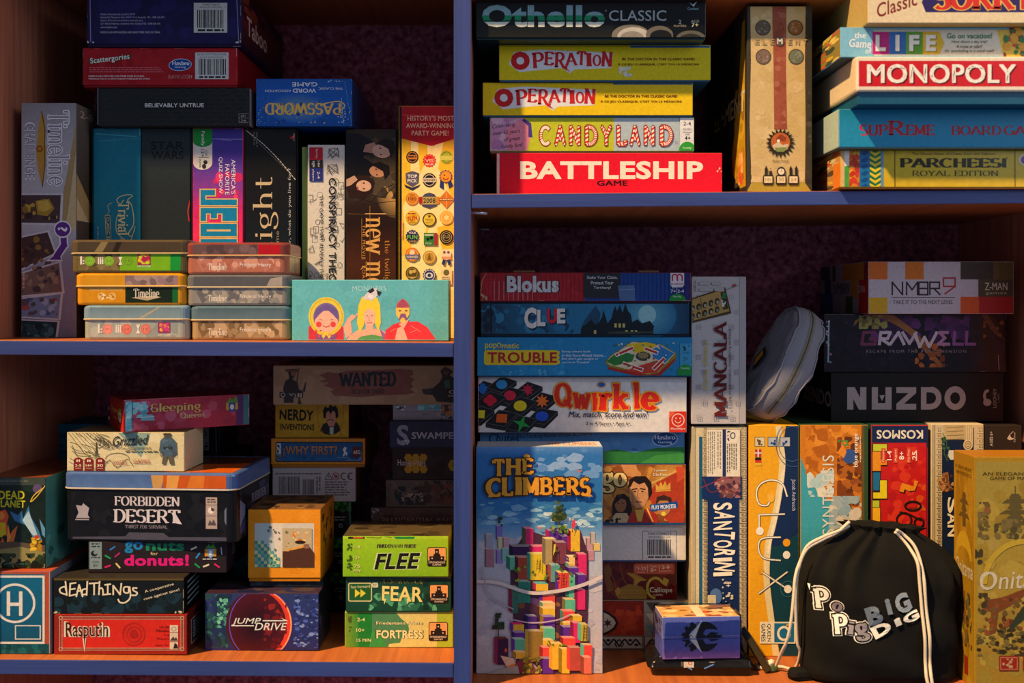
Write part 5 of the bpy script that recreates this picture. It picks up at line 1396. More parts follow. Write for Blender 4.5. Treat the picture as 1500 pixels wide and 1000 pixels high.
def a_nerdy(a):
    a.rect(402, 586, 512, 640, '#c09a22'); a.blots(404, 590, 510, 637, ['#c6a028', '#ba941e'], 24, 4, 12)
    a.T('NERDY', 434.5, 607, 50, 16, '#16180f', 2, .075, wave=-.18); a.T('INVENTIONS', 435.5, 624, 50, 9, '#16180f', 1, .065)
    a.line(spl2([(466, 592), (466, 615), (470, 627), (483, 635), (497, 627), (503, 612), (503, 592)]), .7, '#8a6a18')
    a.poly([(469, 629), (473, 620), (482, 616), (492, 616), (497, 622), (499, 629), (491, 634), (484, 635), (476, 634)], '#2a2222'); a.poly([(479, 602), (490, 600), (492, 616), (489, 623), (482, 623), (477, 614)], '#c48a70'); a.poly([(474, 611), (473, 601), (476, 595), (481, 597), (484, 591), (487, 595), (492, 594), (495, 599), (496, 609), (492, 613), (491, 603), (487, 601), (485, 606), (481, 601), (478, 604), (477, 612)], '#14120f')
    a.line([(479, 615), (484, 613), (489, 615)], 1.2, '#4a2a22'); a.line([(484, 606), (485, 611)], .8, '#9a6450'); a.poly([(483, 624), (489, 624), (488, 634), (483, 634)], '#a8c8b0')
nb = game('game_box', 'yellow box with black lettering and a cartoon man with messy hair', 'game box', (403, 588.5, 511, 639), .195, .12, wf, '#c09a22', a_nerdy, mat='satin', lid=None, sides='#4a1a1c')

def a_brown(a):
    a.grad(540, 742, 675, 900, [(0, '#4c3c3c'), (1, '#3c2c2c')]); a.blots(545, 746, 672, 790, ['#54423f', '#42322f', '#5a4844'], 30, 4, 14)
    a.T('PRESIDENTIAL KNIFE FIGHT', 634, 762, 150, 8, '#8a7470', 0, .02, out='#2a1c1c', ow=.03); a.blots(541, 743, 556, 758, ['#8a9298', '#6c747a'], 8, 1, 3)
    a.wear(26, '#8a9ca4', ln=26)
pk = game('game_box', 'dark brown scuffed box half hidden by the lime green box', 'game box', (543, 743.5, 668, 806), .155, .13, wz(806, .155), '#44342f', a_brown, mat='crinkle', lid=None)
def a_grey(a):
    a.rect(560, 700, 672, 742, '#56504a'); a.blots(566, 705, 670, 738, ['#5c564e', '#4e4842', '#625a50'], 30, 3, 10); a.blots(578, 712, 624, 738, ['#26323a', '#323c40', '#1e2a32'], 34, 3, 7); a.blots(612, 708, 668, 736, ['#6a4438', '#3a3030', '#503c34'], 26, 4, 10); a.blots(622, 703, 664, 708, ['#2a2624'], 10, 2, 4)
    a.blots(594, 711, 614, 722, ['#7a7670', '#56544e'], 16, .8, 2.2); a.blots(588, 720, 620, 733, ['#8a8278', '#5e5a54', '#a0988c'], 26, .8, 2.4); a.line(spl2([(590, 730), (598, 722), (604, 731), (612, 722), (618, 732)]), 1, '#8a8880')
    a.line([(654, 714), (666, 728)], 1.2, '#1c1a18'); a.line([(656, 728), (666, 716)], 1.2, '#1c1a18')
gb = game('game_box', 'grey box with dark swirling artwork, on the dark brown scuffed box', 'game box', (565, 703, 669, 741), .158, .12, pk, '#56504a', a_grey, mat='satin', lid=None)
def a_honey(a):
    a.rect(570, 655, 672, 698, '#30292a'); a.blots(574, 660, 670, 694, ['#362f2f', '#2a2424'], 24, 4, 12)
    for x, y in ((598, 668.5), (609, 668.5), (620, 668.5), (598, 683), (609, 683), (620.5, 683), (603.5, 676), (614.5, 676)):
        a.poly([(x + 6 * math.cos(math.radians(60 * k)), y + 5.4 * math.sin(math.radians(60 * k))) for k in range(6)], '#a88a24')
    a.T('Honey Wars', 603, 676, 41, 10, '#b8b4b0', 1, .015, out='#30292a', ow=.02); a.poly([(664 + 8 * math.cos(math.radians(60 * k)), 678 + 8 * math.sin(math.radians(60 * k))) for k in range(6)], '#a88a24'); a.line([(666, 672), (664, 678), (667, 684)], 1.4, '#30292a')
hw = game('game_box', 'charcoal box with gold honeycomb cells, between the navy and grey boxes', 'game box', (574.5, 657, 669, 696), .160, .12, gb, '#30292a', a_honey, mat='linen', lid=None)
def a_swamp(a):
    a.rect(566, 615, 672, 655, '#23223f'); a.blots(572, 618, 670, 650, ['#27264a', '#1f1e38'], 24, 4, 12)
    a.T('S', 590, 634, 17, 25, '#8a94a4', 0, .06); a.blots(584, 640, 600, 646, ['#a8bcc4', '#70a0a8'], 6, 1, 3); a.T('SWAMPERS', 642, 634.5, 78, 8.4, '#a6aab4', 0, .05)
sw2 = game('game_box', 'navy box with a big silver letter S, third from the top beside the divider', 'game box', (570.5, 617, 668, 651), .155, .12, hw, '#23223f', a_swamp, mat='gloss', lid='z', gap=.06, tray='#15142a')
def a_splash(a):
    a.rect(572, 580, 672, 622, '#98939a'); a.rect(572, 604, 672, 605, '#7a767c')
    a.blots(578, 588, 594, 602, ['#5a8a94', '#c8dce0', '#34505a'], 14, 1.5, 4); a.blots(612, 585, 646, 602, ['#68b4c0', '#7ac8d0', '#5aa4b0', '#8ad8de'], 50, 2, 6); a.blots(646, 584, 662, 616, ['#4a2a1c', '#a8641c', '#6a3c20', '#c07a24'], 28, 2, 6); a.T('Pick', 624, 608, 10, 3, '#6a5c4c'); a.blots(640, 606, 652, 618, ['#5a4a34', '#b8b0a8'], 8, 1.4, 4)
wt = game('game_box', 'grey white box with a turquoise splash, directly under the long kraft brown box', 'game box', (575.5, 586, 667, 618), .165, .12, sw2, '#98939a', a_splash, mat='crinkle', lid=None)
def a_wanted(a):
    a.rect(398, 528, 672, 588, '#a88e6e'); a.blots(402, 532, 668, 584, ['#ac9272', '#a48a6a', '#b09676'], 60, 5, 18)
    a.poly([(468, 541), (480, 536), (496, 538), (510, 534), (560, 533), (585, 531), (604, 533), (606, 540), (600, 543), (608, 548), (602, 553), (606, 560), (600, 562), (608, 568), (596, 571), (560, 572), (530, 575), (490, 573), (484, 566), (490, 563), (474, 557), (482, 553), (468, 551), (478, 547)], '#8a5a50')
    a.blots(486, 538, 600, 570, ['#8f6056', '#84544a'], 20, 4, 12)
    a.S('WANTED', 538.5, 547.5, 84, 23, '#2c3c40', -1, .26, .15, .3); a.T('RICH OR DEAD', 539, 566.5, 48, 7, '#4c4440', -1, .05)
    a.poly([(418, 532), (436, 531), (436, 536), (432, 538), (432, 543), (428, 547), (436, 552), (438, 563), (444, 566), (444, 571), (430, 570), (430, 584), (416, 584), (415, 560), (418, 550), (424, 546), (422, 536)], '#3c3836'); a.rect(418, 533, 436, 536, '#7a5040'); a.ell(430, 539, 4, 4, '#8a6a54', 12); a.line([(438, 530), (434, 556)], 1.4, '#4a4038'); a.poly([(443, 566), (447, 552), (449, 552), (447, 567)], '#4a4440'); a.poly([(438, 572), (442, 586), (436, 586)], '#4a4038')
    for x in (409.5, 421.5, 434): a.rect(x, 567, x + 10, 576, '#353a44'); 
    a.ring(414.5, 571.5, 3.4, 3.4, 1, '#c8b898', 14); a.line([(424, 569), (427, 573)], 1, '#c8b898'); a.line([(430, 569), (427, 573)], 1, '#c8b898'); a.rect(436, 569, 438.4, 575, '#c8b898'); a.rect(440, 569, 442, 575, '#c8b898')
    a.poly([(645, 534), (652, 528), (658, 531), (664, 535), (659, 541), (668, 548), (668, 574), (664, 584), (640, 582), (634, 572), (620, 570), (618, 563), (634, 561), (644, 552), (648, 544)], '#3e3d3c'); a.ell(653, 537, 4.4, 4.4, '#6a5048', 12); a.poly([(645, 534), (662, 535), (656, 530)], '#54423c'); a.ell(626, 567, 7, 4.4, '#4a4c50', 14); a.poly([(650, 550), (658, 548), (660, 560), (652, 562)], '#4c6a60')
    a.rect(655, 562, 668, 577, '#3a3634'); a.ell(662, 567, 4.6, 3, '#c0b09c', 14); a.ell(662, 567, 2.4, 2.4, '#3a3634', 10); a.dashes(656, 572, 667, 575, 1, '#c0b09c', 0)
wn = game('game_box', 'long kraft brown box with a painted western title, directly under the shelf', 'game box', (400, 526, 668, 587), .150, .17, max(nb.top, wt.top) if False else nb, '#a88e6e', a_wanted, mat='linen', lid=None, H=.0545)
st0 = game('game_box', 'plain dark box carrying the dark brown scuffed box', 'game box', (546, 808, 667, 900), .156, .125, SB(600, .16), '#1c1618', lambda a: a.rect(540, 806, 670, 900, '#1c1618'), mat='satin', lid=None, H=wz(806, .155) - SB(600, .16) - .0004)

def logo(a, x, y):
    a.rrect(x - 14, y - 13.5, x + 14, y + 13.5, 2.5, '#241a14'); a.rrect(x - 13, y - 12.5, x + 13, y + 6, 2, '#e0a060'); a.rect(x - 13, y + 5, x + 13, y + 7, '#241a14')
    a.poly([(x - 11, y + 7), (x - 11, y - 1), (x - 5, y - 1), (x - 5, y - 4), (x - 3, y - 4), (x - 3, y - 11), (x + 3, y - 11), (x + 3, y - 4), (x + 5, y - 4), (x + 5, y - 1), (x + 11, y - 1), (x + 11, y + 7)], '#241a14')
    for dx, dy in ((0, -7), (-7, 2), (7, 2)): a.star(x + dx, y + dy, 1.4, .7, 4, '#e8d8c0')
    a.T('STRONGHOLD', x, y + 7.6, 24, 2.8, '#e8d8c0', 0, .02); a.T('GAMES', x, y + 11, 13, 2.2, '#e8d8c0', 0, .02)
def a_fort(a):
    a.rect(503, 894, 666, 950, '#a8b43a'); a.rect(503, 894, 664, 897, '#c8cc50'); a.grad(503, 897, 562, 950, [(0, '#7a9a2c'), (.35, '#3c8a34'), (.8, '#1f7a3c'), (1, '#2c8044')], True); a.rect(525, 897, 545, 950, '#1c7c30')
    a.poly([(562, 897), (640, 897), (664, 910), (664, 948), (565, 948)], '#d2c878'); a.poly([(545, 897), (580, 897), (588, 906), (598, 914), (600, 926), (590, 930), (586, 940), (570, 942), (568, 948), (545, 948)], '#4a8458'); a.rect(640, 897, 666, 950, '#a0b834'); a.poly([(545, 922), (562, 930), (566, 950), (540, 950)], '#3a9448')
    a.T('2-4', 529, 907, 11, 5, '#e8e0a0', 0, .02); a.T('10+', 528, 922, 12, 5, '#e8e0a0', 0, .02); a.T('15 MIN', 533, 936.5, 21, 4.6, '#e8e0a0', 0, .02); a.blots(510, 902, 519, 912, ['#4a5a24'], 6, 1, 3); a.blots(511, 917, 517, 926, ['#4a5a24'], 5, 1, 2.4)
    a.T('Friedemann Friese', 585, 912, 68, 4.4, '#e8e0a8', 0, .02, out='#3c4a28', ow=.03); a.T('FORTRESS', 585.5, 928, 68, 12, '#e8dea0', 0, .06, out='#2a3c24', ow=.04); logo(a, 642, 924)
f3 = game('game_box', 'yellow green camouflage box at the bottom of the stack by the divider', 'game box', (505, 896, 664, 947), .052, .09, SB(585, .05), '#a8b43a', a_fort, mat='satin', lid=None, topc='#b0b440')
def a_fear(a):
    a.grad(506, 842, 660, 895, [(0, '#14362c'), (.5, '#184a3a'), (1, '#12402e')]); a.blots(540, 868, 640, 893, ['#3a8a64', '#4c9c74', '#2a6a50', '#5aa880'], 40, 3, 9); a.blots(620, 850, 658, 892, ['#1c4434', '#10302a'], 20, 3, 9); a.line([(506, 844), (660, 846)], 1, '#7a7048')
    a.T('FRIEDEMANN FRIESE', 589.5, 851.5, 65, 6, '#c8c070', 1, .025); a.rrect(510, 853, 545, 880, 3, '#c4be88'); a.rrect(511.6, 854.6, 543.4, 878.4, 2, '#1f5a2c'); a.T('fast forward', 528, 858.5, 28, 4.4, '#c8c890', -2, .01); a.poly([(520, 862), (528, 868), (520, 874)], '#d8cc3c'); a.poly([(528, 862), (536, 868), (528, 874)], '#d8cc3c')
    a.rrect(545, 853, 554, 860, 2, '#c8c8a8'); a.T('FF', 549.5, 856.5, 5, 3.6, '#3c3c30')
    a.T('FEAR', 589.5, 869, 60, 21, '#e0d480', 2, .045, out='#1c3a20', ow=.03); a.poly([(562, 876), (566, 876), (563, 884)], '#e0d480'); a.poly([(596, 876), (600, 876), (597, 884)], '#e0d480'); logo(a, 643, 869)
f2 = game('game_box', 'dark green box with dripping cream title, between the lime and camouflage boxes', 'game box', (506.5, 844, 661, 895), .050, .09, f3, '#14362c', a_fear, mat='satin', lid=None, topc='#8a7a34')
def a_flee(a):
    a.rect(500, 782, 660, 842, '#8cbc1e'); a.grad(500, 789, 660, 842, [(0, '#94c222'), (1, '#7cb01a')]); a.rect(500, 783, 660, 789, '#a8cc2c'); a.rect(510, 785, 534, 789, '#2a2a18'); a.rect(517, 786, 532, 788.4, '#c8602c'); a.poly([(576, 786), (610, 784), (606, 789), (580, 789)], '#1c8a3c'); a.line([(537, 787), (556, 788), (560, 785), (574, 787)], 1, '#3a4a14')
    a.T('FRIEDEMANN FRIESE', 581, 799, 56, 5, '#e8e0a8', 0, .02, out='#2c3414', ow=.04, shear=.15); a.T('FLEE', 582, 820, 68, 22, '#16180f', -1, .06, .25, out='#d0dca0', ow=.05); logo(a, 640, 814)
    for y, t_ in ((800, '1-4'), (815, '12+'), (827, '75')): a.T(t_, 523, y, 9, 4.6, '#dcd888', 0, .02); a.blots(508, y - 5, 516, y + 5, ['#3a5a14'], 9, 1, 2.6)
    a.T('MIN', 523, 833, 10, 4, '#dcd888', 0, .02)
f1 = game('game_box', 'lime green box with black slanted title, above the dark green box', 'game box', (502, 785, 657, 842), .046, .092, f2, '#8cbc1e', a_flee, mat='satin', lid=None, topc='#4c4028', top=lambda a: a.blots(0, 0, 100, 100, ['#3c3220', '#5a4c30', '#2c2418'], 30, 4, 12))  # dark top colour and daubs paint in the shade cast by the shelf

# ------------------------------------------------------------------ right bay, upper compartment
RM = lambda x, Y=.045: zs(S_RM, x, Y)

def a_battle(a):
    a.rect(726, 222, 1060, 290, '#d8122c'); a.rect(726, 222, 731.5, 290, '#cfc4bc')
    a.T('BATTLESHIP', 896, 250, 268, 27, '#ece4d4', 0, .075); a.T('GAME', 897, 269.5, 45, 8, '#2a0c10', 0, .06); a.rect(790, 222, 920, 224, '#5a4a3c'); a.rect(985, 222, 1060, 225, '#3a6aa0')
    a.wear(18, '#e8c8bc', ln=14); a.blots(1050, 236, 1058, 262, ['#e8c8b0'], 5, .8, 2.4)
bs = game('game_box', 'red box with wide white capital title, bottom of the stack beside the divider', 'game box', (727, 224, 1058, 289), .045, .27, RM(890), '#d8122c', a_battle, mat='satin', lid='z', gap=.03, tray='#b0a8a0', topc='#8a6a3c')

def a_candy(a):
    a.rect(714, 170, 1020, 224, '#b8c02c'); a.rect(899, 170, 1020, 224, '#a9bcc6')
    a.rect(714, 170, 768, 224, '#c890b4'); a.blots(718, 172, 766, 220, ['#d0a0c0', '#b880b0', '#dcb4cc'], 20, 4, 12); a.poly([(742, 224), (740, 190), (764, 173), (776, 180), (778, 196), (770, 224)], '#e88a9c'); a.poly([(768, 174), (778, 180), (780, 200), (774, 200), (774, 184), (764, 176)], '#4a3a8a')
    for i, (t_, w_) in enumerate((('Celebrating', 34), ('over 65 years', 40), ('of great', 24), ('family fun!', 32))):
        a.T(t_, 742 - (4 if i == 0 else 0) + (8 if i >= 2 else 0), 184 + i * 9.4, w_, 7, '#4a1c4c', -6, .01, .3)
    def stripes(s_, cx, cy, w_, h_):
        g = serif(s_, .19, .19, .0, 0, .1); g2 = serif(s_, .19, .19, .0, .045, .1)
        a.put(g2, cx, cy, w_ + 3, h_ + 3, '#8a2018')
        a.put(g, cx, cy, w_, h_, '#f2e0cc')
        vs, ps, (ax, ay, bx, by) = g
        for p in ps:                      # red candy-cane bands across every stroke
            (x0, y0), (x1, y1), (x2, y2), (x3, y3) = [vs[i] for i in p]
            L = math.hypot(x3 - x0, y3 - y0) if len(p) == 4 else 0
            n = max(1, int(round(L / .24)))
            for k in range(n):
                t0, t1 = (k + .1) / n, (k + .55) / n
                e = .35 / max(n, 1)
                def q(u, side): 
                    u = max(0, min(1, u + (e if side else 0)))
                    A, B = ((x0, y0), (x3, y3)) if not side else ((x1, y1), (x2, y2))
                    X, Y = A[0] + (B[0] - A[0]) * u, A[1] + (B[1] - A[1]) * u
                    return (cx + ((X - ax) / (bx - ax) - .5) * w_, cy - ((Y - ay) / (by - ay) - .5) * h_)
                a.z += 1e-6
                if L > .1: a.raw([q(t0, 0), q(t0, 1), q(t1, 1), q(t1, 0)], [C('#d0281c')] * 4, True)
    for ch, x in zip('CANDY', (798, 820.5, 842, 866, 888)): stripes(ch, x, 197.5, 15 if ch != 'D' else 17, 28)
    for ch, x in zip('LAND', (911, 930, 951, 976)): stripes(ch, x, 197.5, 14 if ch != 'D' else 18, 28)
    a.ring(990.5, 207, 1.8, 1.8, .5, '#4a5a64', 12)
    a.rect(996, 172, 1017, 222, '#d8dce0'); a.T('2-4', 1006.5, 181, 11, 5, '#1c2024', 0, .03); a.T('PLAYERS', 1006.5, 189, 12, 2.6, '#1c2024'); a.rect(1000, 192.5, 1013, 193.2, '#1c2024'); a.T('AGES', 1006.5, 196, 7, 2.4, '#1c2024'); a.T('4+', 1007, 201, 8, 6, '#1c2024', 0, .04); a.ell(1006.5, 218, 12, 12, '#2e9a34'); a.T('Family', 1006.5, 215, 13, 3.6, '#d8f0d0', 0, .01)
    a.rect(714, 170, 718, 224, '#b06a80')
cd = game('game_box', 'lime and pale blue box with candy cane striped lettering', 'game box', (717.5, 172, 1017, 222), .050, .26, bs, '#b8c02c', a_candy, mat='satin', lid='z', gap=.05, tray='#8a5a40', topc='#8aa0b0', sides='#b8b0a8')

def op(X0, Y0, W, face):
    def f(a):
        k = W / 308.0
        x = lambda u: X0 + u * k; y = lambda v: Y0 + v
        a.rect(X0 - 2, Y0 - 3, X0 + W + 4, Y0 + 56, face)
        a.rect(X0 - 2, Y0 - 1, X0 + W * .62, Y0 + 1.6, '#a89a14'); a.rect(X0 + W * .62, Y0 - 1, X0 + W + 4, Y0 + 3.2, '#1f5a8c')
        a.poly([(x(40), y(8)), (x(60), y(6)), (x(166), y(11)), (x(163), y(34)), (x(110), y(36)), (x(103), y(42)), (x(92), y(34)), (x(60), y(37)), (x(30), y(40)), (x(14), y(28)), (x(22), y(10))], '#d8dce0')
        a.T('O', x(31), y(23), 28, 28, '#c22024', 0, .16)
        g = dict(thick=.24, thin=.11, foot=.28)
        for ch, u, v, w_, h_, r in (('P', 57, 22, 18, 24, -3), ('E', 73, 19.5, 15, 21, 2), ('R', 89, 22, 17, 24, 3), ('A', 105, 20.5, 18, 20, -2), ('T', 120, 19, 15, 21, 3), ('I', 131, 21.5, 8, 20, -2), ('O', 142.5, 22.5, 13, 17, 0), ('N', 157, 20.5, 16, 24, 4)):
            a.S(ch, x(u), y(v), w_, h_, '#c22024', r, **g)
        a.poly([(x(92), y(31)), (x(100), y(31)), (x(99), y(35)), (x(104), y(40)), (x(94), y(35))], '#c22024')
        a.T('BE THE DOCTOR IN THIS CLASSIC GAME!', x(232), y(20.5), 106, 3.8, '#6a2a14', 0, .05); a.T("À CE JEU CLASSIQUE, C'EST TOI LE MÉDECIN!", x(232), y(28.5), 119, 4.4, '#6a2a14', 0, .05)
        a.wear(10, '#e8e0a0', ln=10)
    return f
o2 = game('game_box', 'yellow box with red slab title, lower of the two yellow boxes, half in sunlight', 'game box', (707, 121, 1015, 172), .046, .26, cd, '#e0c010', lambda a: (op(707, 121, 308, '#e0c010')(a)), mat='satin', lid='z', gap=.03, tray='#1f5a8c', topc='#1f5a8c', sides='#a88a10')
def a_op1(a):
    op(731, 67, 310, '#d6c410')(a); a.blots(906, 99, 926, 114, ['#c8ccb8', '#d4d4c0'], 14, 2, 5)
o1 = game('game_box', 'upper of two matching yellow boxes, with a torn white patch', 'game box', (731, 66, 1041, 121), .040, .27, o2, '#d6c410', a_op1, mat='satin', lid='z', gap=.03, tray='#1f5a8c', topc='#1f5a8c', sides='#8a7a10')

def a_oth(a):
    a.rect(695, -12, 1036, 64, '#0c1114'); a.grad(697, 20, 900, 60, [(0, '#0c1114'), (.6, '#171b1c'), (1, '#24241c')]); a.rect(697, -10, 1034, -2, '#1a2428')
    a.T('Othello', 796, 25, 180, 34, '#d8dccc', 0, .085, out='#0a1a1a', ow=.02)
    # band of green across the silver letters
    g = sans('Othello', .085, 0, 3)
    vs, ps, (ax, ay, bx, by) = g
    def keep(lo, hi, col):
        z = a.z; clip = a.clip
        yy0 = a.m(0, hi)[1]; yy1 = a.m(0, lo)[1]
        a.clip = (clip[0], max(clip[1], yy0), clip[2], min(clip[3], yy1))
        a.put(g, 796, 25, 180, 34, col)
        a.clip = clip
    keep(-20, 24, '#7ea4ac'); keep(24, 31, '#1c8a5c'); keep(31, 34, '#0f5a40')
    a.ring(887.5, 17, 1.4, 1.4, .4, '#a0b0b0', 10)
    a.T('CLASSIC', 934, 24.5, 84, 16, '#a4b0b4', 0, .005)
    a.ell(924, 55, 28, 17, '#77736a'); a.ell(928, 57, 24, 15, '#b8b4ac'); a.ell(926, 60, 18, 12, '#8a867e'); a.ell(966, 54, 20, 14, '#66625a'); a.ell(968, 56, 16, 10, '#1a1a1a'); a.ell(1012, 60, 22, 13, '#5c5a52'); a.ell(1012, 62, 18, 10, '#2c2c28')
    a.rect(695, 58.5, 1036, 66, '#123036')
    a.poly([(1009, 4), (1015, 8), (1021, 3), (1016, 11)], '#b8d0d4'); a.T('Cardinal', 1015, 14, 16, 4, '#8ac0c8'); a.T('2', 996, 34, 4, 6, '#c8c4a8', 0, .02); a.T('PLAYERS', 996, 40, 18, 2.8, '#a8a48c'); a.T('AGE', 1018, 33, 12, 4, '#c8c4a8'); a.T('7+', 1018, 38.6, 10, 6, '#e0d8b0', 0, .03)
    a.wear(12, '#4a5a5c')
game('game_box', 'black box with big silver and green rounded title, topmost beside the divider', 'game box', (697, -10, 1034, 61), .014, .30, o1, '#0c1114', a_oth, mat='gloss', lid='z', gap=.04, tray='#123036')

def a_elem(a):
    a.rect(1090, 5, 1195, 290, '#3c382e'); a.blots(1091, 8, 1194, 285, ['#46423a', '#34302a', '#504a40'], 90, 2, 6)
    a.poly([(1099, 8), (1180, 8), (1179, 90), (1180, 180), (1179, 270), (1188, 281), (1094, 281), (1101, 268), (1098, 180), (1100, 90)], '#c8ae78'); a.blots(1100, 10, 1179, 268, ['#ccb27e', '#c2a872', '#d0b886', '#c4aa70'], 90, 4, 14)
    a.poly([(1102, 268), (1179, 268), (1188, 281), (1094, 281)], '#a89438'); a.line([(1101, 268), (1179, 268)], .6, '#8a7428')
    a.poly([(1131, 8), (1152, 8), (1151, 100), (1153, 190), (1134, 190), (1133, 100)], '#98503c'); a.blots(1134, 10, 1151, 188, ['#a05a46', '#8e4834', '#a46450'], 40, 2, 6)
    for x, y, c in ((1117.5, 41, '#6a5c4c'), (1165, 41, '#9a6428'), (1118, 83.5, '#7a6458'), (1166, 83.5, '#6a7460')):
        a.ell(x, y, 11.4, 11.4, '#55493a'); a.ell(x, y, 9.8, 9.8, c); a.blots(x - 7, y - 7, x + 7, y + 7, [mix(C(c), (1, 1, 1), .12), mix(C(c), (0, 0, 0), .2)], 14, 1, 3)
    for ch, x in zip('ELEENT', (1109, 1120, 1131, 1157, 1168, 1179)): a.T(ch, x, 62, 6, 8, '#b0986a', 0, .03, out='#8a7650', ow=.03)
    a.ell(1142, 61, 7, 7, '#5a4c44'); a.T('M', 1142, 61, 8, 8, '#dcd8d0', 0, .05)
    a.star(1143, 210, 22, 15.5, 20, '#2a241c'); a.ell(1143, 209, 14, 14, '#b8602c'); a.poly([(1131, 214), (1140, 208), (1146, 213), (1155, 211), (1153, 219), (1143, 223), (1134, 220)], '#c8b898'); a.poly([(1136, 204), (1143, 197), (1152, 202), (1150, 208), (1142, 207)], '#8a3c20'); a.ell(1140, 207, 2.2, 2.2, '#f0e8d8', 10); a.poly([(1134, 217), (1154, 216), (1148, 223), (1138, 223)], '#7a8a4c')
    a.T('Artist Proof', 1143, 236, 24, 4, '#6a5430', 0, .01)
    for x, t_ in ((1125, '14+'), (1144, '30'), (1162, '2-4')):
        a.rrect(x - 7.6, 257, x + 7.6, 271.5, 2, '#2c251c'); a.rect(x - 6, 259, x + 6, 268.5, '#d8c8a0'); a.T(t_, x, 263.7, 8, 5, '#8a744c')
    for x in (1122, 1128.5, 1158, 1166): a.rect(x - 2, 247 + (4 if x == 1128.5 else 0), x + 2, 258, '#2c251c'); a.poly([(x - 2, 248), (x, 243 + (4 if x == 1128.5 else 0)), (x + 2, 248)], '#2c251c')
    a.ell(1144, 252, 6.4, 7, '#2c251c'); a.ell(1144, 252, 4.6, 4.6, '#e0d4b8'); a.line([(1144, 252), (1144, 249)], .7, '#2c251c')
def a_elem_l(a):
    a.rect(0, 0, 100, 100, '#2a2622'); a.blots(0, 0, 100, 100, ['#33302b', '#221e1b', '#3a362e'], 70, 4, 14)
    a.poly([(90, 6), (96, 6), (96, 60), (98, 96), (86, 96), (68, 86), (66, 74), (80, 48)], '#b0880e'); a.blots(72, 40, 95, 92, ['#a07a0c', '#8a6a10', '#c0981c'], 24, 3, 8)
    a.poly([(80, 92), (84, 78), (88, 74), (92, 82), (90, 94)], '#d06a30'); a.blots(82, 76, 91, 94, ['#e89a5a', '#c8502c', '#f0b878'], 14, 1.5, 4)
    a.T('ELEMENT', 58, 49, 76, 11, '#c8b890', 0, .03)
    a.blots(0, 20, 60, 100, ['#1a1714', '#403a30'], 30, 3, 10)
game('game_box', 'tall parchment coloured box with a brown stripe and four coin discs, standing alone', 'game box', (1094, 9, 1190, 283), .022, .26, RM(1142, .02), '#3c382e', a_elem, left=a_elem_l, mat='matte', lid=None)

def a_parch(a):
    a.rect(1230, 218, 1560, 285, '#c8a818')
    a.rect(1230, 218, 1237.5, 285, '#d8a878'); a.rect(1237, 218, 1244, 285, '#d8d8c8'); a.rect(1237, 246, 1244, 285, '#4a9a3c'); a.rect(1244, 218, 1259, 285, '#d07c1c'); a.blots(1244, 222, 1259, 280, ['#c83a18', '#e0b030', '#b83018', '#e88a28'], 34, 2.5, 6); a.rect(1259, 218, 1274, 285, '#1a6aa0')
    for k in range(6): a.poly([(1260, 226 + k * 11), (1268, 220 + k * 11), (1273, 224 + k * 11), (1266, 230 + k * 11)], '#104a84')
    a.rect(1274, 218, 1290, 285, '#1a6a3c')
    for k in range(8): a.poly([(1274, 220 + k * 9), (1282, 225 + k * 9), (1290, 220 + k * 9), (1290, 224 + k * 9), (1282, 230 + k * 9), (1274, 224 + k * 9)], '#d8c020')
    a.rect(1290, 218, 1294, 285, '#5a8ab0'); a.rect(1310, 218, 1311.5, 285, '#7a5c10'); a.rect(1486, 218, 1487.5, 285, '#7a5c10')
    a.T('The Classic Game of Chase, Race and Capture', 1397, 226.5, 122, 5, '#4a3a10', 0, .005)
    a.S('PARCHEESI', 1396, 241, 156, 16, '#181408', 0, .26, .1, .26); a.ring(1475, 233, 1.6, 1.6, .4, '#181408', 10); a.S('ROYAL EDITION', 1399, 258, 126, 9, '#3a2c0c', 0, .12, .05, .2); a.ell(1502, 236, 10, 10, '#c8c0a0'); a.ell(1502, 236, 7, 7, '#6a3a8a')
def a_parch_l(a):
    a.rect(0, 0, 100, 100, '#b88a4c'); a.blots(0, 0, 100, 100, ['#d8b040', '#5a4a34', '#b8502c', '#3a5a3c', '#d0c090'], 60, 3, 9); a.rect(90, 30, 100, 100, '#d87a2c')
pc = game('game_box', 'yellow box with colourful patterned bands on its left end', 'game box', (1231, 220, 1545, 283), -.012, .28, RM(1390, .01), '#c8a818', a_parch, left=a_parch_l, mat='gloss', lid='z', gap=.03, tray='#d87a2c')

def a_supreme(a):
    a.rect(1225, 158, 1560, 226, '#1a84ac'); a.rect(1225, 158, 1229.5, 226, '#a8b8b4')
    a.S('SUP', 1280, 193, 42, 18, '#b8182c', 0, .22, .1, .26); a.S('R', 1313.5, 190, 26, 24, '#b8182c', 0, .22, .1, .26); a.S('EME', 1348, 193, 43, 17, '#b8182c', 0, .22, .1, .26); a.S('BOARD', 1430, 193.5, 74, 15, '#a8182c', 0, .2, .09, .26); a.S('GAMES', 1510, 193.5, 80, 15, '#a8182c', 0, .2, .09, .26)
sp = game('game_box', 'teal blue box with dark red slab title, under the cream and red box', 'game box', (1228, 160, 1540, 222), -.024, .29, pc, '#1a84ac', a_supreme, mat='satin', lid='z', gap=.03, tray='#5a6a5c', sides='#a4b8ac')

def a_mono(a):
    a.rect(1250, 78, 1570, 142, '#e0d4c0'); a.rect(1258, 90, 1560, 132, '#c0141e'); a.T('MONOPOLY', 1379, 111, 218, 31, '#ece6dc', 0, .045, sh=(2.2, 2.2, '#5a0a10'))
mo = game('game_box', 'cream box with a red panel and bold white title, jutting out', 'game box', (1254, 82.5, 1560, 160), -.058, .30, sp, '#e0d4c0', a_mono, mat='satin', lid='z', gap=.255, inset=.004, tray='#14506e', sides='#d8c4a0', bevel=.003)

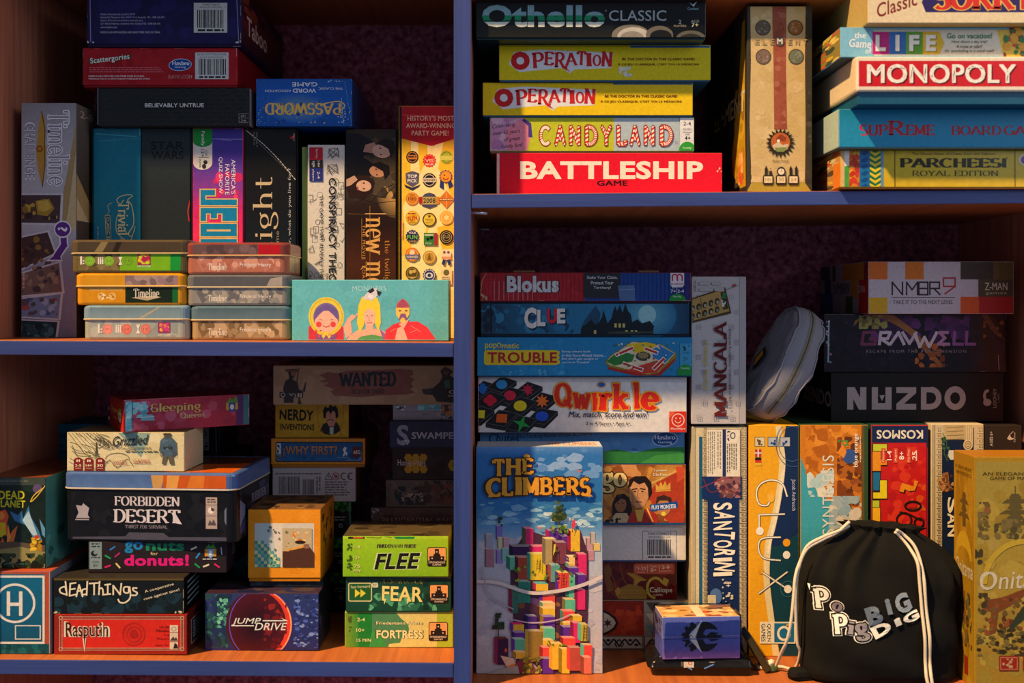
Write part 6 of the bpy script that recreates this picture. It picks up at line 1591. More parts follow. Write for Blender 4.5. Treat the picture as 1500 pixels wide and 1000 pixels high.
def a_life(a):
    a.rect(1225, 38, 1570, 92, '#7ab8d4'); a.rect(1280, 44, 1480, 82, '#d8d4c0'); a.poly([(1460, 44), (1500, 44), (1500, 84), (1470, 84)], '#e0c040')
    a.T('the', 1260, 52, 18, 9, '#d8e8f0', 0, .05, out='#2a5a8c', ow=.02); a.T('Game', 1260, 64, 33, 13, '#d8e8f0', 4, .05, out='#2a5a8c', ow=.03, shear=.1); a.T('of', 1272, 75, 9, 8, '#d8e8f0', 0, .05)
    for i, (c, ch) in enumerate((('#b81c7a', 'L'), ('#2c6ab4', 'I'), ('#5a9c2c', 'F'), ('#d8b41c', 'E'))):
        x = 1278 + i * 24.5; a.rect(x, 47, x + 24.5, 80, c)
        a.T(ch, x + 12, 63.5, 15 if ch != 'I' else 6, 24, '#ece8dc', 0, .09, sh=(1.4, 1.4, mix(C(c), (0, 0, 0), .6)))
    a.poly([(1376, 47), (1383, 64), (1376, 80)], '#d8b41c')
    a.T('Go on vacation!', 1420, 53, 66, 8, '#1c7a4c', 0, .04); a.T('How about a sky trip?', 1420, 62, 52, 5, '#3a3a34', 0, .01); a.T('A cruise or safari?', 1420, 68.5, 38, 5, '#3a3a34', 0, .01); a.T('Or snorkeling in a coral reef?', 1420, 75.5, 72, 5, '#3a3a34', 0, .01)
    a.blots(1470, 40, 1505, 84, ['#d83a2c', '#2a7a3c', '#e0a020', '#7a2c1c'], 26, 3, 8)
lf = game('game_box', 'pale blue box with four coloured letter squares, on the cream and red box', 'game box', (1231, 40, 1560, 86), -.046, .28, mo, '#7ab8d4', a_life, mat='satin', lid='z', gap=.03, tray='#3a4a54', left=lambda a: (a.rect(0, 0, 100, 100, '#8a7a3a'), a.blots(0, 0, 100, 100, ['#c8a830', '#3a4a3c', '#b85a2c', '#2c3430', '#d8c060'], 60, 4, 10)))
def a_sorry(a):
    a.rect(1265, -30, 1570, 36, '#d8c8a4'); a.T('Classic', 1314, 11, 62, 18, '#7a1c1c', -16, .025, .3)
    a.poly([(1350, 8), (1360, -10), (1570, -14), (1570, 21), (1356, 21)], '#2a1c5c'); a.S('SORRY!', 1446, 3, 160, 30, '#c82a20', 0, .26, .12, .24, out='#e0b84c', ow=.05)
game('game_box', 'cream box with red script and a purple banner, topmost of the right stack', 'game box', (1271, -24, 1570, 35), -.063, .27, lf, '#d8c8a4', a_sorry, mat='satin', lid=None, sides='#b89c5c', H=.0545)

# ------------------------------------------------------------------ right bay, lower compartment
RB = -.4845

def a_tile(a):
    a.rect(700, 876, 1012, 955, '#8a7a66'); a.rect(700, 880, 943, 932, '#a8301a'); a.rect(700, 880, 943, 898, '#8a2416'); a.blots(884, 884, 940, 930, ['#b0361c', '#9a2a16', '#c04422'], 30, 3, 9)
    for X in (872, 944):
        a.rect(X, 933, X + 70, 952, '#c8bca4'); a.frame(X, 933, X + 70, 952, .8, '#3a3430')
        for s_ in (-1, 1):
            cx = X + 35
            a.line(spl2([(cx, 948), (cx + s_ * 8, 938), (cx + s_ * 16, 946), (cx + s_ * 24, 938), (cx + s_ * 31, 946)]), 2.4, '#20242c'); a.ell(cx + s_ * 16, 939, 3, 2, '#20242c', 10); a.ell(cx + s_ * 25, 946, 3, 2, '#20242c', 10); a.line(spl2([(cx, 938), (cx + s_ * 6, 944), (cx + s_ * 3, 949)]), 1.8, '#20242c')
    a.blots(1004, 934, 1012, 951, ['#b03a28'], 6, 2, 4)
    a.poly([(884, 893), (893, 898), (902, 904), (906, 913), (902, 922), (893, 928), (884, 932)], '#241a1c'); a.poly([(884, 897), (892, 901), (899, 907), (902, 913), (898, 920), (891, 925), (884, 928)], '#c8bca0'); a.star(890, 913, 7, 3, 6, '#3a2a28')
    a.rect(943, 880, 1012, 933, '#9a9080')
    for k in range(3):
        for j in range(3): a.poly([(946 + k * 22, 882 + j * 17), (966 + k * 22, 882 + j * 17), (956 + k * 22, 897 + j * 17)], ('#4a4844', '#c8bca4', '#6a8a8a')[(k + j) % 3])
tlb = game('game_box', 'red box with white patterned tile borders, at the floor behind the wrapped blue box', 'game box', (702, 879, 1011, 953), .150, .19, RB, '#8a7a66', a_tile, mat='satin', lid=None)
def a_call(a):
    a.rect(700, 818, 995, 884, '#5c1410'); a.blots(884, 822, 990, 878, ['#681a14', '#50100e', '#741e14'], 40, 4, 12)
    c = '#a87c28'
    for p in ([(884, 838), (892, 850), (896, 868), (906, 876)], [(890, 828), (900, 852), (904, 872)], [(897, 830), (893, 846), (900, 862)], [(908, 826), (914, 850), (924, 862)]): a.line(spl2(p), 1.4, '#7a4a1c')
    a.poly([(884, 830), (892, 824), (896, 838), (893, 852), (900, 866), (890, 868), (886, 850)], '#7a4a20')
    for k in range(9):
        t = k / 8; a.line(spl2([(926, 866), (930 + 6 * t, 850 + 2 * t), (920 + 26 * t, 840 + 10 * t * t)]), 2.2, c)
    a.poly([(908, 862), (922, 856), (940, 860), (948, 870), (946, 884), (910, 884), (902, 874)], '#8a6420')
    for j in range(4):
        for k in range(7): a.ring(908 + k * 6 + (j % 2) * 3, 864 + j * 5, 3, 2.6, .7, c, 10, 0, 180)
    a.poly([(900, 866), (906, 860), (910, 868), (904, 876)], c)
    a.rrect(928, 825, 988, 841, 3, '#b04a2c'); a.rrect(930, 826, 986, 832, 2, '#c0603c')
    a.T('15-20', 938.5, 832.5, 15, 5, '#e8c0a8', 0, .01); a.T('minutes', 938.5, 838, 12, 2.4, '#e0b09a'); a.T('Ages', 957, 829.5, 9, 3.4, '#e8c0a8'); a.T('8+', 957, 835, 8.4, 5, '#f0d0bc', 0, .02); a.T('2-8', 975, 830.5, 11, 5, '#f0d0bc', 0, .02); a.T('players', 975.5, 836.5, 15, 4, '#e0b09a'); a.rect(948, 827, 948.8, 839, '#e0a890'); a.rect(965.6, 827, 966.4, 839, '#e0a890')
    a.ring(960, 862, 14, 17, 4, '#a88c34', 26, 90, 330); a.poly([(972, 846), (980, 850), (976, 860), (970, 856)], '#a88c34')
    a.T('Calliope', 968, 866, 33, 10, '#d8c8a8', 0, .02, out='#4a1410', ow=.04); a.T('GAMES', 964, 872.6, 14, 2.6, '#d8c8a8')
cl = game('game_box', 'dark red box with a golden phoenix tail, under the white barcode box', 'game box', (704, 820, 992, 880), .152, .18, tlb, '#5c1410', a_call, mat='gloss', lid=None, topc='#3a100c')
def a_four(a):
    a.rect(700, 765, 1008, 821, '#cbc8c4'); a.barcode(944, 782, 987, 816, '#cbc8c4', head=.1); a.frame(941, 777, 991, 818, .7, '#3a3836'); a.rect(951, 777.5, 981, 782, '#cbc8c4'); a.T('A5640 CONNECT 4', 966, 780.5, 34, 3.2, '#2a2826', 0, .02); a.T('PROOF OF PURCHASE', 966, 785.6, 32, 2, '#4a4846')
    a.line([(886, 770), (1000, 772)], .6, '#b0aca8'); a.wear(6, '#e8e4dc')
c4 = game('game_box', 'plain white box with a framed barcode, above the phoenix box', 'game box', (702, 768, 1005, 820), .140, .2, cl, '#cbc8c4', a_four, mat='satin', lid='z', gap=.04, tray='#24548c', topc='#1c4878')
def a_strat(a):
    a.grad(700, 676, 1010, 768, [(0, '#7a4418'), (.3, '#b0702a'), (.7, '#a05c20'), (1, '#6a3414')]); a.rect(700, 676, 1010, 681, '#6a2a14'); a.rect(700, 764, 1010, 768, '#1c4878')
    a.blots(884, 682, 1002, 762, ['#b87a30', '#a0642a', '#c48a3c', '#8a4c1c'], 60, 4, 14); a.poly([(908, 676), (930, 676), (938, 700), (916, 696)], '#c88a50')
    a.glow(980, 712, 30, 40, '#d8a850', '#a86a28'); a.poly([(948, 724), (962, 706), (990, 692), (1002, 690), (1002, 764), (980, 764), (960, 745)], '#a83a1c'); a.line([(944, 712), (990, 690)], 1.6, '#d8b060'); a.poly([(990, 684), (1002, 684), (1002, 700), (992, 706)], '#c84a28'); a.poly([(961, 717), (960, 708), (965, 712), (968, 705), (971, 711), (974, 704), (977, 711), (982, 706), (982, 716)], '#d0a040'); a.line([(961, 718.5), (982, 717.5)], 1.6, '#d0a040')
    a.S('go', 899, 706, 38, 30, '#e0c47c', 0, .24, .08, .24, out='#3a2410', ow=.06)
    a.poly([(897, 757), (897, 736), (903, 724), (914, 722), (922, 728), (926, 744), (924, 757)], '#221410'); a.ell(909, 737, 8.4, 12, '#8a5a38'); a.poly([(900, 738), (903, 727), (914, 724), (918, 732), (910, 729), (904, 734)], '#1c100c'); a.poly([(890, 764), (902, 750), (918, 750), (926, 764)], '#b8a078'); a.ell(906, 736, 1.4, .9, '#20120c', 8); a.ell(912, 736, 1.4, .9, '#20120c', 8)
    a.poly([(918, 764), (924, 750), (936, 744), (952, 744), (962, 752), (964, 764)], '#a02a1c'); a.poly([(930, 746), (944, 744), (940, 762), (934, 762)], '#c8a040'); a.line([(948, 744), (956, 762)], 2, '#d8b050')
    a.poly([(922, 716), (922, 703), (930, 700), (948, 701), (952, 712), (950, 728), (944, 740), (934, 743), (927, 738), (923, 728)], '#c08a5c'); a.poly([(923, 716), (928, 716), (930, 740), (926, 736)], '#a8744a'); a.poly([(920, 714), (922, 702), (930, 697), (946, 697), (954, 706), (955, 722), (950, 730), (949, 714), (944, 706), (936, 709), (928, 704), (924, 712)], '#20140f')
    a.line([(926, 716), (933, 715)], 1.6, '#2c1810'); a.line([(938, 715), (945, 716)], 1.6, '#2c1810'); a.ell(930, 719, 1.8, 1, '#20120c', 8); a.ell(941, 719, 1.8, 1, '#20120c', 8); a.line([(935, 716), (933, 727), (937, 729)], 1, '#8a5a3a'); a.line([(931, 734), (940, 734)], 1.4, '#7a3a28')
    a.ell(972, 740, 11, 14, '#b87848'); a.poly([(960, 740), (962, 727), (972, 724), (983, 728), (984, 740), (978, 732), (966, 732)], '#3a2418')
    a.poly([(952, 738), (992, 733), (993, 742), (953, 748)], '#1c4a90'); a.T('PLAY MONSTER', 972.5, 741, 36, 6, '#e8eef4', -3, .045); a.ell(972, 751, 3.4, 3.4, '#d8c040', 12)
    a.T('2 joueurs', 967, 689, 19, 4, '#e8dcc0', 0, .03); a.T('Dès 8 ans', 967, 694.5, 20, 4, '#e8dcc0', 0, .03); a.blots(886, 756, 912, 764, ['#1c120c'], 10, 1, 3)
stg = game('game_box', 'golden brown box showing a dark haired man in a red collar', 'game box', (704, 680, 1005, 768), .132, .2, c4, '#8a4c1c', a_strat, mat='crinkle', lid=None, topc='#1c4878')
def a_chutes(a):
    a.rect(700, 628, 1006, 684, '#4c80b4'); a.blots(704, 630, 1000, 660, ['#5488ba', '#467aae'], 20, 6, 16); a.poly([(884, 684), (884, 662), (904, 659), (930, 664), (960, 657), (1006, 655), (1006, 684)], '#2c7438'); a.poly([(930, 684), (960, 668), (1006, 664), (1006, 684)], '#3c8a40')
    a.T('Chutes', 738, 642, 44, 15, '#1c3a58', 0, .03, .1); a.T('The Exciting Game of Ups & Downs', 812, 638, 110, 8, '#142c44', -3, .0)
    a.ell(974, 643.5, 19, 11, '#a8bcd4', rot=-4); a.ell(974, 643.5, 17.6, 9.8, '#124a88', rot=-4); a.S('Hasbro', 974, 640.5, 30, 7, '#cfe0f0', 0, .18, .08, .14); a.T('Gaming', 974, 648.5, 20, 5, '#cfe0f0'); a.poly([(924, 658), (932, 656), (934, 661), (926, 661)], '#3a6aa0')
ch = game('game_box', 'blue box with green hills and an oval badge, under the tile game box', 'game box', (703, 632, 1003, 681), .134, .2, stg, '#4c80b4', a_chutes, mat='gloss', lid=None)
def a_qwirk(a):
    a.rect(698, 550, 1010, 634, '#d5d3d2'); a.rect(698, 550, 1010, 560, '#bdbcc0'); a.rect(698, 550, 702, 634, '#a83a34')
    def tile(cx, cy, w_, h_, rot, shape, col):
        cr, sr = math.cos(math.radians(rot)), math.sin(math.radians(rot))
        P = [(-w_, -h_), (w_, -h_), (w_, h_), (-w_, h_)]
        Q = [(cx + x * cr - y * sr + y * -.5, cy + (x * sr + y * cr) * .75) for x, y in P]
        a.poly([(x, y + 6) for x, y in Q] , '#101012'); a.poly([Q[0], Q[1], (Q[1][0], Q[1][1] + 6), Q[2], (Q[2][0], Q[2][1] + 6), (Q[3][0], Q[3][1] + 6), Q[3]], '#1e1e20'); a.poly(Q, '#161618'); a.line(Q + [Q[0]], .6, '#5a5a60')
        if shape == 'o': a.ell(cx, cy, w_ * .68, h_ * .55, col, 24)
        elif shape == 's': a.star(cx, cy, w_ * .8, w_ * .42, 8, col)
        elif shape == 'x': a.star(cx, cy, w_ * .95, w_ * .3, 4, col, -70)
        elif shape == 'c': [a.ell(cx + dx * w_ * .36, cy + dy * h_ * .32, w_ * .4, h_ * .34, col, 14) for dx, dy in ((-1, 0), (1, 0), (0, -1), (0, 1), (0, 0))]
        else: a.poly([(cx - w_ * .5, cy - h_ * .5), (cx + w_ * .6, cy - h_ * .45), (cx + w_ * .5, cy + h_ * .5), (cx - w_ * .6, cy + h_ * .45)], col)
    for t_ in ((707, 569, 10, 12, 22, 'c', '#1a62b8'), (735, 563, 12, 12, 24, 'o', '#2a8ac8'), (773, 571, 12, 12, 24, 's', '#b8203c'), (747, 579, 13, 13, 20, 'o', '#c8203c'), (718, 586, 13, 13, 24, 'c', '#c01c34'), (794, 587, 13, 13, 20, 's', '#e06a20'), (762, 594, 14, 14, 20, 'o', '#d8c41c'), (704, 606, 11, 12, 20, 'q', '#d8cc1c'), (735, 612, 14, 13, 14, 'q', '#d85a14'), (794, 609, 14, 13, 14, 'o', '#1c4cc0'), (764, 620, 14, 13, 14, 'x', '#1c9a40')): tile(*t_)
    def qw(col, dx, dy, gw):
        for ch_, x, y, w_, h_, r in (('Q', 825, 580, 26, 38, -4), ('w', 852, 587, 28, 24, 3), ('I', 872, 588, 9, 26, -3), ('r', 887, 588, 22, 26, 4), ('k', 909, 581, 24, 38, 2), ('l', 932, 579, 9, 38, -2), ('e', 952, 587, 28, 26, 4)):
            a.S(ch_, x + dx, y + dy, w_, h_, col, r, thick=.26, thin=.13, foot=.3, **gw)
    qw('#d0281c', 0, 0, dict(out='#d8901c', ow=.06)); a.ell(881, 563, 6.4, 4.4, '#d8901c'); a.ell(881, 563, 5, 3.2, '#1c5cb0')
    a.T('Mix, match, score and win!', 891, 607, 116, 10, '#1c2450', 0, .02, .22); a.T('2 to 4 Players • Ages 6+', 891, 620, 65, 6, '#2c2c34', 0, .01)
    a.rect(980, 602, 1010, 634, '#c8301c'); a.poly([(980, 602), (990, 602), (980, 612)], '#d85a44'); a.ring(993, 614.5, 9.6, 9.6, 1.4, '#e8c4b8', 24); a.ring(993, 614, 5, 5, 1, '#e8c4b8', 14, 10, 170); a.ell(990, 612, 1.2, 1.2, '#e8c4b8', 8); a.ell(996, 612, 1.2, 1.2, '#e8c4b8', 8); a.T('MindWare', 993, 627, 21, 3.4, '#f0d4cc', 0, .02)
qk = game('game_box', 'white box with black game tiles and bulging red lettering, fourth from the top', 'game box', (700, 552, 1006, 633), .120, .2, ch, '#d5d3d2', a_qwirk, mat='gloss', lid=None, sides='#a83a34')
def a_trou(a):
    a.rect(698, 492, 1016, 554, '#1c7eb4'); a.blots(700, 496, 860, 550, ['#2288be', '#1a76aa'], 30, 3, 10); a.blots(730, 540, 840, 551, ['#4aa0cc', '#2c8abc'], 20, 1.4, 4)
    a.T('pop', 719, 508, 17, 10, '#d8c81c', 0, .03); a.ring(731, 506, 3.6, 4, 1.4, '#d8c81c', 16); a.rect(729, 509, 733, 511, '#b03030'); a.T('matic', 748, 506.5, 25, 8, '#d8c81c', 0, .03)
    a.T('TROUBLE', 765, 524, 102, 17, '#d8c020', 0, .05, out='#d8c020', ow=.09); a.rrect(709, 513, 818, 535, 4, '#d8c020'); a.T('TROUBLE', 765, 524, 102, 16, '#a81c2c', 0, .055)
    for i, (t_, w_) in enumerate((('Bump others back', 42), ('in this Race-Ahead Game...', 64), ("But don't get caught or", 54), ("you're in Trouble!", 40))): a.T(t_, 823 + w_ / 2, 515.4 + 5.3 * i, w_, 4, '#cfe0ec', 0, .02)
    a.poly([(886, 531), (893, 522), (925, 500), (968, 504), (991, 518), (990, 527), (966, 549), (950, 551), (892, 538)], '#8a7a20'); a.poly([(888, 530), (895, 522), (926, 501), (967, 505), (989, 518), (964, 545), (948, 548), (894, 535)], '#d8c8a8')
    a.poly([(918, 505), (946, 501), (962, 505), (952, 514), (930, 517)], '#d8b81c'); a.poly([(955, 512), (966, 506), (988, 518), (974, 532), (956, 524)], '#2a7ab8'); a.poly([(888, 530), (906, 514), (930, 520), (926, 530), (900, 536)], '#2c7a34'); a.poly([(910, 546), (930, 538), (962, 528), (974, 534), (962, 546), (940, 548)], '#c83a24'); a.ell(942, 522, 11, 7, '#3c3428', 20); a.ell(942, 521, 8, 4.4, '#8a7a54', 16)
    for p in ([(903, 520), (926, 510)], [(946, 511), (962, 517)], [(914, 533), (940, 542)], [(958, 540), (972, 526)]): a.line(p, 6, '#e8e0d0'); a.line(p, 3.4, '#b8301c')
    a.blots(890, 502, 988, 546, ['#d8c030', '#c03028', '#2c7a3c', '#2a62a8', '#e0dcd0'], 60, .8, 2)
    a.poly([(892, 538), (948, 550), (964, 547), (990, 524), (988, 530), (966, 552), (944, 554), (890, 541)], '#a8241c')
    a.rect(996, 503, 1016, 552, '#3a96c0'); a.blots(999, 506, 1011, 514, ['#1c3a4c'], 6, 1, 2.4); a.T('PLAYERS', 1004, 517, 11, 2.4, '#1c3a4c'); a.T('5+', 1004, 526, 6, 6, '#1c3a4c'); a.ell(1004, 548, 12, 14, '#1c8a3a'); a.T('Family', 1004, 540, 13, 3.6, '#d0ecd0')
tr = game('game_box', 'bright blue box picturing a round plastic pop game, third from the top', 'game box', (699, 494, 1014, 553), .112, .2, qk, '#1c7eb4', a_trou, mat='crinkle', lid='z', gap=.03, tray='#0c3a5c')
def a_clue(a):
    a.rect(700, 440, 1014, 494, '#122e48'); a.grad(704, 444, 1009, 490, [(0, '#143c5a'), (.35, '#1e6a94'), (.7, '#2878a4'), (1, '#123a58')], True); a.blots(704, 446, 840, 488, ['#1a587e', '#246c94', '#163e5e', '#2e7ca4'], 60, 4, 12); a.glow(947, 462, 44, 36, '#5aa4bc', '#206a94'); a.ell(948, 461, 13, 14, '#8ac0c8'); a.blots(700, 446, 724, 488, ['#0f2638', '#1c4258'], 14, 3, 8)
    a.poly([(850, 484), (856, 470), (866, 456), (873, 448), (880, 460), (876, 478)], '#1a4664')
    d = '#0c1c26'
    a.poly([(850, 491), (852, 479), (858, 476), (866, 468), (872, 476), (878, 472), (882, 464), (884, 454), (887, 464), (890, 474), (896, 466), (898, 456), (901, 448), (904, 456), (908, 447), (912, 458), (916, 444), (920, 456), (924, 460), (926, 472), (934, 468), (940, 474), (952, 470), (958, 478), (956, 491)], d)
    for x, y in ((900, 474), (906, 474), (912, 474), (916, 484), (924, 484), (930, 484), (870, 484)): a.rect(x, y, x + 3.4, y + 6, '#c8b868')
    a.poly([(886, 491), (892, 486), (930, 487), (950, 491)], '#2a3a34'); a.rect(900, 486, 956, 488, '#3c4a3c')
    for i, (ch_, x, w_, h_, c) in enumerate((('C', 777, 18, 31, '#dcd8d4'), ('L', 793, 12, 24, '#dcd8d4'), ('U', 808.5, 15, 22, '#c8243a'), ('E', 822, 12, 22, '#dcd8d4'))): a.T(ch_, x, 466 - (3 if i > 1 else 0), w_, h_, c, 0, .1, sh=(1.6, 1.6, '#0a1c28'))
    a.rect(703, 443, 1011, 445, '#0a1420'); a.rect(703, 489.5, 1011, 492, '#0a1420'); a.line([(719, 446), (720, 488)], 2, '#0a1a28'); a.wear(10, '#4a7a8c')
cu = game('game_box', 'dark blue box with a moonlit mansion silhouette, second from the top', 'game box', (704, 442, 1010, 494), .118, .2, tr, '#122e48', a_clue, mat='crinkle', lid=None)
def a_blok(a):
    a.rect(700, 396, 858, 442, '#a81a24'); a.rect(856, 396, 1016, 442, '#14408c'); a.rect(985, 396, 1016, 442, '#2a2670'); a.blots(704, 400, 852, 438, ['#b22030', '#9a1620'], 20, 3, 10)
    for k in range(52): a.line([(704 + k * 6, 399), (704 + k * 6, 439)], .8, '#8a1420' if 704 + k * 6 < 856 else '#10347a')
    for k in range(9): a.line([(724 + k * 7, 412), (724 + k * 7, 439)], 1.1, '#c87880')
    a.T('Blokus', 780.5, 416, 76, 24, '#c8ccd0', 0, .09, out='#3a1420', ow=.04)
    a.rrect(855, 399, 909, 436, 4, '#282830')
    for i, (t_, w_) in enumerate((('Stake Your Claim,', 45), ('Protect Your', 33), ('Territory!', 25))): a.T(t_, 882, 406.5 + i * 7.4, w_, 5, '#ccd0d4', 0, .02)
    a.poly([(905, 418), (929, 417), (931, 440), (908, 440)], '#4a6a98'); a.line([(906, 424), (930, 423)], .8, '#7a94b4'); a.line([(786, 412), (815, 411), (817, 438), (788, 439), (786, 412)], .6, '#b8404a')
    a.rrect(982, 397, 1002, 420, 4, '#d8d8e0'); a.line(spl2([(985, 411), (985, 404), (988.5, 402), (992, 405), (992, 411)]), 2.2, '#c02c4c'); a.line(spl2([(992, 411), (992, 404), (995.5, 402), (999, 405), (999, 411)]), 2.2, '#c02c4c'); a.T('mattel', 992, 415, 18, 4.4, '#b02848', 0, .02); a.T('games', 992, 420.5, 15, 3, '#d8d8e0')
    a.T('7+', 986, 426, 7, 4.6, '#d8d8e0', 0, .03); a.T('2-4', 997, 426, 9, 4.6, '#d8d8e0', 0, .03); a.rect(991, 421, 991.6, 430, '#d8d8e0'); a.ell(992, 438, 12, 8, '#1c8a3a'); a.T('Family', 992, 434, 12, 3.2, '#d0ecd0')
    a.wear(24, '#b89a74', ln=14); a.blots(700, 428, 714, 441, ['#b89a74', '#8a6a4c'], 8, 1, 3); a.poly([(700, 442), (704, 410), (710, 398), (700, 396)], '#8a1a20'); a.line([(703, 438), (706, 412), (712, 400)], 1.2, '#b08a5c')
bl = game('game_box', 'red and blue dented box with tape marks, on the mansion box', 'game box', (703, 399, 1012, 441), .116, .19, cu, '#8a1620', a_blok, mat='crinkle', lid=None, topc='#3a2a2c')
# torn cardboard tabs sticking up on its rim
for x0, x1 in ((752, 784), (935, 965)):
    bm = bmesh.new()
    X0, X1 = wx(x0, .12) - wx(857.5, .116), wx(x1, .12) - wx(857.5, .116)
    add_box(bm, X0, .002, bl.H + .0001, X1, .0055, bl.H + .0026, .0006, lambda n: C('#7a5a40'))
    finish(bm, 'torn_tab', print_mat('matte'), bl.o)

# front: tall illustrated box ---------------------------------------------------
def a_climb(a):
    a.grad(696, 650, 886, 990, [(0, '#5c8cc4'), (.05, '#2f70b4'), (.28, '#2a6ca8'), (.36, '#5a90bc'), (.46, '#a8b4c4'), (.6, '#b4b0bc'), (1, '#b8aeb0')])
    a.blots(780, 655, 884, 700, ['#6a98cc', '#5a8ac4', '#88aad4'], 20, 5, 16, .5); a.blots(700, 735, 884, 768, ['#4a84b0', '#6a9cc0', '#8ab4cc', '#3a78a8'], 60, 4, 16, .35); a.blots(782, 750, 880, 772, ['#a8c8d4', '#c0d4d8'], 18, 3, 9, .5); a.blots(698, 785, 884, 980, ['#b8b4c0', '#aaa6b4', '#c0b8bc'], 60, 6, 20, .5)
    def cube(x, y, w_, h_, f, s_=None, t_=None, d=5):
        f = C(f); s_ = C(s_) if s_ else mix(f, (0, 0, 0), .6); t_ = C(t_) if t_ else mix(f, (1, .9, .7), .25)
        a.poly([(x, y), (x + w_, y), (x + w_, y + h_), (x, y + h_)], f); a.poly([(x, y), (x - d, y - d * .7), (x - d, y + h_ - d * .7), (x, y + h_)], s_); a.poly([(x, y), (x + w_, y), (x + w_ - d, y - d * .7), (x - d, y - d * .7)], t_)
    P, Y_, R2, T_, M, O_ = '#5c2a8c', '#e0b030', '#e0443c', '#58b08c', '#d42a68', '#e07a2c'
    for (x, y, w_, h_, c) in ((728, 770, 8, 20, '#7a6ab8'), (730, 787, 8, 18, '#c0b890'), (728, 805, 9, 20, '#8a78b8'), (738, 787, 8, 16, '#b890a0'), (736, 803, 9, 18, '#7ab0a8'), (712, 782, 10, 20, '#9a98a8'), (712, 804, 12, 26, '#a07080'), (860, 788, 8, 20, '#c0909a'), (866, 780, 6, 16, '#b0a8a0'), (870, 796, 9, 10, '#d8b870'), (862, 806, 8, 14, '#b8808c')): cube(x, y, w_, h_, c, d=2)
    B = [(771, 775, 10, 26, M, '#4a5034'), (752, 801, 26, 16, '#3a1a4c'), (781, 801, 18, 8, M), (805, 778, 18, 11, P, '#a82050'), (824, 786, 12, 13, P), (837, 778, 12, 27, Y_, '#a82040'),
         (748, 817, 14, 16, T_, '#2a6a5c'), (760, 817, 15, 30, '#a8442c', '#4a1838'), (778, 812, 20, 34, '#d8b82c', '#2c8a78'), (800, 790, 14, 34, '#a89060', '#7a6a4c', '#e0cc90'), (815, 795, 14, 28, '#7a3a48'),
         (834, 816, 13, 10, '#e8c070', P), (834, 826, 13, 8, Y_, '#4a9078'), (848, 812, 11, 30, M, '#8a1c48'), (834, 832, 13, 12, P), (834, 845, 13, 28, T_), (848, 842, 10, 16, P), (847, 864, 10, 26, M),
         (808, 828, 12, 22, '#58988c', '#a04838'), (819, 839, 14, 24, R2, P, '#e0c860'), (786, 855, 16, 9, Y_, '#b03048', '#6ab0a0'), (760, 852, 16, 28, '#2f7a68', '#4a2038'), (751, 860, 8, 34, '#3a6a5c', '#7a2038'),
         (796, 872, 16, 11, R2, P), (796, 883, 16, 8, '#e0b870', '#5a8a70'), (796, 891, 16, 11, Y_), (797, 903, 15, 16, P, '#8a6a1c'), (797, 920, 15, 16, T_, '#b09030'), (795, 937, 15, 8, Y_, P),
         (829, 878, 13, 16, T_, '#7a6a3c', '#d8c080'), (826, 895, 15, 16, R2, '#4a7a60'), (826, 912, 14, 7, Y_), (826, 918, 13, 14, P), (840, 902, 12, 7, Y_), (841, 912, 9, 26, M), (826, 934, 16, 10, R2),
         (753, 914, 14, 11, Y_, P, M), (755, 926, 14, 8, P), (755, 936, 14, 18, T_, P), (757, 955, 14, 8, Y_), (774, 902, 12, 22, '#4a2878'), (775, 924, 18, 40, '#8a6a2c', '#b89a34'),
         (796, 948, 13, 16, R2), (796, 964, 14, 20, P), (810, 942, 13, 34, Y_, '#e0982c'), (824, 950, 10, 32, Y_), (836, 948, 14, 30, '#b0483c', R2), (856, 944, 11, 16, R2, T_, '#d8b088'), (856, 962, 10, 22, '#d86a54'), (852, 914, 9, 22, '#b8a040', T_), (730, 935, 14, 34, '#3a1a3c', '#8a1c4c', '#6a2a28')]
    a.poly([(746, 800), (760, 795), (772, 775), (800, 785), (806, 772), (850, 776), (862, 812), (862, 870), (860, 930), (866, 948), (862, 984), (795, 984), (776, 965), (752, 962), (752, 905), (748, 850)], '#4c2a3c'); a.blots(756, 800, 856, 970, ['#6a3040', '#3a2448', '#7a4a2c', '#58386a', '#8a5a30'], 60, 4, 9)
    for b in B: cube(b[0] - 1, b[1] - 1, b[2] * 1.12, b[3] * 1.1, *b[4:])
    a.poly([(733, 958), (752, 962), (755, 970), (742, 974)], '#d8b89a'); a.poly([(742, 974), (755, 969), (754, 975), (743, 980)], O_); a.poly([(698, 990), (730, 978), (760, 972), (775, 984), (780, 990)], '#a89c94'); a.poly([(757, 966), (775, 962), (790, 990), (762, 990)], '#7a2c3c')
    def tree(x, y, h_, c):
        a.line([(x, y), (x, y - h_ * .5)], 1.6, '#3c3020'); a.blots(x - h_ * .26, y - h_ * .62, x + h_ * .26, y - h_ * .3, c, 22, 2, 5); a.blots(x - h_ * .14, y - h_, x + h_ * .14, y - h_ * .5, c, 18, 2, 4)
    tree(819, 775, 42, ['#3c4a1c', '#4c5a24', '#2c3a18', '#5a6428']); tree(730, 930, 34, ['#26301c', '#34401f', '#1e2818']); a.blots(808, 768, 832, 780, ['#6a8a2c', '#4c6a20', '#8aa03c'], 18, 1.5, 4); a.blots(729, 756, 736, 770, ['#2c3a30'], 8, 1, 3)
    a.blots(752, 802, 856, 850, ['#5a7a24', '#8aa02c', '#4a6420'], 26, 1, 3); a.blots(765, 960, 795, 984, ['#8a7a24', '#b09a34', '#5a5a20'], 34, 1.5, 4); a.blots(800, 935, 830, 944, ['#5a7a2c'], 10, 1.4, 3)
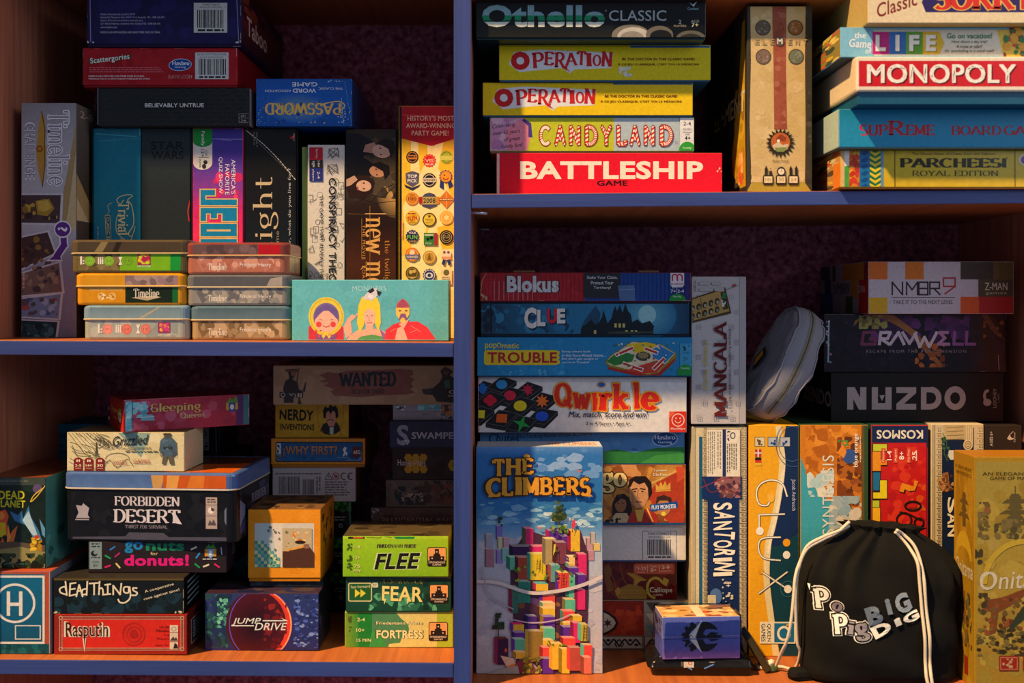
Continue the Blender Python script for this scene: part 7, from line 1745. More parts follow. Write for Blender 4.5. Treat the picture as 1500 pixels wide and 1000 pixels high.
    for x, y, h_ in ((813, 812, 22), (824, 848, 22), (856, 925, 22), (788, 826, 16)):
        a.line([(x - 2, y + h_ / 2), (x - .6, y - h_ / 2)], .8, '#4a3014'); a.line([(x + 3, y + h_ / 2), (x + 3.6, y - h_ / 2)], .8, '#4a3014'); [a.line([(x - 1.4, y - h_ / 2 + k * h_ / 5), (x + 3.4, y - h_ / 2 + k * h_ / 5)], .6, '#4a3014') for k in range(1, 5)]
    a.poly([(838, 762), (842, 760), (843, 768), (840, 774), (837, 770)], '#d83a5a'); a.line([(839, 773), (838, 778)], 1, '#2a1c14'); a.ell(839, 759.5, 1.4, 1.6, '#e0a080', 8); a.ell(741, 950, 2, 3, '#d8543a', 10); a.poly([(811, 796), (814, 795), (813, 806), (810, 812)], '#d8c03c')
    for x, y in ((848, 688), (790, 771)): a.poly([(x - 5, y - 2), (x, y), (x + 5, y), (x + 1, y + 3)], '#d86a44')
    a.line(spl2([(700, 850), (730, 852), (775, 866), (815, 864), (850, 856), (884, 842)]), 5, '#cfc0bc'); a.line(spl2([(748, 905), (780, 910), (815, 906), (835, 898)]), 2, '#b8a0b0'); a.line(spl2([(706, 830), (716, 868), (740, 884), (752, 890)]), 2, '#a098a4')
    def logo_(t_, x, y, w_, h_, r): a.S(t_, x, y, w_, h_, '#d8962c', r, .26, .16, .3, out='#3a1c10', ow=.07)
    for ch_, x, y, w_, h_ in (('T', 731, 684, 20, 25), ('H', 752, 683, 22, 24), ('E', 773, 682, 17, 24)): logo_(ch_, x, y, w_, h_, 0)
    a.poly([(767, 669), (767, 666), (771, 664), (776, 666), (776, 669)], '#d8962c')
    for ch_, x, y, w_, h_ in (('C', 724, 713, 25, 28), ('L', 745, 712, 20, 27), ('I', 760, 711, 11, 26), ('M', 778, 711, 25, 26), ('B', 800, 711, 19, 26), ('E', 819, 711, 18, 26), ('R', 839, 711.5, 21, 26), ('S', 857, 712, 17, 27)): logo_(ch_, x, y, w_, h_, 0)
    a.poly([(715, 727), (718, 719), (722, 727)], '#d8962c'); a.poly([(860, 719), (868, 726), (858, 726)], '#d8962c')
def a_climb_t(a):
    a.rect(0, 0, 100, 100, '#b8c0c8'); a.T('THE CLIMBERS', 76, 50, 40, 60, '#d88a3c', 0, .06)
game('game_box', 'tall sky blue box picturing a tower of coloured cubes, upright beside the divider', 'game box', (697.5, 654, 883, 985.5), .056, .05, RB, '#8aa4c0', a_climb, mat='satin', lid=None, top=a_climb_t, sides='#5a6a8a')

# standing row ------------------------------------------------------------------
SR = dict(mat='satin', lid=None)
def greek(a, x0, y0, x1, y1):
    n = int((y1 - y0) / 8); a.rect(x0, y0, x1, y1, '#c0b08c')
    for k in range(n):
        y = y0 + k * 8; w_ = x1 - x0
        a.line([(x0 + 1, y + 1), (x1 - 1, y + 1), (x1 - 1, y + 6), (x0 + w_ * .4, y + 6), (x0 + w_ * .4, y + 3.4), (x0 + w_ * .65, y + 3.4)], .8, '#7a6a4c')
def a_sant(a):
    a.rect(1012, 620, 1096, 970, '#cbbd98'); a.rect(1024, 640, 1030, 970, '#1c5a7c'); a.rect(1012, 620, 1018, 970, '#b0a488'); a.rect(1018, 622, 1019, 970, '#8a7c5c'); greek(a, 1029, 624, 1036, 966); greek(a, 1082, 624, 1093, 966); a.grad(1036, 690, 1082, 970, [(0, '#142c60'), (1, '#10264e')])
    a.rect(1034, 628, 1084, 700, '#dcd4c0'); a.dashes_v(1036, 632, 1048, 696, 4, '#8a8478'); a.dashes_v(1050, 632, 1057, 690, 2, '#8a8478'); a.rect(1058, 628, 1063, 700, '#26305c'); a.dashes_v(1064, 650, 1080, 698, 5, '#6a6458'); a.ring(1073, 638, 4, 5, 1.4, '#26305c', 14); a.blots(1065, 631, 1069, 646, ['#26305c'], 6, 1, 2); a.frame(1034, 628, 1084, 700, .7, '#8a806c')
    a.rect(1028, 699, 1086, 733, '#142c60'); a.poly([(1050, 699), (1084, 699), (1084, 722), (1070, 732), (1054, 724), (1048, 710)], '#8a5a5c'); a.blots(1046, 699, 1084, 731, ['#a06c68', '#6a4048', '#7a4c4c', '#b48278', '#4a2c3c'], 40, 2, 6); a.line(spl2([(1030, 703), (1040, 722), (1062, 718), (1084, 728)]), 1.6, '#6a2c34'); a.line(spl2([(1026, 716), (1050, 706), (1070, 700)]), 1.2, '#8a3a44')
    def chunky(txt, cx, y0, y1, h_):
        n = len(txt); 
        ws = {'i': .45, 'I': .5, 'N': 1.1, 'A': 1.1, 'O': 1.0}; tot = sum(ws.get(c_, 1.0) for c_ in txt); y = y0
        for k, c_ in enumerate(txt):
            w_ = (y1 - y0) * ws.get(c_, 1.0) / tot
            a.T(c_, cx + (2 if k % 2 else -1), y + w_ / 2, w_ * .84, h_ * (1 if k % 2 else .92), '#e8e0cc', 90 + (5 if k % 2 else -3), .05, out='#0c1c3c', ow=.05); y += w_
    chunky('SANTORINI', 1059, 737, 848, 30)
    a.T('8+', 1066, 860, 8, 9, '#d8d0bc', 90, .03); a.blots(1056, 852, 1062, 866, ['#c8c0ac'], 6, .8, 2); a.blots(1058, 872, 1074, 886, ['#c8c0ac'], 10, 1, 2.6); a.ell(1048, 878, 9, 12, '#4a6a9c', 20); a.rect(1036, 876, 1048, 888, '#cbbd98')
game('game_box', 'upright cream and navy box with chunky white title, first in the standing row', 'game box', (1013, 625, 1094, 968), .124, .2, RB, '#cbbd98', a_sant, sides='#a89a7c', **SR)
def a_glux(a):
    a.rect(1096, 620, 1172, 970, '#e0a21c'); a.poly(spl2([(1152, 618), (1148, 650), (1149, 690), (1143, 730), (1136, 770), (1128, 800), (1127, 850), (1136, 920), (1144, 970)]) + [(1172, 970), (1172, 618)], '#142a52'); a.poly([(1128, 800), (1127, 850), (1136, 920), (1144, 970), (1172, 970), (1172, 780), (1140, 800)], '#123c4c')
    a.line(spl2([(1140, 618), (1142, 640), (1146, 680), (1140, 730), (1132, 770), (1125, 800), (1123, 850), (1130, 910), (1138, 970)]), 9, '#dccc9c'); a.line(spl2([(1147, 690), (1140, 740), (1130, 785), (1125, 810)]), 4, '#e8dcb8')
    for i, x in enumerate((1113, 1132, 1150)): 
        a.rect(x - 7.5, 640, x + 7.5, 654, '#cfc4a0' if i == 0 else '#a8b0b8'); a.frame(x - 7.5, 640, x + 7.5, 654, .7, '#4a4838'); a.blots(x - 4, 643, x + 4, 653, ['#1c3c7c' if i else '#5a4a20'], 5, 1.5, 3)
    a.rect(1106, 658, 1115, 669, '#b83838'); a.line([(1106, 663.5), (1115, 663.5)], 1.6, '#e0e0e0'); a.line([(1110.5, 658), (1110.5, 669)], 1.6, '#e0e0e0'); a.rect(1106, 670, 1115, 674, '#1c1814'); a.rect(1106, 674, 1115, 678, '#c8302c'); a.rect(1106, 678, 1115, 682, '#d8b02c')
    a.T('Jacob Andrusch', 1162, 725, 46, 7, '#b8bcc8', 90)
    w_ = '#e8e4d8'
    def dbl(pts, c1=w_, cl=False):
        a.line(pts, 3.2, '#6a6048' ); a.line([(x - .2, y) for x, y in pts], 1.8, c1)
    dbl(spl2([(1153, 727), (1146, 709), (1130, 703), (1114, 709), (1108, 722), (1112, 738), (1124, 740), (1128, 732)]), '#f0ead8'); a.ell(1129, 729, 5.6, 7, '#e8b040', 20)
    dbl([(1149, 753), (1112, 754), (1112, 778)]); a.ell(1113, 778, 5.6, 6, w_, 20)
    dbl(spl2([(1143, 787), (1120, 788), (1112, 794), (1112, 808), (1120, 818), (1143, 821)])); a.ell(1152, 795, 5.4, 5.8, '#e09a1c', 20); a.ell(1152, 813, 5.4, 5.8, w_, 20)
    dbl([(1113, 836), (1155, 864)]); dbl([(1153, 838), (1112, 869)]); a.ell(1114, 836, 4.6, 5, '#d89a24', 18); a.ell(1154, 863, 5.6, 6, w_, 20); a.ring(1154, 863, 11, 12, 1, '#3a6a7c', 24); a.ring(1160, 650, 20, 26, .8, '#4a6090', 30); a.ring(1162, 650, 26, 34, .8, '#4a6090', 30)
    a.rect(1113, 911, 1165, 943, '#e0dac4'); a.rect(1134, 913, 1163, 941, '#1a6a9a'); a.T('QUEEN', 1126, 927, 26, 6, '#2a2a30', 90, .015); a.T('GAMES', 1118, 927, 26, 6, '#2a2a30', 90, .015); a.ring(1148, 928, 10, 11, 3.4, '#e8e4d4', 28); a.line([(1152, 916), (1158, 914)], 2.4, '#d8a02c')
game('game_box', 'upright yellow and navy box with thin looping letters and dots', 'game box', (1097, 623, 1170, 962), .122, .2, RB, '#d89a1c', a_glux, **SR)
def a_photo(a):
    a.grad(1170, 618, 1276, 970, [(0, '#c07820'), (.2, '#c4761c'), (.4, '#3a9cb0'), (1, '#3a9cb0')]); a.poly([(1170, 660), (1180, 690), (1190, 712), (1204, 730), (1222, 724), (1236, 740), (1262, 770), (1266, 970), (1170, 970)], '#3c9cae'); a.poly([(1192, 618), (1266, 618), (1266, 770), (1250, 748), (1236, 742), (1214, 736), (1194, 712), (1182, 680), (1176, 640)], '#c4741c')
    a.blots(1180, 622, 1262, 720, ['#cc7c20', '#b86a18', '#d88a2c', '#a85c14'], 90, 4, 13); a.blots(1226, 640, 1262, 760, ['#7a3c14', '#8a4a1c', '#a85e1c', '#5c3014'], 60, 3, 10); a.blots(1182, 690, 1222, 730, ['#c8d0c8', '#a8c4c4', '#d8d4c0'], 30, 4, 11); a.blots(1214, 728, 1262, 790, ['#b8b0a0', '#98a8a8', '#c8bca8', '#88a0a8'], 50, 4, 11); a.rect(1262, 618, 1266, 970, '#5a4c24'); a.rect(1266, 618, 1276, 970, '#2c4a2c')
    a.T('PHOTOSYNTHESIS', 1213, 770, 205, 17, '#cfd0c0', -90, .0, space=1.05); a.blots(1226, 645, 1242, 656, ['#d8741c', '#4a8a3c'], 8, 2, 4); a.ell(1244, 669, 10, 11, '#33508c', 22); a.poly([(1226, 664), (1234, 652), (1240, 662), (1236, 672)], '#d8842c')
    a.T('blue orange', 1254, 660, 50, 8, '#e8e0d0', -90, .03); a.dashes_v(1259, 640, 1262, 682, 1, '#c8bca0')
game('game_box', 'upright box with orange foliage over pale blue sky, third in the standing row', 'game box', (1172, 622, 1272, 968), .120, .2, RB, '#c07820', a_photo, sides='#2c4a2c', **SR)
def a_ubongo(a):
    a.rect(1274, 618, 1366, 970, '#b81c1c'); a.rect(1274, 618, 1278, 970, '#1c3c34'); a.rect(1278, 622, 1358, 649, '#16244c'); a.rect(1357, 618, 1366, 970, '#16244c'); a.rect(1358, 656, 1366, 970, '#a01818'); a.blots(1300, 655, 1356, 790, ['#c2221e', '#ac1818', '#cc3420'], 50, 4, 12); a.blots(1335, 710, 1356, 750, ['#d0601c', '#c84c1c'], 12, 2, 7); a.rect(1278, 620, 1360, 624, '#b02c34')
    a.T('KOSMOS', 1318, 636.5, 68, 13, '#e0d8c4', 180, .05)
    def blkk(rects, c):
        for x0, y0, x1, y1 in rects: a.rect(x0 - .8, y0 - .8, x1 + .8, y1 + 1.6, '#181410')
        for x0, y0, x1, y1 in rects: a.rect(x0, y0, x1, y1, c)
    blkk([(1279, 651, 1299, 661)], '#b8c42c'); blkk([(1278, 662, 1290, 691), (1288, 674, 1299, 682)], '#d88a1c'); blkk([(1279, 693, 1289, 720)], '#1c6a94'); blkk([(1289, 705, 1299, 732), (1279, 723, 1299, 732)], '#d8c41c'); blkk([(1278, 735, 1288, 745)], '#b0bc2c'); blkk([(1278, 746, 1289, 790)], '#e0a81c')
    for x, t_, t2 in ((1294, 'Players', '1-4'), (1312, 'Ages', '8+'), (1331, 'Play Time', '25')):
        a.rect(x - 3, 657, x + 3, 679, '#cc4a30'); a.T(t_, x, 668, 18, 3.4, '#f0d0b8', -90); a.T(t2, x + 8.5, 668, 14 if t2 == '1-4' else 12, 7, '#f4e4d4', -90, .03)
    a.dashes_v(1341, 660, 1344, 676, 1, '#e8c0a8')
    a.poly([(1317, 722), (1322, 709), (1330, 712), (1339, 716), (1341, 706), (1344, 706), (1341, 720), (1332, 722), (1327, 718), (1324, 724)], '#181410'); a.poly([(1317, 721), (1321, 708.5), (1329, 711), (1338, 714), (1339, 705), (1345, 706), (1340, 720), (1331, 721), (1325, 718), (1323, 723)], '#d8881c')
    a.ring(1337, 743, 13, 8, 3, '#1c1210', 26); a.ell(1337, 743, 7, 3.4, '#b81c1c', 16); a.line(spl2([(1318, 752), (1332, 756), (1348, 764)]), 2.4, '#1c1210'); a.ring(1324, 764, 12, 12, 2.6, '#1c1210', 26); a.ring(1346, 768, 8, 8, 2.6, '#1c1210', 22)
game('game_box', 'upright red box with an inverted blue banner and puzzle pieces', 'game box', (1276, 622, 1360, 968), .121, .2, RB, '#b81c1c', a_ubongo, sides='#1c3c34', **SR)
def a_sant2(a):
    a.rect(1362, 618, 1442, 970, '#c0b08c'); a.rect(1362, 618, 1370, 970, '#a89a78'); a.rect(1369, 620, 1370, 970, '#7a6c4c'); greek(a, 1371, 626, 1379, 966); greek(a, 1430, 626, 1440, 966); a.rect(1379, 645, 1424, 970, '#12203c'); a.rect(1383, 622, 1412, 644, '#b09c70'); [a.line([(1386, 626 + 6 * k), (1410, 625 + 6 * k)], 1, '#7a6844') for k in range(4)]; a.rect(1412, 622, 1424, 650, '#c8b890'); [a.line([(1413 + 3 * k, 622), (1413 + 3 * k, 650)], .8, '#8a7a54') for k in range(4)]
    a.ell(1417, 652, 7, 8, '#c8b488', 20); a.ring(1417, 652, 5, 6, 1.2, '#7a6844', 18); a.ring(1417, 652, 2.4, 3, 1, '#7a6844', 12); a.blots(1378, 640, 1390, 676, ['#3a5a3c', '#2c4a34', '#5a7a50'], 20, 1.2, 3); a.line(spl2([(1380, 634), (1386, 650), (1382, 664), (1388, 676)]), 1, '#3a5a3c')
    a.poly([(1389, 660), (1396, 660), (1396, 674), (1391, 674), (1388, 668)], '#c8c4b4'); a.poly([(1380, 694), (1388, 692), (1390, 712), (1396, 718), (1384, 722), (1376, 710)], '#8a5c34'); a.blots(1372, 696, 1396, 722, ['#a87444', '#6a4428', '#4c3020', '#b8885c'], 26, 2, 5)
    a.T('S', 1394, 742, 24, 14, '#e0d8c0', 90, .05, out='#0c1428', ow=.05); a.T('A', 1394, 762, 17, 14, '#e0d8c0', 90, .05, out='#0c1428', ow=.05); a.T('N', 1394, 780, 17, 14, '#e0d8c0', 90, .05, out='#0c1428', ow=.05)
game('game_box', 'upright cream box with a carved scroll, half behind the mustard box', 'game box', (1364, 621, 1441, 968), .123, .2, RB, '#c0b08c', a_sant2, **SR)
def a_card(a):
    a.rect(1440, 618, 1500, 970, '#2a2320'); a.T('AGES 6+', 1452, 643, 22, 4.4, '#b8aca0', -90, .02); a.poly([(1475, 643), (1479, 636), (1481, 641), (1487, 643), (1479, 645)], '#b8a89c'); a.line([(1480, 636), (1484, 632)], .8, '#b8a89c'); a.T('Cardinal', 1486, 641, 14, 2.6, '#b8a89c', -90); a.wear(10, '#7a6c60')
game('game_box', 'plain dark brown upright box, last in the standing row beside the right side panel', 'game box', (1443, 623, 1497, 968), .122, .2, RB, '#2a2320', a_card, **SR)
ROWTOP = wz(622, .12) + .0002
def a_onit(a):
    a.rect(1425, 660, 1570, 1020, '#c49a24'); a.grad(1430, 676, 1570, 1012, [(0, '#b8a448'), (.5, '#bca03c'), (1, '#b8902c')]); a.blots(1432, 690, 1560, 1000, ['#c0a850', '#b49838', '#c8ac48', '#ac9034'], 90, 6, 20)
    a.T('AN ELEGANT AND SIMPLE', 1505, 694, 132, 5, '#4c4420', 0, .03); a.T('GAME OF MARTIAL TACTICS', 1506, 700.5, 112, 5, '#4c4420', 0, .03)
    c = '#6c6034'
    for k, w_ in enumerate((9, 20, 12, 24, 15, 30)): 
        y = 722 + k * 8; a.poly([(1487 - w_, y + 7), (1487 - w_ * .6, y + 1), (1487 + w_ * .6, y + 1), (1487 + w_, y + 7)], c)
    a.rect(1479, 728, 1495, 778, c); a.line([(1487, 712), (1487, 728)], 1.4, c); a.blots(1456, 760, 1530, 790, ['#7a6c3c', '#5c5430', '#8a7a44'], 40, 2, 7); a.blots(1432, 735, 1450, 790, ['#7a6838', '#8a7840', '#6a5a34'], 26, 2, 6); a.blots(1428, 800, 1440, 826, ['#4c4428'], 12, 2, 5)
    a.ring(1500, 855, 62, 66, 8, '#d8b83c', 40, 180, 360); a.ell(1446, 747, 5, 5, '#9a6a3c', 12)
    a.T('Onitama', 1494, 848, 118, 27, '#e8e0c4', -3, .015, .2); a.ring(1446, 850, 11, 13, 1.8, '#e8e0c4', 30)
    a.poly([(1440, 890), (1448, 878), (1470, 874), (1500, 862), (1500, 872), (1480, 886), (1462, 896), (1458, 926), (1448, 930), (1452, 896)], '#8a4c24'); a.blots(1440, 872, 1500, 930, ['#a0562c', '#6a3a1c', '#7a5c30'], 40, 2, 6); a.poly([(1500, 886), (1488, 902), (1474, 926), (1484, 920), (1500, 906)], '#3c4430'); a.blots(1430, 920, 1500, 960, ['#4c4020', '#6a5a2c', '#3a3018', '#8a7838'], 60, 2, 7, .6); a.blots(1432, 868, 1446, 900, ['#4a3c20', '#5c4c28'], 14, 2, 5)
    a.rect(1463, 960, 1492, 982, '#a82c1c'); a.frame(1465, 962, 1490, 980, .8, '#d8a06c'); a.blots(1468, 964, 1488, 979, ['#d8a878'], 10, 1.4, 3); a.rect(1498, 960, 1528, 982, '#a82c1c')
def a_onit_l(a):
    a.rect(0, 0, 100, 100, '#b88c1c'); a.blots(0, 6, 100, 100, ['#c09424', '#ac8018', '#c89c2c'], 40, 6, 18); a.T('AN ELEGANT AND SIMPLE', 50, 6.5, 84, 1.6, '#4c3c14', 0, .03); a.T('GAME OF MARTIAL TACTICS', 50, 9, 76, 1.6, '#4c3c14', 0, .03)
    for k, w_ in enumerate((10, 22, 14, 26)): a.poly([(52 - w_, 19 + k * 3), (52 - w_ * .6, 17 + k * 3), (52 + w_ * .6, 17 + k * 3), (52 + w_, 19 + k * 3)], '#6a5824')
    a.rect(44, 18, 60, 32, '#6a5824'); a.ring(50, 46, 38, 12, 7, '#d8b02c', 30, 180, 360); a.T('Onitama', 52, 50, 84, 7, '#e0d4b0', 0, .02, .2); a.blots(20, 60, 90, 84, ['#6a5424', '#8a5c2c', '#4c4020', '#7a6c34'], 50, 3, 8, .4); a.rect(54, 88, 72, 96, '#a0301c'); a.rect(60, 100, 100, 100, '#b88c1c')
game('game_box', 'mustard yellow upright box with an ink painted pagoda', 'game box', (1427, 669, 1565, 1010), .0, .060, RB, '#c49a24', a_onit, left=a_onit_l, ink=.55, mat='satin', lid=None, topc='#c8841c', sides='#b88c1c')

# boxes lying on the standing row ---------------------------------------------------
def a_manc(a):
    a.rect(1012, 403, 1094, 624, '#b4b0b2'); a.rect(1083, 403, 1094, 624, '#a8a4a6'); a.rect(1082.6, 403, 1083.4, 624, '#7a7678')
    for k in range(9):
        for j in range(3):
            x, y = 1020 + j * 24 + (k % 2) * 8, 432 + k * 22; a.frame(x, y, x + 7, y + 7, .8, '#a09c9e'); a.rect(x + 2.4, y + 2.4, x + 4.6, y + 4.6, '#a09c9e')
    a.poly([(1010, 438), (1062, 421), (1071, 459), (1010, 474)], '#4c3820'); a.poly([(1010, 440), (1060, 424), (1068, 456), (1010, 471)], '#a88a50')
    for i in range(5):
        for j in range(2): a.ell(1014 + i * 9, 452 - i * 2.6 + j * 12, 3.4, 5, '#3c2c1a', 14, rot=10); a.ell(1014.6 + i * 9, 453 - i * 2.6 + j * 12, 2, 2.6, ('#9a9a90', '#6a7a70')[(i + j) % 2], 10)
    a.poly([(1055, 428), (1062, 427), (1066, 452), (1059, 454)], '#3c2c1a'); a.blots(1056, 429, 1064, 452, ['#2c7a3c', '#c8c8c0', '#1c5a6a', '#d8d4c8'], 16, 1.4, 2.6); a.line([(1026, 437), (1029, 466)], .8, '#4c3820')
    a.T('Game Gallery', 1034, 535, 74, 9, '#b8b02c', -90, .0, .35); a.S('MANCALA', 1055, 541, 140, 19, '#5a1a1c', -90, .22, .09, .26); a.T('A GAME OF JUDGEMENT, STRATEGY & PATIENCE', 1069.5, 541, 118, 4, '#4a3434', -90, .02)
    a.T('AGES 6+', 1018, 419, 17, 3, '#4a4444', -90, .02); a.dashes(1024, 412, 1064, 430, 2, '#a8a4a6'); a.blots(1073, 415, 1079, 421, ['#a82c2c', '#3a3438'], 4, 1, 2); a.line([(1064, 424), (1082, 418)], .8, '#7a7478')
game('game_box', 'pale grey upright box with a wooden pit board picture', 'game box', (1013, 405, 1093, 622), .121, .16, ROWTOP + .0002, '#b4b0b2', a_manc, mat='matte', lid=None)
def a_zendo(a):
    a.rect(1214, 540, 1474, 618, '#0d0b0d'); a.grad(1340, 545, 1470, 612, [(0, '#0d0b0d'), (1, '#161012')], True)
    c = '#a09390'
    a.rect(1241, 566, 1250, 597, c); a.rect(1260, 566, 1269, 597, c); a.poly([(1241, 566), (1252, 566), (1269, 597), (1258, 597)], c)
    a.rect(1277, 566, 1286, 597, c); a.rect(1297, 566, 1306, 597, c); a.rect(1277, 588, 1306, 597, c); a.poly([(1288, 577), (1296, 577), (1292, 585)], c)
    a.rect(1313, 566, 1342, 574, c); a.rect(1313, 589, 1342, 597, c); a.poly([(1331, 574), (1342, 574), (1324, 589), (1313, 589)], c)
    a.ring(1364, 581, 15, 15.6, 8, c, 20, -90, 90); a.rect(1349, 566, 1364, 573, c); a.rect(1349, 589, 1364, 597, c); a.rect(1349, 566, 1357, 597, c)
    a.ring(1399, 581, 15.6, 16.5, 8.4, c, 36)
    a.ring(1446, 578, 6, 9, 4, c, 20, 60, 300); a.ell(1446, 587, 6, 5, c, 14); a.T('LOONEY', 1457, 581, 27, 5, '#8a7c78', -90, .03); a.T('LABS', 1462.5, 581, 12, 2, '#8a7c78', -90)
def a_zendo_l(a):
    a.rect(0, 0, 100, 100, '#0b0a0c'); a.T('ZENDO', 66, 56, 70, 32, '#8a7e7a', 0, .06)
zd = game('game_box', 'black box with big blocky grey letters, lowest of the dark stack at right', 'game box', (1217, 545, 1470, 614), .150, .2, ROWTOP + .0002, '#0d0b0d', a_zendo, left=a_zendo_l, mat='satin', lid=None)
def a_grav(a):
    a.rect(1205, 455, 1478, 548, '#100a14'); a.blots(1215, 460, 1470, 540, ['#140c1a', '#1a0e22', '#0e0a12'], 50, 6, 20); a.blots(1275, 462, 1420, 500, ['#3a1a4c', '#4a2058', '#2c1438', '#5a2a6a'], 60, 5, 14); a.poly(spl2([(1250, 478), (1270, 462), (1300, 470), (1330, 488), (1352, 512), (1376, 538)]) + [(1384, 538), (1362, 512), (1340, 484), (1310, 462), (1272, 458), (1252, 470)], '#8a5a2c'); a.blots(1258, 462, 1300, 482, ['#7a7a34', '#8a8c44', '#6a5a2c'], 24, 3, 7); a.blots(1340, 500, 1384, 538, ['#8a4a1c', '#a85c24', '#6a3414'], 24, 3, 7); a.poly([(1436, 460), (1446, 460), (1466, 492), (1474, 500), (1456, 488)], '#5a3420'); a.blots(1440, 470, 1470, 496, ['#6a3c1c', '#7a4c24'], 10, 2, 5)
    cs = ['#6a3a5c', '#a89aa4', '#a89aa4', '#a89aa4', '#b0a4a8', '#8a5a8a', '#7a4a84', '#7a4a84']
    def L(pts, c): a.line(pts, 4.4, c)
    y0, y1 = 487, 504
    L([(1282, y0), (1265, y0), (1262, y1), (1282, y1), (1282, 496), (1274, 496)], '#6a3048'); L([(1288, y1), (1290, y0), (1304, y0), (1300, 496), (1290, 496), (1302, y1)], '#b8aab4'); L([(1304, y1), (1316, y0), (1324, y1)], '#b8aab4'); L([(1322, y0), (1332, y1 - 1), (1342, y0)], '#b0a2aa'); L([(1340, y0 + 2), (1347, y1 + 4), (1354, 494), (1361, y1 + 4), (1372, y0)], '#c0b2b4'); L([(1388, y0), (1376, y0), (1384, 495), (1374, y1), (1390, y1)], '#a8789c'); L([(1398, y0 - 1), (1397, y1), (1410, y1)], '#84508c'); L([(1416, y0 - 1), (1415, y1), (1428, y1)], '#84508c')
    a.T('ESCAPE FROM THE 9TH DIMENSION', 1342, 514.5, 146, 4.4, '#8a7c88', 0, .01, space=1.4); a.line([(1214, 470), (1213, 530)], 2.2, '#8aa0ac'); a.blots(1210, 470, 1218, 536, ['#c8b8c4', '#8a5a84', '#7aa4ac'], 18, .8, 2.2); a.line([(1462, 520), (1463, 542)], 1, '#8a8488'); a.wear(10, '#6a6068')
gv = game('game_box', 'black box with angular glowing purple letters, middle of the dark stack at right', 'game box', (1207, 460, 1474, 545), .146, .2, zd, '#100a14', a_grav, mat='crinkle', lid=None)
def a_nmbr(a):
    a.rect(1270, 380, 1488, 460, '#b6aab2')
    for x0, y0, x1, y1, c in ((1270, 380, 1300, 409, '#c8641c'), (1326, 380, 1353, 409, '#c46a1c'), (1270, 435, 1300, 460, '#c89a1c'), (1407, 380, 1462, 409, '#3c3028'), (1455, 380, 1488, 409, '#5c4a24'), (1433, 409, 1488, 434, '#4a3c28'), (1407, 434, 1434, 460, '#c8501c'), (1434, 434, 1488, 460, '#a01c1c')): a.rect(x0, y0, x1, y1, c)
    k = '#2a2024'
    def l(*p, c=k): a.line(list(p), 2.2, c)
    l((1307, 431), (1307, 413), (1322, 431), (1322, 413)); l((1328, 431), (1328, 413), (1336, 424), (1344, 413), (1344, 431)); l((1346, 431), (1346, 413), (1359, 413), (1359, 431), (1346, 431)); l((1346, 422), (1359, 422)); l((1362, 431), (1362, 413), (1376, 413), (1376, 422), (1362, 422)); l((1368, 422), (1377, 431))
    l((1399, 414), (1399, 407), (1382, 407), (1382, 419), (1399, 419), (1399, 407), c='#a02434'); l((1399, 419), (1384, 430), c='#a02434')
    a.rect(1306, 434.5, 1399, 435.4, '#5a4e54'); a.T('TAKE IT TO THE NEXT LEVEL', 1352, 441.5, 88, 6, '#5a4e54', 0, .0)
    a.T('Z-MAN', 1459, 419, 33, 11, '#c8bca4', 0, .02); a.T('games', 1459, 429.6, 31, 4, '#a89c84', 0, .01); a.wear(6, '#d8ccc8')
def a_nmbr_l(a):
    a.rect(0, 0, 100, 100, '#8a8088')
    for x0, y0, x1, y1, c in ((0, 0, 22, 30, '#3a2c4c'), (10, 30, 24, 100, '#1c2c50'), (0, 60, 28, 100, '#1c3c7a'), (28, 0, 34, 34, '#2a2420'), (50, 0, 92, 34, '#a8641c'), (66, 34, 80, 70, '#b0681c'), (82, 34, 100, 100, '#a01c14'), (56, 66, 70, 100, '#2c4a24'), (92, 0, 100, 34, '#7a1c1c')): a.rect(x0, y0, x1, y1, c)
    a.T('NMBR9', 47, 50, 34, 22, '#2c2428', 0, .01); a.T('Z-MAN', 88, 52, 12, 14, '#c8a89c')
game('game_box', 'white box with colourful squares and thin line title, on top of the dark stack', 'game box', (1272, 383, 1485, 459), .122, .22, gv, '#b6aab2', a_nmbr, left=a_nmbr_l, mat='satin', lid=None, topc='#a83a24')

# ------------------------------------------------------------------ small wrapped box on black packets
def packet(bm, cx, cy, z0, hx, hy, h, rot, col, seed, r=.006):
    """soft foil packet with crimped, crumpled edges"""
    from mathutils import noise
    rings = []
    n = 48
    for (zz, k) in ((0, .97), (h * .2, 1.0), (h * .45, 1.01), (h * .5, 1.05), (h * .55, 1.01), (h * .8, .99), (h * .95, .93), (h, .8)):
        ring = []
        for x, y in rounded_outline(hx * k, hy * k, r, 11):
            d = noise.noise(Vector((x * 60 + seed, y * 60, zz * 90))) * .0022
            ring.append((cx + (x + d) * math.cos(rot) - (y + d) * math.sin(rot), cy + (x + d) * math.sin(rot) + (y + d) * math.cos(rot), z0 + max(0, zz + (d if 0 < zz < h else 0))))
        rings.append(ring)
    add_loft(bm, rings, lambda p: C(col))

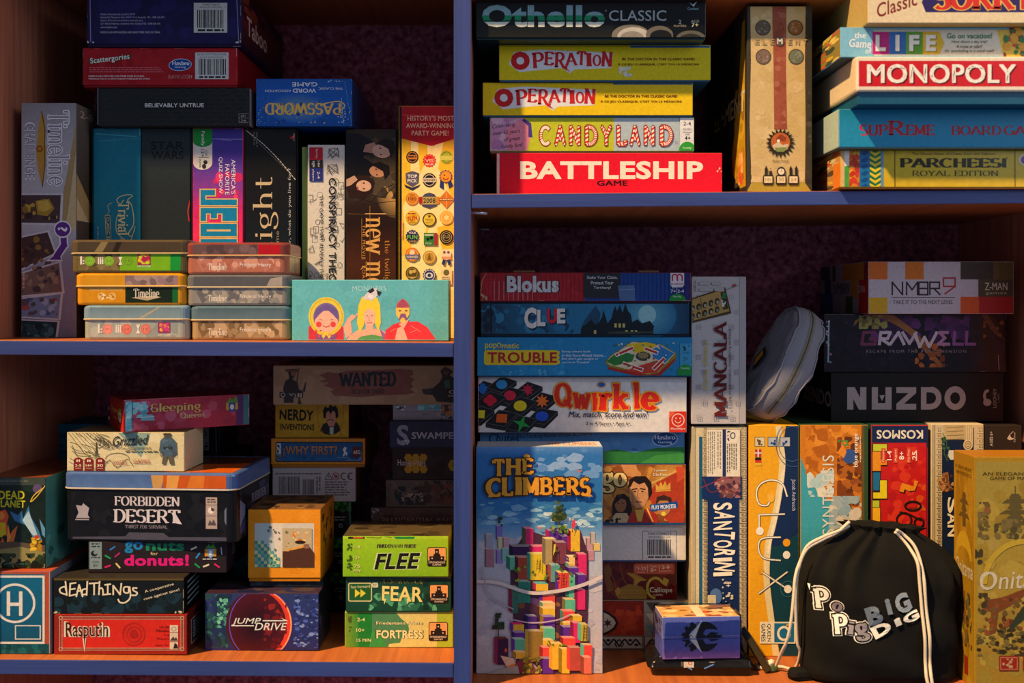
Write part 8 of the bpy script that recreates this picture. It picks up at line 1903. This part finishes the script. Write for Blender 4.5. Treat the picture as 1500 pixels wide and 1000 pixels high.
PY = .046
px0 = wx(1028, PY)
rp_ = root('card_packet', (px0, PY + .035, RB + .0002))
tag(rp_, 'flat black foil packet with pale label, lying on the shelf under the small blue box', 'packet')
bm = bmesh.new()
packet(bm, 0, 0, 0, .066, .034, .0222, 0, '#15130f', 3)
finish(bm, 'foil_pouch', print_mat('crinkle'), rp_, True)
bm = bmesh.new()
a = Art((957, 965, 1099, 992), .132, .0222, clip=(.006, .002, .126, .019))
a.rect(1003, 966, 1017, 978, '#cfc4b4'); a.ring(1012, 971, 3, 3, 1, '#b04a3c', 12); a.rect(999, 968, 1002, 976, '#5a5a54'); a.ell(1042, 967, 6, 3, '#d0ccc0', 14); a.line([(1032, 979), (1044, 973)], 2, '#5a8ac8'); a.line([(1008, 977), (1014, 981)], 1.6, '#6a9ad0')
add_art(bm, a, lambda u, v, z: (u - .066, -.0352 - z * 3, v))
finish(bm, 'packet_label', print_mat('gloss'), rp_)
zbx = RB + .0002 + .0226

def a_blue(a):
    a.rect(968, 900, 1087, 967, '#5a64b8'); a.grad(968, 902, 1087, 967, [(0, '#5e6cbc'), (.5, '#5a64b4'), (.8, '#6a5cb0'), (1, '#8a64b0')]); a.rect(968, 900, 1087, 903, '#d8d0d0'); a.line([(968, 933), (1087, 932)], 1.4, '#8a84b0')
    k = '#14121a'
    a.ring(1020, 933, 18, 19, 7, k, 24, 90, 270)
    for t in (110, 140, 170, 190, 220, 250):
        x, y = 1020 + 19 * math.cos(math.radians(t)), 933 + 20 * math.sin(math.radians(t)); a.ell(x, y, 3.2, 3.2, k, 8)
    for s_ in (1, -1):
        f = lambda pts: [(x, 933 + s_ * (y - 933)) for x, y in pts]
        a.poly(f(spl2([(1020, 933), (1026, 914), (1036, 911), (1046, 916), (1052, 923)]) + [(1044, 922), (1034, 922), (1030, 928), (1034, 932), (1042, 926), (1054, 928), (1046, 930), (1042, 933)]), k)
        a.poly(f([(1036, 933), (1048, 931), (1060, 931), (1050, 936), (1040, 939)]), k)
        a.poly(f([(1028, 909), (1009, 931), (1018, 933.5)]), '#e8e0d4')
    a.poly([(1006, 933), (1012, 930), (1015, 933), (1012, 937)], k); a.ell(1012, 933.5, 2, 2, '#e8e0d4', 10)
    a.line([(978, 960), (992, 942)], .8, '#8a7cc8'); a.line([(988, 964), (1012, 942)], .8, '#8a7cc8')
def a_blue_t(a):
    a.rect(0, 0, 100, 100, '#c89a5c'); a.blots(0, 0, 100, 100, ['#d8b078', '#8a5a34', '#e8cc98', '#5a4030'], 40, 4, 14); a.blots(40, 50, 100, 100, ['#b83a2c', '#d8b078', '#8a2c24'], 16, 5, 14); a.rect(44, 0, 56, 100, '#d8ccb0')
bx = game('card_game_box', 'small periwinkle blue box with black flame emblem, in clear wrap on the shelf', 'game box', (970, 903, 1085, 966), PY, .052, zbx, '#5a64b8', a_blue, top=a_blue_t, mat='gloss', lid='z', gap=.47, tray='#5a60b4', yaw=3, topc='#d8c8b0', sides='#7a78a8', baseart=a_blue, inset=.0001)
FILM = film_mat()
from mathutils import noise
bm = bmesh.new()
hx, hy = bx.W / 2, .026
R = []
for z, k in ((-.0002, .010), (.004, .0055), (.012, .0035), (bx.H * .5, .0022), (bx.H * .9, .0018), (bx.H + .0014, .0012), (bx.H + .0024, -.006)):
    R.append([(x + noise.noise(Vector((x * 70, y * 70, z * 80))) * .0014, .026 + y + noise.noise(Vector((x * 70, y * 70, z * 80 + 9))) * .0014, max(.0002, z)) for x, y in rounded_outline(hx + k, hy + k, .003, 9)])
add_loft(bm, R, lambda p: (1, 1, 1), False, True)
fl = finish(bm, 'plastic_wrap', FILM, bx.o, True)

# fan of black card backs leaning at its right
rp2 = root('card_pack', (wx(1101, PY + .012), PY + .03, RB + .0002))
tag(rp2, 'black card pack with thin gold lines, leaning on the right of the small blue box', 'packet')
bm = bmesh.new()
lean = math.radians(30)
def slab(u, v, w_):        # u across depth, v up the slope, w_ thickness
    return (-v * math.sin(lean) + w_ * math.cos(lean) + .018, u, v * math.cos(lean) + w_ * math.sin(lean) )
cl_ = lay(bm)
b2 = bmesh.new()
add_box(b2, 0, -.02, 0, .009, .022, .052, .0012, lambda n: C('#16140f'))
for v in b2.verts: v.co = Vector(slab(v.co.y, v.co.z, v.co.x))
zmin = min(v.co.z for v in b2.verts)
for v in b2.verts: v.co.z -= zmin
a = Art((0, 0, 100, 100), .009, .052, clip=(.001, .001, .008, .051))
for k in range(6): a.line([(14 + k * 14, 4), (14 + k * 14, 96)], 2.2, '#8a7434')
add_art(b2, a, lambda u, v, z: tuple(Vector(slab(-.02 - z, v, u)) - Vector((0, 0, zmin))))
finish(b2, 'card_stack', print_mat('gloss'), rp2)
bm.free()
bm = bmesh.new()
packet(bm, .027, -.004, 0, .0065, .012, .007, .3, '#3c4a24', 8, .003)
finish(bm, 'loose_corner', print_mat('crinkle'), rp2, True)

# ------------------------------------------------------------------ drawstring bag
BX, BY = .4725, .052
bag = root('drawstring_bag', (BX, BY, RB + .0002))
tag(bag, 'black cloth drawstring bag with white cartoon lettering and pale cords, at the shelf front', 'bag')
prof = [(0, .088, .034), (.003, .095, .040), (.012, .0985, .045), (.03, .099, .048), (.055, .0985, .049), (.08, .098, .048), (.105, .0975, .046), (.128, .096, .043), (.146, .091, .039), (.159, .083, .035), (.169, .072, .031), (.176, .062, .027), (.182, .052, .0235), (.186, .045, .0205), (.188, .041, .019), (.190, .041, .0195), (.193, .045, .021), (.195, .048, .022)]
NB = 120
def bag_pt(i, z, a_, b_, t):
    th = 2 * math.pi * i / NB
    c, s = math.cos(th), math.sin(th)
    e = 2 / 3.2 if t < .75 else 2 / (3.2 - 1.2 * (t - .75) / .25)
    x = a_ * math.copysign(abs(c) ** e, c); y = b_ * math.copysign(abs(s) ** e, s)
    pl_ = max(0, (t - .45) / .55) ** 1.5
    k = 1 + pl_ * (.15 * math.sin(th * 13 + 1.5 * math.sin(th * 3)) + .08 * math.sin(th * 23 + 1))
    x *= k; y *= k
    # soft drapes across the front
    dr = (1 - pl_) * (.0060 * math.sin(x * 40 + z * 52) * math.sin(z * 34 + 1) + .0022 * noise.noise(Vector((x * 22, y * 22, z * 26))) + .0012 * noise.noise(Vector((x * 80, y * 80, z * 80))))
    edge = min(1.0, z / .02)
    y += -dr * edge if y < 0 else dr * edge
    zz = z + .006 * (x / .1) * min(1, z / .05) * (-1) + (.003 * noise.noise(Vector((x * 40, 0, z * 30))) if .02 < z < .16 else 0)
    return (x + .006 * min(1, max(0, (z - .1) / .1)), y, max(0, zz))
rings = []
dense = []
for (p, q) in zip(prof, prof[1:]):
    for k in range(3):
        t = k / 3; dense.append(tuple(p[j] + (q[j] - p[j]) * t for j in range(3)))
dense.append(prof[-1])
for (z, a_, b_) in dense:
    rings.append([bag_pt(i, z, a_, b_, z / .193) for i in range(NB)])
# inside of the ruffle
for (z, a_, b_) in ((.194, .040, .018), (.190, .028, .012), (.187, .014, .006)):
    rings.append([bag_pt(i, z, a_, b_, 1.0) for i in range(NB)])
bm = bmesh.new()
add_loft(bm, rings, lambda p: C('#0c0b08'))
# spare corner folded out at the lower left
packet(bm, -.098, -.012, .0003, .02, .010, .012, .25, '#0c0b08', 5, .007)
bm.normal_update()
tree = BVHTree.FromBMesh(bm)
body = finish(bm, 'bag_body', print_mat('fabric'), bag, True)

def on_bag(px, py, off=.0011, Yp=.006):
    X = wx(px, Yp) - BX; Z = wz(py, Yp) - (RB + .0002)
    h, nrm, _, _ = tree.ray_cast(Vector((X, -.3, Z)), Vector((0, 1, 0)))
    if h is None: return Vector((X, -.02, Z))
    return Vector((X, h.y - off, Z))
bm = bmesh.new()
a = Art((1150, 760, 1430, 1000), 280, 240, clip=(0, 0, 280, 240))
def lbl(t_, cx, cy, w_, h_, r, c, out=None, ow=.1, serif_=True):
    if serif_: a.S(t_, cx, cy, w_, h_, c, r, .26, .14, .3, out=out, ow=ow)
    else: a.T(t_, cx, cy, w_, h_, c, r, .1)
for t_, x, y, w_, h_, r in (('P', 1208, 880, 19, 29, -6), ('o', 1228, 890, 14, 13, 20), ('P', 1232, 914, 20, 28, -3), ('i', 1246, 919, 9, 18, 8), ('g', 1262, 924, 20, 26, -10)):
    lbl(t_, x, y, w_, h_, r, '#e8e2d4', '#e8e2d4', .13)
a.z += 2e-4
for t_, x, y, w_, h_, r in (('P', 1208, 880, 19, 29, -6), ('o', 1228, 890, 14, 13, 20), ('P', 1232, 914, 20, 28, -3), ('i', 1246, 919, 9, 18, 8), ('g', 1262, 924, 20, 26, -10)):
    lbl(t_, x, y, w_, h_, r, '#0c0b08', '#0c0b08', .075)
a.z += 2e-4
for t_, x, y, w_, h_, r, c in (('P', 1208, 880, 19, 29, -6, '#d8d2c6'), ('o', 1228, 890, 14, 13, 20, '#7a6c74'), ('P', 1232, 914, 20, 28, -3, '#e8e2d4'), ('i', 1246, 919, 9, 18, 8, '#9a9296'), ('g', 1262, 924, 20, 26, -10, '#8a848a')):
    lbl(t_, x, y, w_, h_, r, c)
for t_, x, y, w_, h_, r, c in (('B', 1278, 899, 22, 28, -18, '#6a7684'), ('i', 1299, 886, 8, 22, -12, '#6a7684'), ('G', 1321, 882, 24, 26, -18, '#7a8694'), ('D', 1289, 920, 28, 18, -28, '#e8e2d4'), ('i', 1312, 908, 10, 12, -24, '#e0dace'), ('G', 1332, 901, 26, 14, -20, '#e8e2d4')):
    lbl(t_, x, y, w_, h_, r, c, serif_=False)
cl_ = lay(bm)
for v, z in a.p:
    vv = [bm.verts.new(on_bag(1150 + p[0], 1000 - p[1], .0010 + z * 1.2)) for p in v]
    try: f = bm.faces.new(vv)
    except ValueError: continue
    for lp, p in zip(f.loops, v): lp[cl_] = (p[2], p[3], p[4], 1)
finish(bm, 'printed_lettering', print_mat('matte'), bag)

def cord(pts, name='drawstring', r=.0021):
    bm = bmesh.new()
    add_tube(bm, spline(pts, 8), r, '#cfbfa8', 8)
    for v in bm.verts: pass
    return finish(bm, name, print_mat('fabric'), bag, True)
def cp(px, py, off=.0058): return on_bag(px, py, off)
def lp_(px, py, Y): return Vector((wx(px, Y) - BX, Y - BY, wz(py, Y) - (RB + .0002)))
rc = [cp(1322, 781, .002), cp(1334, 789), cp(1346, 802), cp(1352, 820), cp(1354, 850), cp(1356, 890), cp(1358, 930), cp(1360, 965), lp_(1364, 990, -.004), lp_(1367, 1008, -.006)]
cord(rc)
cord([cp(1320, 784, .003), cp(1330, 794), cp(1339, 806), cp(1345, 824), cp(1347, 852), cp(1349, 892), cp(1351, 932), cp(1353, 966), lp_(1357, 990, -.004), lp_(1361, 1008, -.006)])
lc = [cp(1256, 778, .002), cp(1238, 784), cp(1215, 793), cp(1192, 806), lp_(1172, 822, .034), lp_(1165, 845, .028), lp_(1162, 880, .024), lp_(1158, 915, .024), lp_(1152, 940, .03), lp_(1145, 955, .045)]
lc += [Vector((wx(1135, .07) - BX, .07 - BY, .0026)), Vector((wx(1126, .072) - BX, .072 - BY, .0026))]
cord(lc)
cord([cp(1256, 776, .004) + Vector((0, 0, .004)), cp(1236, 786, .004), cp(1214, 797, .004), cp(1190, 812, .004), lp_(1170, 832, .033), lp_(1166, 862, .034), lp_(1166, 900, .04), lp_(1168, 940, .045), lp_(1172, 955, .05)] + [Vector((wx(1164, .068) - BX, .068 - BY, .0026)), Vector((wx(1145, .074) - BX, .074 - BY, .0026)), Vector((wx(1128, .074) - BX, .074 - BY, .0026))])
bm = bmesh.new()
kx = Vector((wx(1126, .073) - BX, .073 - BY, .005))
add_tube(bm, [kx + Vector((.006 * math.cos(t * .7), .0045 * math.sin(t * .7), .003 + .0022 * math.sin(t * 1.6))) for t in range(20)], .0023, '#d8cab4', 8)
add_tube(bm, [kx + Vector((-.004, 0, -.001)), kx + Vector((-.010, -.002, -.002)), kx + Vector((-.014, .001, -.0025))], lambda t: .0023 + .0016 * t, '#d8cab4', 8)
finish(bm, 'cord_knot', print_mat('fabric'), bag, True)

# ------------------------------------------------------------------ pale cloth pouch leaning in the gap
pu = root('cloth_pouch', (wx(1146, .155), .155, 0))
tag(pu, 'pale grey round cloth pouch with piped seam, leaning against the dark box stack', 'pouch')
ax = Vector((-.88, -.16, .43)).normalized(); uu = Vector((.44, 0, .90)); uu = (uu - ax * uu.dot(ax)).normalized(); vv_ = ax.cross(uu)
RAD = .083
def pp(th, rr, h):
    r_ = RAD * rr
    wr = .005 * noise.noise(Vector((math.cos(th) * rr * 3, math.sin(th) * rr * 3, h * 30))) + .0022 * noise.noise(Vector((math.cos(th) * rr * 9, math.sin(th) * rr * 9, h * 60 + 4)))
    return uu * (math.cos(th) * r_) + vv_ * (math.sin(th) * r_ * .62) + ax * (h + wr * (1 if rr < .98 else .3))
bm = bmesh.new()
N_ = 72
rg = []
for rr, h in ((.06, .022), (.3, .0225), (.55, .0235), (.75, .024), (.88, .023), (.96, .018), (.995, .008), (1.0, 0), (.995, -.008), (.96, -.018), (.88, -.023), (.75, -.024), (.55, -.0235), (.3, -.0225), (.06, -.022)):
    rg.append([tuple(pp(2 * math.pi * i / N_, rr, h)) for i in range(N_)])
add_loft(bm, rg, lambda p: C('#85858f'))
zmin = min(v.co.z for v in bm.verts)
pu.location.z = ROWTOP + .0006 - zmin
finish(bm, 'pouch_body', print_mat('fabric'), pu, True)
for hh, nm_ in ((.0135, 'piping'), (-.0135, 'piping')):
    bm = bmesh.new()
    add_tube(bm, [pp(2 * math.pi * i / 90, .95, hh * 1.5) for i in range(91)], .0013, '#8c8b96', 6)
    finish(bm, nm_, print_mat('fabric'), pu, True)
bm = bmesh.new()
cl_ = lay(bm)
def strip(t0, t1, h0, h1, col, n=20, lift=1.006):
    for k in range(n):
        ta, tb_ = t0 + (t1 - t0) * k / n, t0 + (t1 - t0) * (k + 1) / n
        f = bm.faces.new([bm.verts.new(pp(t, lift, h)) for t, h in ((ta, h0), (tb_, h0), (tb_, h1), (ta, h1))])
        for lp in f.loops: lp[cl_] = (*C(col), 1)
strip(-2.6, 1.2, -.0042, .0042, '#7c7668')
strip(-2.6, 1.2, -.0008, .0008, '#4c4840', lift=1.012)
finish(bm, 'zip', print_mat('fabric'), pu, True)
bm = bmesh.new()
cl_ = lay(bm)
def patch(pts, col, lift):
    f = bm.faces.new([bm.verts.new(uu * (x * RAD) + vv_ * (y * RAD * .62) + ax * (.0275 + lift)) for x, y in pts])
    for lp in f.loops: lp[cl_] = (*C(col), 1)
patch([(-.32, .35), (.02, .05), (.16, .3), (-.1, .62)], '#151310', 0)
patch([(-.24, .38), (0, .16), (.08, .3), (-.1, .52)], '#c88a1c', .0006)
finish(bm, 'printed_patch', print_mat('matte'), pu)

for recs, g in (((t1, t2, t3, t4, t5, t6), 'card game tins stacked on the upper left shelf'), ((pg0, pg1, pg2), 'black and green boxes in a stack behind the orange cube'),
                ((o1, o2), 'matching yellow boxes beside the divider'), ((f1, f2, f3), 'small green boxes stacked beside the divider')):
    for r_ in recs:
        r_.o['group'] = g
